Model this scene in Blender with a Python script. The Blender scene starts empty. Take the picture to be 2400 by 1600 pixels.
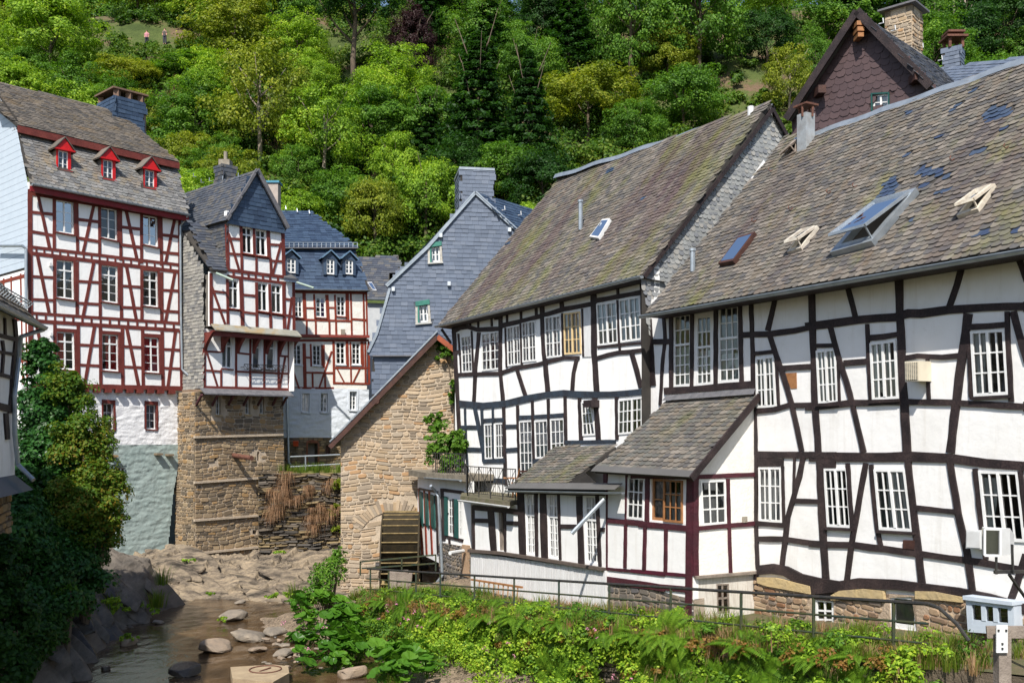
import bpy, math, random
from mathutils import Vector, Matrix, noise
from mathutils.geometry import tessellate_polygon
random.seed(7)
SC = bpy.context.scene
COL = SC.collection
# ---------------------------------------------------------------- camera, sky, sun
F = 2400*35/36.0        # focal length in photo pixels
HOR = 1015.3            # horizon row of the photo
H = 6.6                 # eye height above the water (m)
cam_d = bpy.data.cameras.new('camera'); cam = bpy.data.objects.new('camera', cam_d); COL.objects.link(cam)
cam_d.lens = 35; cam_d.sensor_width = 36; cam_d.clip_end = 2000; cam_d.clip_start = .1
cam.location = (0, 0, H); cam.rotation_euler = (math.radians(90), 0, 0)
cam_d.shift_y = (HOR-800)/2400.0
SC.camera = cam
SUN_H = Vector((-.2, -.98)).normalized(); SUN_E = math.radians(49)
SDIR = Vector((SUN_H.x*math.cos(SUN_E), SUN_H.y*math.cos(SUN_E), math.sin(SUN_E)))
w = bpy.data.worlds.new('World'); SC.world = w; w.use_nodes = True
nt = w.node_tree; nt.nodes.clear()
sky = nt.nodes.new('ShaderNodeTexSky'); sky.sky_type = 'NISHITA'; sky.sun_disc = False
sky.sun_elevation = SUN_E; sky.sun_rotation = math.atan2(SUN_H.x, SUN_H.y)
bg = nt.nodes.new('ShaderNodeBackground'); bg.inputs['Strength'].default_value = .125
wo = nt.nodes.new('ShaderNodeOutputWorld')
nt.links.new(sky.outputs[0], bg.inputs[0]); nt.links.new(bg.outputs[0], wo.inputs[0])
sl = bpy.data.lights.new('sun', 'SUN'); sl.energy = 5.0; sl.angle = math.radians(.5); sl.color = (1, .95, .86)
so = bpy.data.objects.new('sun', sl); COL.objects.link(so)
so.rotation_euler = SDIR.to_track_quat('Z', 'Y').to_euler(); so.location = (-20, -40, 60)
vs = SC.view_settings; vs.view_transform = 'Standard'; vs.look = 'None'; vs.exposure = .38; vs.gamma = 1
SC.cycles.max_bounces = 6; SC.cycles.transparent_max_bounces = 10
SC.cycles.caustics_reflective = False; SC.cycles.caustics_refractive = False
# ---------------------------------------------------------------- materials
class N:
    def __init__(s, name):
        s.m = bpy.data.materials.new(name); s.m.use_nodes = True; s.t = s.m.node_tree; s.t.nodes.clear()
        s.out = s.t.nodes.new('ShaderNodeOutputMaterial')
    def n(s, typ, **kw):
        x = s.t.nodes.new('ShaderNode'+typ)
        for k, v in kw.items(): setattr(x, k, v)
        return x
    def l(s, a, b): s.t.links.new(a, b)
    def val(s, node, i, v):
        if hasattr(v, 'node'): s.l(v, node.inputs[i])
        else: node.inputs[i].default_value = v
    def math(s, op, a, b=0.0, c=0.0):
        x = s.n('Math', operation=op); s.val(x, 0, a); s.val(x, 1, b); s.val(x, 2, c); return x.outputs[0]
    def mix(s, f, a, b, mode='MIX'):
        x = s.n('MixRGB', blend_type=mode); s.val(x, 0, f); s.val(x, 1, c4(a)); s.val(x, 2, c4(b)); return x.outputs[0]
    def noise(s, vec, scale, detail=3, rough=.55):
        x = s.n('TexNoise'); s.l(vec, x.inputs['Vector']); x.inputs['Scale'].default_value = scale
        x.inputs['Detail'].default_value = detail; x.inputs['Roughness'].default_value = rough; return x.outputs[0]
    def ramp(s, f, stops, interp='LINEAR'):
        x = s.n('ValToRGB'); s.l(f, x.inputs[0]); r = x.color_ramp; r.interpolation = interp
        while len(r.elements) < len(stops): r.elements.new(.5)
        for e, (p, c) in zip(r.elements, stops): e.position = p; e.color = c4(c)
        return x.outputs[0]
    def pos(s): return s.n('NewGeometry').outputs['Position']
    def rnd(s):
        a = s.n('NewGeometry').outputs['Random Per Island']; b = s.n('ObjectInfo').outputs['Random']
        return s.math('FRACT', s.math('ADD', a, b))
    def bump(s, h, st, dist=.02):
        x = s.n('Bump'); x.inputs['Strength'].default_value = st; x.inputs['Distance'].default_value = dist
        s.l(h, x.inputs['Height']); return x.outputs[0]
    def finish(s, col, rough=.8, bump=None, spec=.3, metal=0, transl=None, coat=0):
        p = s.n('BsdfPrincipled'); s.val(p, 'Base Color', c4(col)); s.val(p, 'Roughness', rough)
        p.inputs['Specular IOR Level'].default_value = spec; p.inputs['Metallic'].default_value = metal
        if coat: p.inputs['Coat Weight'].default_value = coat
        if bump is not None: s.l(bump, p.inputs['Normal'])
        sh = p.outputs[0]
        if transl:
            t = s.n('BsdfTranslucent'); s.val(t, 0, c4(transl[1])); mx = s.n('MixShader'); mx.inputs[0].default_value = transl[0]
            s.l(sh, mx.inputs[1]); s.l(t.outputs[0], mx.inputs[2]); sh = mx.outputs[0]
        s.l(sh, s.out.inputs[0]); return s.m
def c4(c):
    if hasattr(c, 'node'): return c
    if isinstance(c, (int, float)): return (c, c, c, 1)
    return tuple(c)+(1,) if len(c) == 3 else tuple(c)
def plain(name, col, col2=None, rough=.75, ns=2.5, bump=.0, bs=25, spec=.3, metal=0, fine=.0, stretch=None, lo=.35, hi=.65):
    """two-tone noise paint with optional fine relief"""
    n = N(name); p = n.pos()
    if stretch:
        mp = n.n('Mapping'); n.l(p, mp.inputs[0]); mp.inputs['Scale'].default_value = stretch; pv = mp.outputs[0]
    else: pv = p
    c = col
    if col2 is not None:
        c = n.ramp(n.noise(pv, ns, 5, .65), [(lo, col), (hi, col2)])
    b = n.bump(n.noise(pv, bs, 4, .6), bump, .03) if bump else None
    return n.finish(c, rough, b, spec, metal)
def limewash(name, col, col2, seed=0):
    n = N(name); p = n.pos(); mp = n.n('Mapping'); n.l(p, mp.inputs[0]); mp.inputs['Scale'].default_value = (3.2, 3.2, .28); mp.inputs['Location'].default_value = (seed, 0, 0)
    c = n.ramp(n.noise(p, .9, 5, .65), [(.42, col), (.85, col2)])
    c = n.mix(n.math('MULTIPLY', n.ramp(n.noise(mp.outputs[0], 1.3, 6, .7), [(.52, 0.0), (.78, 1.0)]), .4), c, (.52, .47, .40))
    c = n.mix(n.math('MULTIPLY', n.ramp(n.noise(p, 7, 6, .75), [(.60, 0.0), (.74, 1.0)]), .35), c, (.55, .51, .46))
    return n.finish(c, .85, n.bump(n.noise(p, 3.2, 6, .6), .45, .03))
def oak(name, a, b_, c_):
    n = N(name); p = n.pos(); g = n.noise(p, 26, 5, .75); h = n.noise(p, 2.5, 3, .5)
    c = n.ramp(n.math('ADD', n.math('MULTIPLY', g, .6), n.math('MULTIPLY', h, .4)), [(.36, a), (.5, b_), (.64, c_)])
    return n.finish(c, .6, n.bump(g, .7, .02))
def pieces(name, stops, rough=.7, ns=1.2, var=.5, bump=.3, bs=40, spec=.3, moss=None, fine=.25):
    """one colour per loose piece, from a list; optional stain layers (dirs, colour, lo, hi, scale)"""
    n = N(name); p = n.pos()
    k = len(stops)
    c = n.ramp(n.rnd(), [(i/k, s) for i, s in enumerate(stops)], 'CONSTANT')
    g = n.noise(p, ns, 4, .6)
    c = n.mix(var, c, n.ramp(g, [(.3, .35), (.7, 1.0)]), 'MULTIPLY')
    f = n.noise(p, bs, 4, .7)
    c = n.mix(fine, c, n.ramp(f, [(.3, .4), (.7, 1.0)]), 'MULTIPLY')
    for (du, dv, col, lo, hi, su, sv, amt, off) in (moss or []):
        a = n.n('VectorMath', operation='DOT_PRODUCT'); n.l(p, a.inputs[0]); a.inputs[1].default_value = du
        b = n.n('VectorMath', operation='DOT_PRODUCT'); n.l(p, b.inputs[0]); b.inputs[1].default_value = dv
        cx = n.n('CombineXYZ'); n.l(n.math('MULTIPLY', a.outputs['Value'], su), cx.inputs[0]); n.l(n.math('MULTIPLY', b.outputs['Value'], sv), cx.inputs[1]); cx.inputs[2].default_value = off
        q = n.noise(cx.outputs[0], 1.0, 5, .65)
        c = n.mix(n.math('MULTIPLY', n.ramp(q, [(lo, 0.0), (hi, 1.0)]), amt), c, col)
    return n.finish(c, rough, n.bump(f, bump, .01), spec)
def leaf(name, stops, transl=.35, rough=.55, ns=.25, tcol=None):
    n = N(name); p = n.pos(); k = len(stops)
    r = n.rnd(); g = n.noise(p, ns, 3, .5)
    x = n.math('ADD', n.math('MULTIPLY', r, .55), n.math('MULTIPLY', n.math('SUBTRACT', g, .3), 1.0))
    c = n.ramp(x, [(.12+.8*i/(k-1), s) for i, s in enumerate(stops)])
    t = n.mix(1.0, c, tcol or (1.5, 1.6, .7), 'MULTIPLY')
    return n.finish(c, rough, None, .25, 0, (transl, t))
def glass_mat(name, tint=.85, refl=1.0):
    n = N(name); fr = n.n('Fresnel'); fr.inputs[0].default_value = 1.5
    tr = n.n('BsdfTransparent'); tr.inputs[0].default_value = (tint*.97, tint, tint*.99, 1)
    gl = n.n('BsdfGlossy'); gl.inputs['Roughness'].default_value = .02; gl.inputs[0].default_value = (.95, .97, 1, 1)
    b = n.bump(n.noise(n.pos(), 2.2, 2), .12, .05); n.l(b, gl.inputs['Normal'])
    mx = n.n('MixShader'); n.l(n.math('ADD', n.math('MULTIPLY', fr.outputs[0], 1.2*refl), .05*refl), mx.inputs[0])
    n.l(tr.outputs[0], mx.inputs[1]); n.l(gl.outputs[0], mx.inputs[2]); n.l(mx.outputs[0], n.out.inputs[0]); return n.m
# ---------------------------------------------------------------- mesh helpers
WL = {}
def mk(name, v, f, mat, parent=None, smooth=False, kind=None):
    base = WL.get(parent.name, Vector((0, 0, 0))) if parent else Vector((0, 0, 0))
    me = bpy.data.meshes.new(name); me.from_pydata([(a[0]-base.x, a[1]-base.y, a[2]-base.z) for a in v], [], f)
    me.materials.append(mat)
    if smooth: me.polygons.foreach_set('use_smooth', [True]*len(me.polygons))
    o = bpy.data.objects.new(name, me); COL.objects.link(o)
    if parent: o.parent = parent; WL[o.name] = base
    if kind: o['kind'] = kind
    return o
def tag(o, label, cat=None, group=None, kind=None):
    o['label'] = label
    if cat: o['category'] = cat
    if group: o['group'] = group
    if kind: o['kind'] = kind
    return o
def thing(name, label, cat, loc, group=None):
    o = bpy.data.objects.new(name, None); COL.objects.link(o); o.location = loc; WL[o.name] = Vector(loc)
    return tag(o, label, cat, group)
class B:
    """mesh buffer"""
    def __init__(s): s.v = []; s.f = []
    def add(s, v, f):
        k = len(s.v); s.v += [tuple(a) for a in v]; s.f += [tuple(i+k for i in q) for q in f]; return s
    def box(s, c, sx, sy, sz, rot=None):
        p = [Vector((x*sx/2, y*sy/2, z*sz/2)) for z in (-1, 1) for y in (-1, 1) for x in (-1, 1)]
        if rot: p = [rot @ a for a in p]
        c = Vector(c); return s.add([c+a for a in p], [(0, 2, 3, 1), (4, 5, 7, 6), (0, 1, 5, 4), (2, 6, 7, 3), (0, 4, 6, 2), (1, 3, 7, 5)])
    def bar(s, a, b, w, h=None, up=(0, 0, 1)):
        a = Vector(a); b = Vector(b); d = (b-a); L = d.length
        if L < 1e-6: return s
        d /= L; u = Vector(up)
        if abs(d.dot(u)) > .98: u = Vector((1, 0, 0))
        x = d.cross(u).normalized(); z = x.cross(d)
        h = h or w; k = [(-1, -1), (1, -1), (1, 1), (-1, 1)]
        v = [a+x*i*w/2+z*j*h/2 for i, j in k]+[b+x*i*w/2+z*j*h/2 for i, j in k]
        return s.add(v, [(3, 2, 1, 0), (4, 5, 6, 7), (0, 1, 5, 4), (1, 2, 6, 5), (2, 3, 7, 6), (3, 0, 4, 7)])
    def tube(s, pts, r, n=8, cap=True):
        pts = [Vector(p) for p in pts]; m = len(pts); rr = r if isinstance(r, (list, tuple)) else [r]*m
        rings = []; prev = None
        for i, p in enumerate(pts):
            d = (pts[min(i+1, m-1)]-pts[max(i-1, 0)]).normalized()
            x = d.orthogonal().normalized() if prev is None else (prev-d*prev.dot(d)).normalized()
            prev = x; y = d.cross(x)
            rings.append([p+(x*math.cos(2*math.pi*k/n)+y*math.sin(2*math.pi*k/n))*rr[i] for k in range(n)])
        v = [q for ring in rings for q in ring]; f = []
        for i in range(m-1):
            for k in range(n):
                a = i*n+k; b = i*n+(k+1) % n; f.append((a, b, b+n, a+n))
        if cap: f.append(tuple(range(n-1, -1, -1))); f.append(tuple((m-1)*n+k for k in range(n)))
        return s.add(v, f)
    def go(s, name, mat, parent=None, smooth=False, kind=None): return mk(name, s.v, s.f, mat, parent, smooth, kind)
# ---------------------------------------------------------------- photo geometry
def pt(px, py, Y): return Vector(((px-1200)/F*Y, Y, H+(HOR-py)/F*Y))
def ptz(px, py, z):
    Y = (H-z)*F/(py-HOR); return Vector(((px-1200)/F*Y, Y, z))
class CR:
    """a measuring window over the photo: local coordinates to photo pixels"""
    def __init__(s, x0, y0, k): s.x0 = x0; s.y0 = y0; s.k = k
    def __call__(s, x, y): return (s.x0+x*s.k, s.y0+y*s.k)
C1 = CR(0, 160, .29337); C2 = CR(0, 560, .29337); C3 = CR(400, 360, .30612); C4 = CR(400, 780, .35714)
C5 = CR(820, 380, .29337); C6 = CR(760, 760, .40816); C7 = CR(1000, 230, .35714); C8 = CR(1020, 620, .34439)
D1 = CR(1060, 1030, .26781); D2 = CR(1480, 640, .30612); D3 = CR(1920, 580, .30612); D4 = CR(1480, 1040, .30612)
D5 = CR(1920, 1030, .36364); D6 = CR(1480, 0, .40816); D7 = CR(0, 1000, .38273); D8 = CR(640, 1240, .36565)
DD = CR(0, 0, 1/.98)
class Fac:
    """a vertical facade plane through O along u; n points out of the wall"""
    def __init__(s, O, u, off=0):
        s.u = Vector((u[0], u[1])).normalized(); n = Vector((s.u.y, -s.u.x))
        O = Vector((O[0], O[1]))
        if n.dot(-O) < 0: n = -n
        s.n = n; s.O = O+n*off
    def off(s, d): return Fac(s.O, s.u, d)
    def uv(s, px, py, o=0):
        dx = (px-1200)/F; t = (s.n.dot(s.O)+o)/(s.n.x*dx+s.n.y)
        x, y = dx*t, t; return ((Vector((x, y))-s.O).dot(s.u), H+(HOR-py)/F*t)
    def w(s, a, z, o=0): return Vector((s.O.x+s.u.x*a+s.n.x*o, s.O.y+s.u.y*a+s.n.y*o, z))
    def P(s, px, py, o=0): return s.w(*s.uv(px, py, o), o)
    def N3(s): return Vector((s.n.x, s.n.y, 0))
    def U3(s): return Vector((s.u.x, s.u.y, 0))
def prism(b, fac, pts, o0, o1):
    n = len(pts)
    A = sum(pts[i][0]*pts[(i+1) % n][1]-pts[(i+1) % n][0]*pts[i][1] for i in range(n))
    v = [fac.w(a, z, o1) for a, z in pts]+[fac.w(a, z, o0) for a, z in pts]
    f = [tuple(range(n))]+[(i, n+i, n+(i+1) % n, (i+1) % n) for i in range(n)]+[tuple(range(2*n-1, n-1, -1))]
    return b.add(v, f)
def outline(pts, w, wob=0):
    """outline of a polyline of given width in pixel space"""
    q = [Vector(pts[0])]
    for a, b_ in zip(pts, pts[1:]):
        a = Vector(a); b_ = Vector(b_); k = max(1, int((b_-a).length/(w*2.2))) if wob else 1
        for i in range(1, k+1): q.append(a+(b_-a)*i/k)
    L = []; R = []
    for i, p in enumerate(q):
        d = (q[min(i+1, len(q)-1)]-q[max(i-1, 0)]).normalized(); nn = Vector((-d.y, d.x))
        h = w/2; j = random.uniform(-wob, wob)*w; j2 = random.uniform(-wob, wob)*w
        L.append(p+nn*(h+j)); R.append(p-nn*(h+j2))
    return L+R[::-1]
def beam(par, fac, cr, pts, w, mat, o=.03, wob=.0, name='beam', back=-.02):
    px = outline([cr(*p) for p in pts], w*cr.k, wob)
    b = B(); prism(b, fac, [fac.uv(x, y) for x, y in px], back, o+random.uniform(0, .006))
    return b.go(name, mat, par)
def quadpx(fac, cr, q): return [fac.uv(*cr(*p)) for p in q]
def wallmesh(par, fac, outer, holes, mat, depth=.22, name='wall', o=0, lift=None):
    """flat wall with real openings and reveals; outer and holes in facade metres"""
    polys = [[Vector((a, z, 0)) for a, z in outer]]+[[Vector((a, z, 0)) for a, z in h] for h in holes]
    tri = tessellate_polygon(polys); flat = [p for q in polys for p in q]
    b = B(); b.add([fac.w(p.x, p.y, o) for p in flat], [tuple(t) for t in tri])
    for h in holes+[outer]:
        n = len(h); v = [fac.w(a, z, o) for a, z in h]+[fac.w(a, z, o-depth) for a, z in h]
        b.add(v, [(i, (i+1) % n, n+(i+1) % n, n+i) for i in range(n)])
    return b.go(name, mat, par)
def room(par, fac, s0, s1, z0, z1, d0, d1, mat):
    """inner shell behind a facade"""
    b = B(); v = [fac.w(s, z, -d) for d in (d0, d1) for s, z in ((s0, z0), (s1, z0), (s1, z1), (s0, z1))]
    b.add(v, [(4, 5, 6, 7), (0, 1, 5, 4), (1, 2, 6, 5), (2, 3, 7, 6), (3, 0, 4, 7)])
    return b.go('inner_wall', mat, par)
def bil(q, u, v):
    (tl, tr, br, bl) = q
    t = (tl[0]+(tr[0]-tl[0])*u, tl[1]+(tr[1]-tl[1])*u); b = (bl[0]+(br[0]-bl[0])*u, bl[1]+(br[1]-bl[1])*u)
    return (t[0]+(b[0]-t[0])*v, t[1]+(b[1]-t[1])*v)
def cellq(q, u0, u1, v0, v1): return [bil(q, u0, v0), bil(q, u1, v0), bil(q, u1, v1), bil(q, u0, v1)]
def window(par, fac, q, mat, glass, cas=2, cols=1, rows=3, o=-.05, fw=.05, mw=.022, t=.05, transom=None, curtain=None, cmat=None, sill=None, smat=None, label=None, sub=True, name='window', open_=None):
    """casement window in the quad q (facade metres). window > pane, curtain, sill"""
    W = ((q[1][0]-q[0][0])**2+(q[1][1]-q[0][1])**2)**.5; Hh = abs(q[0][1]-q[3][1])
    fu = fw/W; fv = fw/Hh; mu = mw/W/2; mv = mw/Hh/2; b = B(); cells = []
    def bar(u0, u1, v0, v1, d): prism(b, fac, cellq(q, u0, u1, v0, v1), o-t, o+d)
    bar(0, fu, 0, 1, 0); bar(1-fu, 1, 0, 1, 0); bar(fu, 1-fu, 0, fv, -.002); bar(fu, 1-fu, 1-fv*1.2, 1, -.002)
    ys = [(fv, 1-fv*1.2, rows)]
    if transom:
        tf, tr = transom; bar(fu, 1-fu, tf-fv*.6, tf+fv*.6, .012); ys = [(fv, tf-fv*.6, tr), (tf+fv*.6, 1-fv*1.2, rows)]
    iw = (1-2*fu)/cas
    for c in range(cas):
        a0 = fu+c*iw; a1 = a0+iw
        if c: bar(a0-fu*.55, a0+fu*.55, fv, 1-fv*1.2, .008); a0 += fu*.55
        if c < cas-1: a1 -= fu*.55
        for (v0, v1, nr) in ys:
            for k in range(1, cols): x = a0+(a1-a0)*k/cols; bar(x-mu, x+mu, v0, v1, -.012)
            for k in range(1, nr):
                y = v0+(v1-v0)*k/nr; bar(a0, a1, y-mv, y+mv, -.014)
            for i in range(cols):
                for j in range(nr):
                    cells.append((a0+(a1-a0)*i/cols, a0+(a1-a0)*(i+1)/cols, v0+(v1-v0)*j/nr, v0+(v1-v0)*(j+1)/nr))
    wo_ = b.go(name, mat, par)
    if label: wo_['label'] = label
    for (u0, u1, v0, v1) in cells:
        tw = random.uniform(-.004, .004); cq = cellq(q, u0, u1, v0, v1)
        gv = [fac.w(a, z, o-t*.6+(tw if i in (0, 3) else -tw)) for i, (a, z) in enumerate(cq)]
        mk('pane', gv, [(3, 2, 1, 0)], glass, wo_)
    if curtain:
        for (u0, u1, v0, v1, tie) in curtain:
            cb = B(); nn = 14; rws = 6; vv = []
            for j in range(rws+1):
                fy = j/rws; y = v0+(v1-v0)*fy
                for i in range(nn+1):
                    fx = i/nn; x = u0+(u1-u0)*fx
                    if tie > 0: x = u0+(x-u0)*(1-tie*fy)
                    elif tie < 0: x = u1-(u1-x)*(1+tie*fy)
                    a, z = bil(q, x, y); vv.append(fac.w(a, z, o-.085+.02*math.sin(i*1.9+j*.15)))
            cb.add(vv, [(j*(nn+1)+i, j*(nn+1)+i+1, (j+1)*(nn+1)+i+1, (j+1)*(nn+1)+i) for j in range(rws) for i in range(nn)])
            cb.go('curtain', cmat, wo_, True)
    if sill:
        sb = B(); e = .05/W; h = .05/Hh
        prism(sb, fac, cellq(q, -e, 1+e, 1.0+.01, 1+.01+h), -.1, sill); sb.go('sill', smat or mat, wo_)
    return wo_
def pip(p, poly):
    x, y = p; c = False; j = len(poly)-1
    for i in range(len(poly)):
        a, b = poly[i], poly[j]
        if (a[1] > y) != (b[1] > y) and x < (b[0]-a[0])*(y-a[1])/(b[1]-a[1])+a[0]: c = not c
        j = i
    return c
def clip(poly, cl):
    """Sutherland-Hodgman, cl convex"""
    n = len(cl); A = sum(cl[i][0]*cl[(i+1) % n][1]-cl[(i+1) % n][0]*cl[i][1] for i in range(n)); sg = 1 if A > 0 else -1
    out = poly
    for i in range(n):
        a = cl[i]; b = cl[(i+1) % n]; inp = out; out = []
        if not inp: break
        d = lambda p: sg*((b[0]-a[0])*(p[1]-a[1])-(b[1]-a[1])*(p[0]-a[0]))
        for k in range(len(inp)):
            p = inp[k]; q = inp[k-1]; dp = d(p); dq = d(q)
            if (dp >= 0) != (dq >= 0):
                t = dq/(dq-dp); out.append((q[0]+(p[0]-q[0])*t, q[1]+(p[1]-q[1])*t))
            if dp >= 0: out.append(p)
    return out
def area(p): return abs(sum(p[i][0]*p[(i+1) % len(p)][1]-p[(i+1) % len(p)][0]*p[i][1] for i in range(len(p))))/2
class Plane3:
    """free plane: origin, e1 along the eave, e2 up the slope, nn outward"""
    def __init__(s, O, e1, e2):
        s.O = Vector(O); s.e1 = Vector(e1).normalized(); e2 = Vector(e2); s.e2 = (e2-s.e1*e2.dot(s.e1)).normalized()
        s.nn = s.e1.cross(s.e2)
        if s.nn.dot(Vector((0, 0, H))-s.O) < 0 : s.nn = -s.nn
    def w(s, a, z, o=0): return s.O+s.e1*a+s.e2*z+s.nn*o
    def to(s, p): d = Vector(p)-s.O; return (d.dot(s.e1), d.dot(s.e2))
    def uv(s, px, py, o=0):
        d = Vector(((px-1200)/F, 1, (HOR-py)/F)); o0 = Vector((0, 0, H)); t = (s.O+s.nn*o-o0).dot(s.nn)/d.dot(s.nn)
        return s.to(o0+d*t)
    def P(s, px, py, o=0): return s.w(*s.uv(px, py, o), o)
def split_pieces(par, lst, name, stuffname, mat, nmax, mats=None):
    """lst of (size, verts, faces); the largest nmax become objects, the rest one mesh"""
    idx = sorted(range(len(lst)), key=lambda i: -lst[i][0]); rest = B()
    for r, i in enumerate(idx):
        if r < nmax: mk(name, lst[i][1], lst[i][2], mat, par)
        else: rest.add(lst[i][1], lst[i][2])
    if rest.v: rest.go(stuffname, mat, par, kind='stuff')
def screen(p):
    return p.y
def slates(par, pl, poly, mat, ch=.13, cw=.17, jit=.02, thick=.014, rnd=1, nmax=300, skip=None, lean=0.0, name='slate', holes=()):
    """overlapping slates on a plane, laid in courses inside poly (plane metres)"""
    s0 = min(p[0] for p in poly); s1 = max(p[0] for p in poly); t0 = min(p[1] for p in poly); t1 = max(p[1] for p in poly)
    conv = True; lst = []; r = 0; t = t0-.02
    eye = Vector((0, 0, H))
    while t < t1:
        s = s0-random.random()*cw-lean*0
        while s < s1:
            ww = cw*random.uniform(.8, 1.2); c = (s+ww/2, t+ch*.5)
            if pip(c, poly) and not any(pip(c, h) for h in holes):
                hh = ch*1.5; jb = random.uniform(-jit, jit); sk = lean*hh
                if rnd == 1:   # rounded lower edge
                    q = [(s+.004, t+hh), (s+ww-.004, t+hh), (s+ww-.003, t+ch*.35), (s+ww*.8, t+.02*ch+jb), (s+ww*.3, t+jb), (s+.004, t+ch*.3+jb)]
                else:
                    q = [(s+.003, t+hh), (s+ww-.003, t+hh), (s+ww-.003, t+jb), (s+.003, t+jb+random.uniform(-jit, jit)*.4)]
                q = [(a, min(z, t1+.01)) for a, z in q]
                lift = thick+random.uniform(0, thick*.9); n = len(q); v = []
                for a, z in q:
                    k = 1-min(1, max(0, (z-t)/hh)); v.append(pl.w(a, z, .004+lift*1.6*k))
                for a, z in q:
                    k = 1-min(1, max(0, (z-t)/hh)); v.append(pl.w(a, z, .004+lift*1.6*k-thick))
                f = [tuple(range(n))]+[(i, n+i, n+(i+1) % n, (i+1) % n) for i in range(1, n)]
                d = (pl.w(*c)-eye).length
                lst.append((ww*hh/d/d*random.uniform(.97, 1.03), v, f))
            s += ww
        t += ch*random.uniform(.95, 1.05); r += 1
    split_pieces(par, lst, name, 'slates', mat, nmax); return len(lst)
def rubble(par, fac, poly, mat, rh=(.1, .2), rw=(.15, .5), gap=.014, prou=.035, nmax=300, holes=(), name='stone', stuffname='stones', convex=True, jit=.25, base=.0):
    """coursed rubble: every stone a bevelled block proud of the mortar"""
    s0 = min(p[0] for p in poly); s1 = max(p[0] for p in poly); z0 = min(p[1] for p in poly); z1 = max(p[1] for p in poly)
    lst = []; z = z0; eye = Vector((0, 0, H)); ph = random.random()*9
    wav = lambda s, zz: .06*math.sin(s*1.1+ph+zz*.6)+.04*math.sin(s*2.7+zz)
    while z < z1:
        h = random.uniform(*rh); s = s0-random.random()*rw[1]
        while s < s1:
            ww = random.uniform(*rw)*(1 if h > rh[0]*1.3 else .9); sub = [(z, z+h)]
            if random.random() < .22 and h > (rh[0]+rh[1])/2: m = z+h*random.uniform(.4, .6); sub = [(z, m), (m, z+h)]
            for (a, b_) in sub:
                J = lambda: random.uniform(-1, 1)*jit*min(ww, b_-a)*.4
                g = gap*.5; e = min(ww, b_-a)*.22
                q = [(s+g+e+J()*.5, a+g), (s+ww-g-e+J()*.5, a+g+abs(J())*.4), (s+ww-g, a+g+e+J()*.5), (s+ww-g-abs(J())*.4, b_-g-e+J()*.5), (s+ww-g-e+J()*.5, b_-g), (s+g+e+J()*.5, b_-g-abs(J())*.4), (s+g, b_-g-e+J()*.5), (s+g+abs(J())*.4, a+g+e+J()*.5)]
                q = [(x, y+wav(x, z)) for x, y in q]
                c = (s+ww/2, (a+b_)/2+wav(s+ww/2, z))
                if convex: q = clip(q, poly)
                elif not pip(c, poly): continue
                if len(q) < 3 or area(q) < .0012: continue
                if any(pip(c, hh) or any(pip(p, hh) for p in q) for hh in holes): continue
                cx = sum(p[0] for p in q)/len(q); cy = sum(p[1] for p in q)/len(q); n = len(q); pr = base+prou*random.uniform(.4, 1.3)
                kk = .82; tx = random.uniform(-.3, .3)*prou; tz = random.uniform(-.3, .3)*prou
                v = [fac.w(x, y, -.01) for x, y in q]+[fac.w(x, y, base+(pr-base)*.6) for x, y in q]+[fac.w(cx+(x-cx)*kk, cy+(y-cy)*kk, pr+tx*(x-cx)/ww+tz*(y-cy)/h) for x, y in q]
                f = [(i, (i+1) % n, n+(i+1) % n, n+i) for i in range(n)]+[(n+i, n+(i+1) % n, 2*n+(i+1) % n, 2*n+i) for i in range(n)]+[tuple(2*n+i for i in range(n))]
                d = (fac.w(*c)-eye).length
                lst.append((area(q)/d/d, v, f))
            s += ww
        z += h
    split_pieces(par, lst, name, stuffname, mat, nmax); return len(lst)

import numpy as np
def lumpy(par, fac, poly, holes, mat, name, cell=.07, amp=.05, o=0, sc=(2.2, 5), seed=0, ridge=False):
    """lumpy limewashed rubble: a finely displaced sheet inside poly, leaving the openings free"""
    s0 = min(p[0] for p in poly); s1 = max(p[0] for p in poly); z0 = min(p[1] for p in poly); z1 = max(p[1] for p in poly)
    ns = int((s1-s0)/cell)+1; nz = int((z1-z0)/cell)+1; v = []; f = []
    for j in range(nz+1):
        for i in range(ns+1):
            s = s0+(s1-s0)*i/ns; z = z0+(z1-z0)*j/nz
            a = noise.noise(Vector((s*sc[0], z*sc[1], seed))); c = noise.noise(Vector((s*sc[0]*2.7, z*sc[1]*2.3, seed+5)))
            h = (1-abs(a)*2.2)*.7+c*.6 if ridge else (a+.5*c)
            v.append(fac.w(s, z, o+amp*h))
    for j in range(nz):
        for i in range(ns):
            c = (s0+(s1-s0)*(i+.5)/ns, z0+(z1-z0)*(j+.5)/nz)
            if pip(c, poly) and not any(pip(c, h) for h in holes): k = j*(ns+1)+i; f.append((k, k+1, k+ns+2, k+ns+1))
    return mk(name, v, f, mat, par, True)
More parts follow.
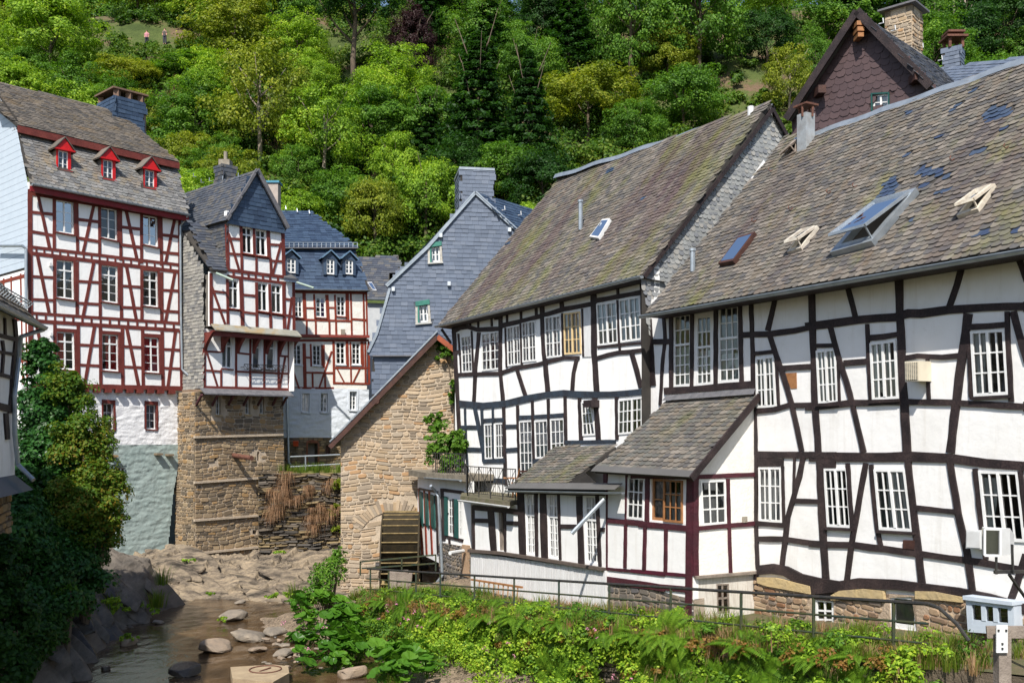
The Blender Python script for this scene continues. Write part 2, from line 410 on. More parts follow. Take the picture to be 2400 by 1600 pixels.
# ---------------------------------------------------------------- material library
PL_WHITE = limewash('white_plaster', (.85, .845, .84), (.79, .785, .77))
PL_OLD = limewash('aged_white_plaster', (.84, .83, .825), (.73, .715, .69), 5)
PL_CREAM = plain('cream_plaster', (.83, .81, .77), (.76, .735, .69), .85, 3, .5, 14)
TB_RED = oak('red_brown_timber', (.085, .018, .015), (.14, .028, .022), (.20, .048, .036))
TB_BRIGHT = plain('bright_red_paint', (.56, .014, .016), (.46, .012, .014), .4, 4, .15, 30)
TB_RUST = plain('rust_red_timber', (.24, .04, .018), (.16, .028, .016), .55, 6, .35, 30)
TB_BLACK = oak('black_brown_timber', (.012, .009, .01), (.028, .019, .02), (.06, .04, .038))
TB_MAROON = plain('maroon_timber', (.05, .016, .022), (.085, .02, .03), .55, 3, .7, 16)
TB_BLUE = plain('weathered_blue_black_timber', (.024, .026, .034), (.035, .052, .075), .6, 3, .6, 16)
WD_WHITE = plain('white_window_paint', (.80, .80, .80), (.72, .72, .71), .45, 6, .1, 40)
WD_CREAM = plain('cream_window_paint', (.76, .58, .32), (.68, .50, .27), .5, 6, .1, 40)
WD_ORANGE = plain('varnished_wood', (.40, .19, .08), (.27, .12, .05), .4, 8, .2, 40)
WD_GREY = plain('grey_weathered_wood', (.30, .25, .21), (.19, .155, .13), .85, 4, .6, 30)
WD_BROWN = plain('brown_barge_board', (.085, .038, .028), (.05, .024, .02), .6, 5, .4, 30)
WD_GREEN = plain('dark_green_shutter', (.012, .06, .055), (.02, .085, .075), .5, 6, .2, 30)
WD_BOARD = plain('white_board', (.74, .74, .745), (.63, .62, .62), .7, 4, .25, 30, stretch=(3, 3, .4))
SIDING = plain('pale_blue_siding', (.50, .57, .65), (.46, .53, .61), .6, 2, .1, 20)
ZINC = plain('zinc', (.42, .46, .50), (.30, .34, .38), .42, 3, .1, 20, metal=.6, spec=.5)
LEAD = plain('lead_flashing', (.16, .155, .165), (.10, .10, .11), .6, 5, .3, 20)
IRON = plain('dark_iron', (.02, .022, .024), (.045, .04, .035), .55, 9, .3, 40)
IRON_GREEN = plain('mossy_green_iron', (.022, .04, .034), (.055, .055, .02), .6, 4, .3, 40)
RUST = plain('rusty_iron', (.17, .075, .05), (.09, .04, .03), .8, 9, .4, 40)
WHITE_METAL = plain('white_metal', (.66, .67, .68), (.58, .58, .58), .4, 4)
CONC = plain('concrete', (.33, .30, .25), (.22, .19, .15), .9, 3, .5, 20)
SANDST = plain('sandstone', (.52, .39, .20), (.40, .31, .18), .9, 3, .8, 10)
MORTAR = plain('lime_mortar', (.52, .43, .33), (.40, .325, .245), .95, 3, .8, 30)
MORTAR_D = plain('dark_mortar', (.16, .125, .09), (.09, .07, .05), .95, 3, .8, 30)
ROOM = plain('room_wall', (.22, .20, .18), (.17, .16, .14), .9)
DARK = plain('grille_shade', (.03, .028, .026), (.02, .02, .02), .9)  # near-black for a flat sheet standing in for shade between grille slats
GLASS = glass_mat('window_glass'); GLASS_B = glass_mat('bright_glass', .8, 4.5); GLASS_S = glass_mat('skylight_glass', .85, 8)
CURT = plain('white_curtain', (.75, .74, .71), (.68, .67, .64), .9, 4)
CURT_R = plain('red_curtain', (.78, .035, .03), (.62, .02, .02), .9, 4)
CURT_G = plain('grey_curtain', (.30, .29, .28), (.22, .21, .20), .9, 4)
DECK = plain('roof_deck', (.035, .032, .03), (.05, .045, .04), .9)
ST_MILL = pieces('mill_stone', [(0.469, 0.355, 0.242), (0.41, 0.319, 0.223), (0.511, 0.395, 0.271), (0.351, 0.283, 0.211), (0.435, 0.321, 0.204), (0.533, 0.415, 0.289), (0.309, 0.248, 0.186), (0.434, 0.353, 0.264), (0.453, 0.281, 0.151), (0.394, 0.323, 0.243), (0.49, 0.375, 0.257)], .85, 1.5, .25, .8, 18)
ST_TOWER = pieces('tower_stone', [(0.287, 0.208, 0.128), (0.351, 0.254, 0.155), (0.215, 0.165, 0.112), (0.385, 0.29, 0.18), (0.258, 0.197, 0.132), (0.162, 0.129, 0.094), (0.384, 0.247, 0.12), (0.321, 0.243, 0.158)], .85, 1.5, .35, .8, 18)
ST_GREY = pieces('grey_stone', [(.17, .15, .13), (.22, .19, .16), (.12, .11, .10), (.26, .21, .16), (.15, .14, .14)], .85, 1.5, .4, .8, 18)
ST_BASE = pieces('base_stone', [(.33, .22, .14), (.25, .17, .115), (.40, .28, .18), (.20, .16, .13), (.30, .16, .09), (.44, .33, .22)], .85, 1.5, .4, .8, 18)
ST_WHITE = pieces('whitewashed_stone', [(.80, .80, .81), (.76, .76, .78), (.82, .82, .82)], .8, 1.5, .15, .6, 20, fine=.08)
ST_BLUEW = pieces('bluish_white_stone', [(.66, .70, .76), (.70, .73, .78), (.62, .67, .74)], .8, 1.5, .15, .6, 20, fine=.08)
ST_SAGE = pieces('sage_green_stone', [(.27, .345, .325), (.29, .365, .345), (.25, .33, .31)], .8, 1.0, .3, .7, 16, fine=.12)
WALL_WHITE = plain('whitewash', (.78, .78, .79), (.70, .70, .72), .85, 3, .6, 12)
WALL_BLUEW = plain('bluish_whitewash', (.64, .68, .74), (.58, .62, .68), .85, 3, .6, 12)
WALL_SAGE = plain('sage_green_wash', (.33, .395, .375), (.26, .325, .31), .85, 2, .8, 8)
SL_BLUE = pieces('blue_slate', [(.040, .066, .115), (.050, .080, .135), (.034, .055, .098), (.056, .088, .145)], .42, 1.5, .25, .3, 30, .5)
SL_BLUE_L = pieces('pale_blue_slate', [(.125, .155, .215), (.14, .172, .235), (.112, .14, .195), (.155, .185, .245)], .5, 1.2, .2, .25, 30, .4)
SL_GREY = pieces('grey_side_slate', [(.30, .29, .265), (.34, .33, .30), (.27, .26, .245), (.38, .365, .33), (.20, .20, .20)], .7, 2.5, .35, .3, 30)
SL_BRUISE = pieces('blue_grey_roof_slate', [(.085, .095, .115), (.105, .11, .125), (.07, .078, .10), (.13, .125, .12)], .5, 1.2, .3, .3, 30, .4)
SL_BROWN = pieces('brown_shingle', [(.092, .060, .064), (.102, .066, .069), (.084, .055, .059)], .6, .8, .25, .25, 30)
SL_NEW = pieces('new_blue_slate', [(.055, .08, .135), (.045, .065, .12), (.065, .09, .14)], .45, 1.5, .25, .2, 30)
SL_WHITISH = pieces('pale_cladding_slate', [(.33, .34, .34), (.28, .29, .30), (.40, .40, .39), (.22, .23, .25), (.36, .35, .33)], .65, 2.5, .3, .3, 30)
# ================================================================ right-hand black-and-white house
facR = Fac((9.01, 18.5), (-.5536, 1))
nR = facR.N3(); uR = facR.U3()
hR = thing('timber_house', 'long black and white timber house with blue-patched slate roof and open skylights', 'house', facR.w(4, 2.2))
EZ = H+3.23
def qR(cr, *p): return quadpx(facR, cr, p)
winR = [  # quad, casements, cols, rows, curtain
 (qR(D2, (325, 325), (452, 308), (452, 860), (322, 872)), 1, 3, 4, (.42, 2), [(0, 1, .45, 1, 0)]),
 (qR(D2, (497, 335), (610, 322), (615, 848), (495, 860)), 1, 3, 4, (.45, 2), [(0, 1, .5, 1, 0)]),
 (qR(D2, (668, 265), (818, 245), (832, 825), (668, 838)), 1, 3, 4, (.42, 2), [(0, 1, .62, 1, 0)]),
 (qR(D2, (955, 650), (1095, 632), (1112, 1025), (962, 1032)), 2, 2, 3, None, [(0, .3, 0, 1, .3), (.7, 1, 0, 1, -.3)]),
 ([facR.uv(*D2(1418, 595)), facR.uv(*D3(130, 772)), facR.uv(*D3(150, 1190)), facR.uv(*D2(1438, 1000))], 2, 2, 3, None, [(0, .35, 0, 1, .2), (.7, 1, 0, 1, -.2)]),
 (qR(D3, (392, 732), (592, 706), (612, 1158), (412, 1170)), 2, 2, 3, None, [(0, .28, 0, 1, .2)]),
 (qR(D3, (1162, 642), (1425, 625), (1456, 1126), (1190, 1140)), 2, 2, 3, None, [(.02, .4, 0, 1, .3)]),
 (qR(D4, (978, 178), (1150, 178), (1157, 602), (984, 592)), 2, 2, 3, None, [(0, 1, 0, 1, 0)]),
 (qR(D5, (32, 185), (185, 186), (212, 568), (56, 560)), 2, 2, 3, None, None),
 (qR(D5, (356, 190), (556, 192), (608, 592), (392, 580)), 2, 2, 3, None, [(.3, .95, 0, 1, 0)]),
 (qR(D5, (1030, 200), (1285, 206), (1335, 660), (1078, 650)), 2, 2, 3, None, [(0, .5, .1, .8, .6)]),
]
for f_, g_ in zip(winR, ['', '', '', '']): pass
for s_ in (-2.55, -4.0):
    for y_ in (0, 1):
        zt_ = facR.uv(*D3(1425, 625))[1]-.05 if not y_ else facR.uv(*D5(1285, 206))[1]-.1; winR.append(([(s_+.85, zt_), (s_, zt_+.02), (s_, zt_-1.35), (s_+.85, zt_-1.37)], 2, 2, 3, None, [(0, .35, 0, 1, .3)]))
holesR = [w_[0] for w_ in winR]
cellar1 = qR(D4, (1400, 1180), (1568, 1185), (1568, 1440), (1412, 1440)); cellar1[1] = facR.uv(*D5(95, 1030)); cellar1[2] = facR.uv(*D5(98, 1240))
cellar2 = qR(D5, (462, 998), (628, 1010), (632, 1228), (470, 1205))
cellar3 = qR(D5, (955, 1020), (1240, 1055), (1245, 1240), (965, 1205))
sA = -6.0; sB = facR.uv(*D2(128, 400))[0]
outerR = [(sA, 1.4), (sB, 1.4), (sB, EZ+.5), (sA, EZ+.5)]
wallmesh(hR, facR, outerR, holesR+[cellar1, cellar2], PL_OLD, .2)
room(hR, facR, sA+.05, sB-.05, 1.45, EZ+.4, .2, 1.6, ROOM)
b = B()   # end and back walls
for s_ in (sA, sB):
    b.add([facR.w(s_, 1.4, -.2), facR.w(s_, 1.4, -8.4), facR.w(s_, EZ, -8.4), facR.w(s_, EZ+5, -4.3), facR.w(s_, EZ, -.2)], [(0, 1, 2, 3, 4)])
b.add([facR.w(sA, 1.4, -8.4), facR.w(sB, 1.4, -8.4), facR.w(sB, EZ, -8.4), facR.w(sA, EZ, -8.4)], [(0, 1, 2, 3)])
b.go('rear_wall', PL_OLD, hR)
for k, (q, ca, co, ro, tr, cu) in enumerate(winR):
    window(hR, facR, q, WD_WHITE, GLASS, ca, co, ro, .035 if k > 2 else .0, .05, .028, .05, tr, cu, CURT, .09 if k in (4, 5, 6, 8, 9) else None, TB_BLACK)
for k, q in enumerate((cellar1, cellar2)):
    window(hR, facR, q, WD_WHITE, GLASS, (1, 1, 3)[k], (2, 1, 1)[k], (3, 1, 1)[k], .0, .07, .04, .06, None, [(0, 1, 0, 1, 0)] if k == 1 else None, CURT_G)
def bR(cr, w, *p, m=None, o=.035): beam(hR, facR, cr, p, w, m or TB_BLACK, o, .07)
for w_, *p in [
 (46, (135, 350), (150, 640), (165, 860)), (20, (250, 330), (262, 500), (240, 700), (232, 880), (222, 1010)), (40, (160, 525), (305, 522)),
 (28, (308, 305), (308, 880)), (24, (468, 285), (465, 872)), (28, (650, 255), (648, 862)), (28, (834, 190), (848, 830)), (52, (255, 905), (955, 850)),
 (30, (918, 165), (932, 600), (935, 850)), (42, (300, 300), (560, 250), (830, 190)), (42, (848, 472), (1050, 465), (1250, 440), (1385, 412)),
 (34, (1122, 120), (1075, 320), (1048, 440)), (36, (1060, 470), (1110, 620), (1170, 790), (1235, 1010), (1310, 1362)), (32, (945, 616), (1092, 600)),
 (40, (1165, 728), (1390, 712)), (38, (958, 1055), (1100, 1042), (1210, 1012), (1415, 1008)), (44, (1382, 60), (1392, 420), (1410, 1000), (1436, 1375)),
 (17, (1112, 640), (1132, 1012)), (24, (938, 850), (950, 1100), (958, 1390))]: bR(D2, w_, *p)
for w_, *p in [
 (62, (-100, 605), (60, 590), (300, 555), (590, 530), (690, 502), (780, 505), (990, 480), (1250, 458), (1600, 450)), (34, (200, 200), (240, 370), (282, 540)),
 (56, (615, 125), (622, 500), (638, 900), (655, 1200), (680, 1570)), (44, (1112, 80), (1060, 290), (995, 465)), (44, (1515, 40), (1600, 260)),
 (38, (90, 610), (150, 830), (240, 1120), (345, 1565)), (32, (-60, 752), (142, 748)), (26, (372, 585), (382, 850), (400, 1175)), (42, (388, 692), (500, 680), (602, 665)),
 (42, (195, 885), (375, 870)), (48, (-100, 1222), (60, 1215), (250, 1190), (640, 1180), (1030, 1185), (1150, 1192), (1600, 1218)), (40, (662, 845), (760, 830), (950, 840), (1075, 825)),
 (24, (833, 850), (845, 1168)), (62, (1148, 505), (1105, 800), (1062, 1150), (1008, 1570)), (42, (1160, 608), (1430, 592)), (36, (1442, 490), (1455, 800), (1476, 1180)),
 (26, (1148, 640), (1166, 1145)), (50, (1488, 490), (1600, 880)), (15, (150, 880), (160, 1195))]: bR(D3, w_, *p)
for w_, *p in [(52, (958, 82), (1300, 82), (1570, 85)), (64, (972, 138), (1168, 140)), (24, (960, 85), (958, 600), (970, 960)), (18, (1162, 170), (1172, 615)), (15, (1254, 90), (1246, 400)),
 (36, (1322, 88), (1290, 250), (1245, 420), (1200, 560), (1180, 750), (1155, 950)), (38, (1240, 432), (1445, 440)), (46, (1442, 105), (1465, 620), (1500, 1060)),
 (38, (955, 606), (1180, 622)), (42, (962, 726), (1170, 728), (1310, 745), (1470, 768)), (66, (1440, 150), (1568, 152))]: bR(D4, w_, *p)
for w_, *p in [(62, (-60, 108), (300, 115), (580, 108), (850, 118), (1080, 150), (1340, 172)), (32, (18, 150), (28, 500), (45, 910)), (24, (188, 150), (216, 572)), (32, (305, 150), (265, 380), (225, 600), (180, 915)),
 (26, (338, 160), (375, 560), (402, 690)), (44, (570, 100), (600, 350), (628, 600), (670, 935)), (18, (30, 572), (232, 580)), (18, (372, 590), (632, 606)),
 (42, (-60, 668), (230, 680), (640, 732), (940, 775), (1060, 792), (1340, 842)), (34, (628, 440), (890, 466)), (40, (848, 145), (900, 480), (955, 720), (995, 990)),
 (30, (1010, 185), (1050, 570), (1080, 770)), (28, (1300, 200), (1340, 560)), (46, (1340, 740), (1235, 1045))]: bR(D5, w_, *p)
# the wall goes on past the edge of the photo
zh = [facR.uv(*D3(1590, 452))[1], facR.uv(*D3(1590, 1217))[1], facR.uv(*D5(1330, 172))[1], facR.uv(*D5(1330, 840))[1], facR.uv(*D5(1330, 1085))[1]]; sR = facR.uv(*D3(1590, 452))[0]+.05
for z_ in zh: b = B(); prism(b, facR, [(sR, z_-.09), (sA, z_-.05), (sA, z_+.12), (sR, z_+.09)], -.02, .036); b.go('beam', TB_BLACK, hR)
for s_ in (-1.35, -2.75, -4.2, -5.9):
    b = B(); prism(b, facR, [(s_, zh[4]), (s_+.2, zh[4]), (s_+.14, EZ-.05), (s_-.05, EZ-.05)], -.02, .042); b.go('beam', TB_BLACK, hR)
# heavy crooked sill beam
beam(hR, facR, D4, [(975, 965), (1090, 955), (1190, 970), (1300, 1028), (1440, 1062), (1590, 1085)], 78, TB_BLACK, .07, .06)
beam(hR, facR, D5, [(-40, 960), (120, 945), (260, 925), (500, 935), (700, 955), (900, 985), (1100, 1018), (1340, 1090)], 66, TB_BLACK, .07, .06)
bR(D5, 60, (-20, 1000), (95, 1010)); bR(D4, 46, (955, 990), (948, 1160))
b = B(); prism(b, facR, qR(D5, (550, 645), (622, 648), (622, 706), (550, 700)), 0, .05)
b.go('air_vent', WD_BROWN, hR)
fBay = facR.off(.3); cb3 = quadpx(fBay, D5, ((955, 1030), (1240, 1065), (1245, 1215), (965, 1190)))
bw = B(); prism(bw, fBay, cellq(cb3, -.06, 1.06, -.16, 0), -.3, .06); prism(bw, fBay, cellq(cb3, -.04, 1.04, 1.0, 1.3), -.3, .0); prism(bw, fBay, cellq(cb3, -.04, 0, 0, 1), -.3, .0); prism(bw, fBay, cellq(cb3, 1.0, 1.04, 0, 1), -.3, .0); BAYP = plain('pale_blue_paint', (.52, .58, .66), (.46, .52, .60), .5, 5); bay = bw.go('bay_window', BAYP, hR)
window(bay, fBay, cb3, BAYP, GLASS, 3, 1, 1, -.0, .08, .03, .06)
# rubble base with sandstone caps
base = B(); gp = [facR.uv(*D4(940, 1010)), facR.uv(*D4(1100, 1010)), facR.uv(*D4(1390, 1095)), facR.uv(*D5(600, 990)), facR.uv(*D5(960, 1030)), facR.uv(*D5(1340, 1110)), (sA, 1.5), (facR.uv(*D4(940, 1300))[0], 1.5)]
polyB = [facR.uv(*D4(945, 1025)), facR.uv(*D4(1390, 1100)), facR.uv(*D5(120, 1030)), facR.uv(*D5(600, 1010)), facR.uv(*D5(950, 1040)), (facR.uv(*D5(1340, 1120))[0], facR.uv(*D5(1340, 1120))[1]), (sA, 3.2), (sA, 1.5), (facR.uv(*D4(945, 1300))[0], 1.5)]
gr = lambda q, e: [(p[0]+(p[0]-sum(a[0] for a in q)/4)*e, p[1]+(p[1]-sum(a[1] for a in q)/4)*e) for p in q]
hb = [gr(c, .06) for c in (cellar1, cellar2)]
wallmesh(hR, facR, polyB, [c for c in hb], plain('base_mortar', (.47, .37, .28), (.33, .25, .18), .95, 3, .8, 20), .05, 'stone_base', .03)
sb_ = hR.children[-1] if False else None
rubble(hR, facR, polyB, ST_BASE, (.08, .2), (.12, .42), .03, .035, 160, hb, convex=False, base=.03)
for q in (((985, 1018), (1120, 1020), (1385, 1085), (1392, 1145), (1200, 1110), (1060, 1085), (985, 1060)),):
    b = B(); prism(b, facR, qR(D4, *q), 0, .11); b.go('cap_stone', SANDST, hR)
for q in (((95, 1000), (150, 970), (300, 958), (430, 972), (440, 1035), (260, 1028), (95, 1030)), ((640, 972), (760, 975), (940, 1010), (940, 1045), (800, 1030), (640, 1022))):
    b = B(); prism(b, facR, qR(D5, *q), 0, .11); b.go('cap_stone', SANDST, hR)
# ---- roof R
SLOPE_R = (-nR*5+Vector((0, 0, 5.55)))
plR = Plane3(facR.w(0, EZ, .7), uR, SLOPE_R); dn = -plR.e2
ST_OLD = [(0.174, 0.154, 0.129), (0.149, 0.134, 0.117), (0.209, 0.184, 0.157), (0.128, 0.118, 0.109), (0.183, 0.154, 0.124), (0.162, 0.151, 0.131), (0.239, 0.211, 0.182), (0.116, 0.111, 0.11)]
SLR = pieces('old_roof_slate_near', ST_OLD, .75, .8, .35, .35, 25, .25, moss=[
 (plR.e1, dn, (.075, .05, .055), .5, .75, .9, .12, .75, 3.1), (plR.e1, dn, (.16, .165, .035), .56, .72, .9, .5, .65, 9.7), (plR.e1, dn, (.17, .10, .03), .60, .8, 1.3, .3, .5, 1.7)])
LT = plR.uv(*DD(1475, 727)); UT = plR.uv(*DD(1806, 312)); RTP = plR.uv(*DD(2352, 140))
rt = RTP[1]
polyR = [(sA, 0), (LT[0], 0), (UT[0], UT[1]), (UT[0]-1, rt), (sA, rt)]
b = B(); prism(b, plR, polyR, -.12, 0); roofR = b.go('roof', DECK, hR)
pR2 = Plane3(facR.w(0, EZ+5.55*rt/plR.e2.length*0+plR.w(0, rt).z-EZ, 0), uR, SLOPE_R)
rr0 = plR.w(sA, rt); rr1 = plR.w(UT[0]-.5, rt); bk = -nR*5-Vector((0, 0, 5.4))
mk('roof_back', [rr0, rr1, rr1+bk, rr0+bk], [(0, 1, 2, 3)], DECK, hR)
def frame_hole(cr, *p): return [plR.uv(*cr(*q)) for q in p]
sky_q = [frame_hole(D6, (1415, 1175), (1655, 1110), (1400, 1415), (1160, 1480)),
         frame_hole(D6, (630, 1380), (725, 1352), (600, 1520), (515, 1535)),
         frame_hole(D6, (995, 1330), (1080, 1312), (985, 1440), (905, 1465)),
         frame_hole(D6, (1990, 1110), (2100, 1075), (2000, 1220), (1880, 1260)),
         frame_hole(D6, (935, 830), (955, 810), (950, 880), (862, 925))]
blue = [frame_hole(D6, *q) for q in (((2020, 700), (2045, 620), (2185, 615), (2190, 660), (2100, 690)), ((1415, 1140), (1450, 1050), (1540, 1000), (1535, 1070), (1520, 1110)),
  ((1640, 1000), (1645, 955), (1770, 965), (1835, 1010), (1830, 1045), (1740, 1025)), ((1560, 665), (1560, 645), (1620, 625), (1620, 650)), ((1830, 635), (1895, 595), (1898, 612), (1850, 640)),
  ((1955, 895), (1957, 880), (2040, 845), (2042, 868)), ((1725, 808), (1728, 795), (1785, 770), (1785, 790)), ((1640, 1080), (1720, 1040), (1725, 1060), (1660, 1085)), ((1730, 1125), (1732, 1105), (1810, 1078), (1810, 1100)),
  ((1975, 1360), (1980, 1330), (2040, 1320), (2040, 1352)), ((2165, 1350), (2170, 1315), (2225, 1305), (2225, 1335)), ((2120, 755), (2125, 735), (2155, 725), (2155, 745)), ((1575, 905), (1578, 885), (1610, 878), (1610, 895)),
  ((1360, 1215), (1360, 1170), (1400, 1160), (1400, 1200)), ((1930, 545), (1935, 525), (1995, 490), (1995, 510)), ((1590, 1280), (1590, 1262), (1640, 1250), (1640, 1270)))]
_old = pip
def slates_patch(par, pl, poly, mat, patches, pmat, holes, **kw):
    """main slates leave the patches out; the patches get newer slates, each its own object"""
    slates(par, pl, poly, mat, holes=list(holes)+list(patches), **kw)
    kw2 = dict(kw); kw2['nmax'] = 30
    for q in patches: slates(par, pl, [(a, z) for a, z in q], pmat, **kw2)
slates_patch(roofR, plR, polyR, SLR, blue, SL_NEW, sky_q, ch=.15, cw=.2, jit=.014, thick=.013, nmax=300)
# ridge capping
b = B(); R0 = plR.w(sA, rt, .03); R1 = plR.w(UT[0]-.7, rt, .03); n_ = 34; prev = None; v = []
for i in range(n_+1):
    p = R0.lerp(R1, i/n_)+Vector((0, 0, .02*math.sin(i*1.7))); v += [p-plR.e2*.16-Vector((0, 0, .0)), p+Vector((0, 0, .05)), p-nR*.15-Vector((0, 0, .08))]
b.add(v, [(i*3+k, i*3+k+1, i*3+k+4, i*3+k+3) for i in range(n_) for k in (0, 1)]); b.go('ridge_flashing', ZINC, roofR)
def gutter(par, pts, r=.07, mat=ZINC):
    b = B(); n = 7; rings = []
    for i, p in enumerate(pts):
        p = Vector(p); d = (Vector(pts[min(i+1, len(pts)-1)])-Vector(pts[max(i-1, 0)])).normalized(); x = d.cross(Vector((0, 0, 1))).normalized()
        rings.append([p+x*math.cos(math.pi*(1+k/(n-1)))*r+Vector((0, 0, 1))*math.sin(math.pi*(1+k/(n-1)))*r for k in range(n)])
    v = [q for g in rings for q in g]; b.add(v, [(i*n+k, i*n+k+1, (i+1)*n+k+1, (i+1)*n+k) for i in range(len(pts)-1) for k in range(n-1)])
    for g in (rings[0], rings[-1]):
        b.add(g, [tuple(range(n))])
    for g0, g1 in zip(rings, rings[1:]):     # bead on the front lip
        for k in (0, n-1): b.bar(g0[k], g1[k], .018)
    return b.go('gutter', mat, par)
gutter(hR, [facR.w(s, EZ-.06, .78) for s in [sA+i*(LT[0]+.1-sA)/20 for i in range(21)]], .075)
b = B(); prism(b, facR, [(sA, EZ-.10), (LT[0], EZ-.10), (LT[0], EZ-.02), (sA, EZ-.02)], 0, .7); b.go('soffit', TB_BLACK, hR)
def skylight(par, pl, q, mat, openang=0, frame=.09, h=.12, label=None, glass=None):
    b = B(); u = .13; n = 4
    prismr = lambda qq, o0, o1: prism(b, pl, qq, o0, o1)
    prismr(cellq(q, 0, 1, 0, u), 0, h); prismr(cellq(q, 0, 1, 1-u, 1), 0, h*1.02); prismr(cellq(q, 0, u, u, 1-u), 0, h*.98); prismr(cellq(q, 1-u, 1, u, 1-u), 0, h*.98)
    o = b.go('skylight', mat, par)
    if label: o['label'] = label
    mk('sash_back', [pl.w(*c, -.11) for c in q], [(0, 1, 2, 3)], ROOM, o)
    c = cellq(q, u*.6, 1-u*.6, u*.6, 1-u*.6); hinge = (Vector(pl.w(*c[0], h))+Vector(pl.w(*c[1], h)))/2
    ax = (pl.w(*c[1], h)-pl.w(*c[0], h)).normalized(); R = Matrix.Rotation(openang, 3, ax)
    if openang and (R @ (pl.w(*c[3], h)-hinge)).dot(pl.nn) < 0: R = Matrix.Rotation(-openang, 3, ax)
    mk('pane', [hinge+R @ (pl.w(*p, h+.005)-hinge) for p in c], [(0, 1, 2, 3)], glass or GLASS_S, o)
    if openang:
        b2 = B(); cc = [hinge+R @ (pl.w(*p, h+.01)-hinge) for p in c]
        for i in range(4): b2.bar(cc[i], cc[(i+1) % 4], .07, .06)
        b2.bar(pl.w(*c[2], h), cc[2], .03); b2.go('sash', mat, o)
    return o
skylight(roofR, plR, sky_q[0], ZINC, math.radians(13), h=.16, label='large grey roof window propped wide open')
skylight(roofR, plR, sky_q[1], WD_BROWN, 0, h=.14, label='brown framed closed roof window')
skylight(roofR, plR, sky_q[2], plain('peeling_cream', (.62, .58, .5), (.42, .36, .30), .8, 8), math.radians(17), h=.1, label='small cream roof hatch propped open')
skylight(roofR, plR, sky_q[3], plain('peeling_cream_b', (.66, .60, .5), (.45, .38, .30), .8, 8), math.radians(16), h=.1, label='cream roof hatch propped open near the right edge')
skylight(roofR, plR, sky_q[4], WD_GREY, math.radians(20), h=.06)
def roofhook(par, pl, px):
    b = B(); p = pl.P(*px, .03); b.tube([p, p+pl.nn*.03-pl.e2*.1, p+pl.nn*.1-pl.e2*.12, p+pl.nn*.12-pl.e2*.05], .012, 5); b.go('roof_hook', RUST, par)
for x, y in ((1855, 910), (2165, 840), (1295, 1065), (1145, 1100), (925, 1195), (715, 1265), (810, 975)): roofhook(roofR, plR, D6(x, y))
# zinc chimney with rusty cap
cb = plR.P(*D6(985, 880)); b = B(); x0 = D6(953, 0)[0]; x1 = D6(1050, 0)[0]; Yc = cb.y+.25
zb = H+(HOR-D6(0, 900)[1])/F*Yc; zt = H+(HOR-D6(0, 678)[1])/F*Yc; wx = (x1-x0)/F*Yc
cc = Vector(((x0+x1)/2-1200, 0, 0))/F*Yc; cxy = Vector((cc.x, Yc, 0))
rotR = Matrix.Rotation(math.atan2(uR.y, uR.x), 3, 'Z')
b.box((cxy.x, cxy.y, (zb+zt)/2-.1), wx*.72, wx*.72, zt-zb+.4, rotR); chm = b.go('chimney', plain('pale_zinc', (.42, .45, .47), (.30, .30, .30), .55, 4, metal=.3), hR)
b = B()
for dx in (-1, 1):
    for dy in (-1, 1): b.bar((cxy.x+dx*wx*.3, cxy.y+dy*wx*.3, zt), (cxy.x+dx*wx*.3, cxy.y+dy*wx*.3, zt+.3), .05)
b.box((cxy.x, cxy.y, zt+.33), wx*1.05, wx*1.0, .05, rotR); b.go('chimney_cap', RUST, chm)
b = B(); p = plR.P(*D6(352, 1560)); b.tube([p, p+Vector((0, 0, .55))], .07); b.tube([p+Vector((0, 0, .55)), p+Vector((0, 0, .62))], .095); b.go('vent_pipe', ZINC, roofR)
# ================================================================ middle black-and-white house
facM = Fac((3.92, 27.9), (-6.265, 10.1))
nM = facM.N3(); uM = facM.U3()
hM = thing('crooked_timber_house', 'crooked black and white timber house with mossy steep roof beside the stone mill', 'house', facM.w(5, 1))
def qM(*p, cr=C8): return quadpx(facM, cr, p)
CW = [(0, .42, 0, 1, .55), (.58, 1, 0, 1, -.55)]; CF = [(0, .55, 0, 1, .25), (.5, 1, 0, 1, -.25)]
winM = [
 (qM((178, 490), (246, 478), (258, 730), (185, 738)), 1, 3, 4, CF), (qM((318, 470), (436, 450), (442, 712), (320, 725)), 2, 2, 4, CW),
 (qM((490, 425), (580, 408), (586, 680), (496, 692)), 2, 2, 3, CF), (qM((590, 392), (686, 378), (692, 655), (597, 666)), 2, 2, 3, CF),
 (qM((748, 356), (856, 343), (862, 626), (755, 638)), 2, 2, 3, CF), (qM((876, 332), (988, 318), (997, 606), (883, 613)), 2, 2, 3, [(0, 1, 0, 1, 0)]),
 (qM((1100, 268), (1238, 250), (1248, 536), (1112, 554)), 2, 2, 3, CF), (qM((1252, 240), (1396, 215), (1408, 512), (1265, 532)), 2, 2, 3, CF),
 (qM((335, 1085), (404, 1080), (406, 1320), (342, 1323)), 1, 3, 3, CF), (qM((410, 1080), (468, 1075), (475, 1318), (412, 1320)), 1, 3, 3, CF),
 (qM((572, 1065), (662, 1058), (668, 1430), (582, 1430)), 1, 3, 5, CF), (qM((678, 1062), (768, 1055), (776, 1316), (685, 1320)), 1, 3, 3, CF),
 (qM((785, 1050), (880, 1045), (886, 1300), (792, 1312)), 1, 3, 3, CF), (qM((995, 935), (1060, 926), (1098, 1160), (1003, 1166)), 1, 3, 3, CF),
 (qM((1250, 920), (1440, 895), (1442, 1140), (1245, 1158)), 2, 3, 3, CW),
]
sMB = facM.uv(*C8(135, 600))[0]; sMA = -.1
zMt = lambda s: H+4.35-.022*s
outerM = [(sMA, .6), (sMB, .6), (sMB, zMt(sMB)+.4), (sMA, zMt(0)+.4)]
wallmesh(hM, facM, outerM, [w_[0] for w_ in winM], PL_WHITE, .2)
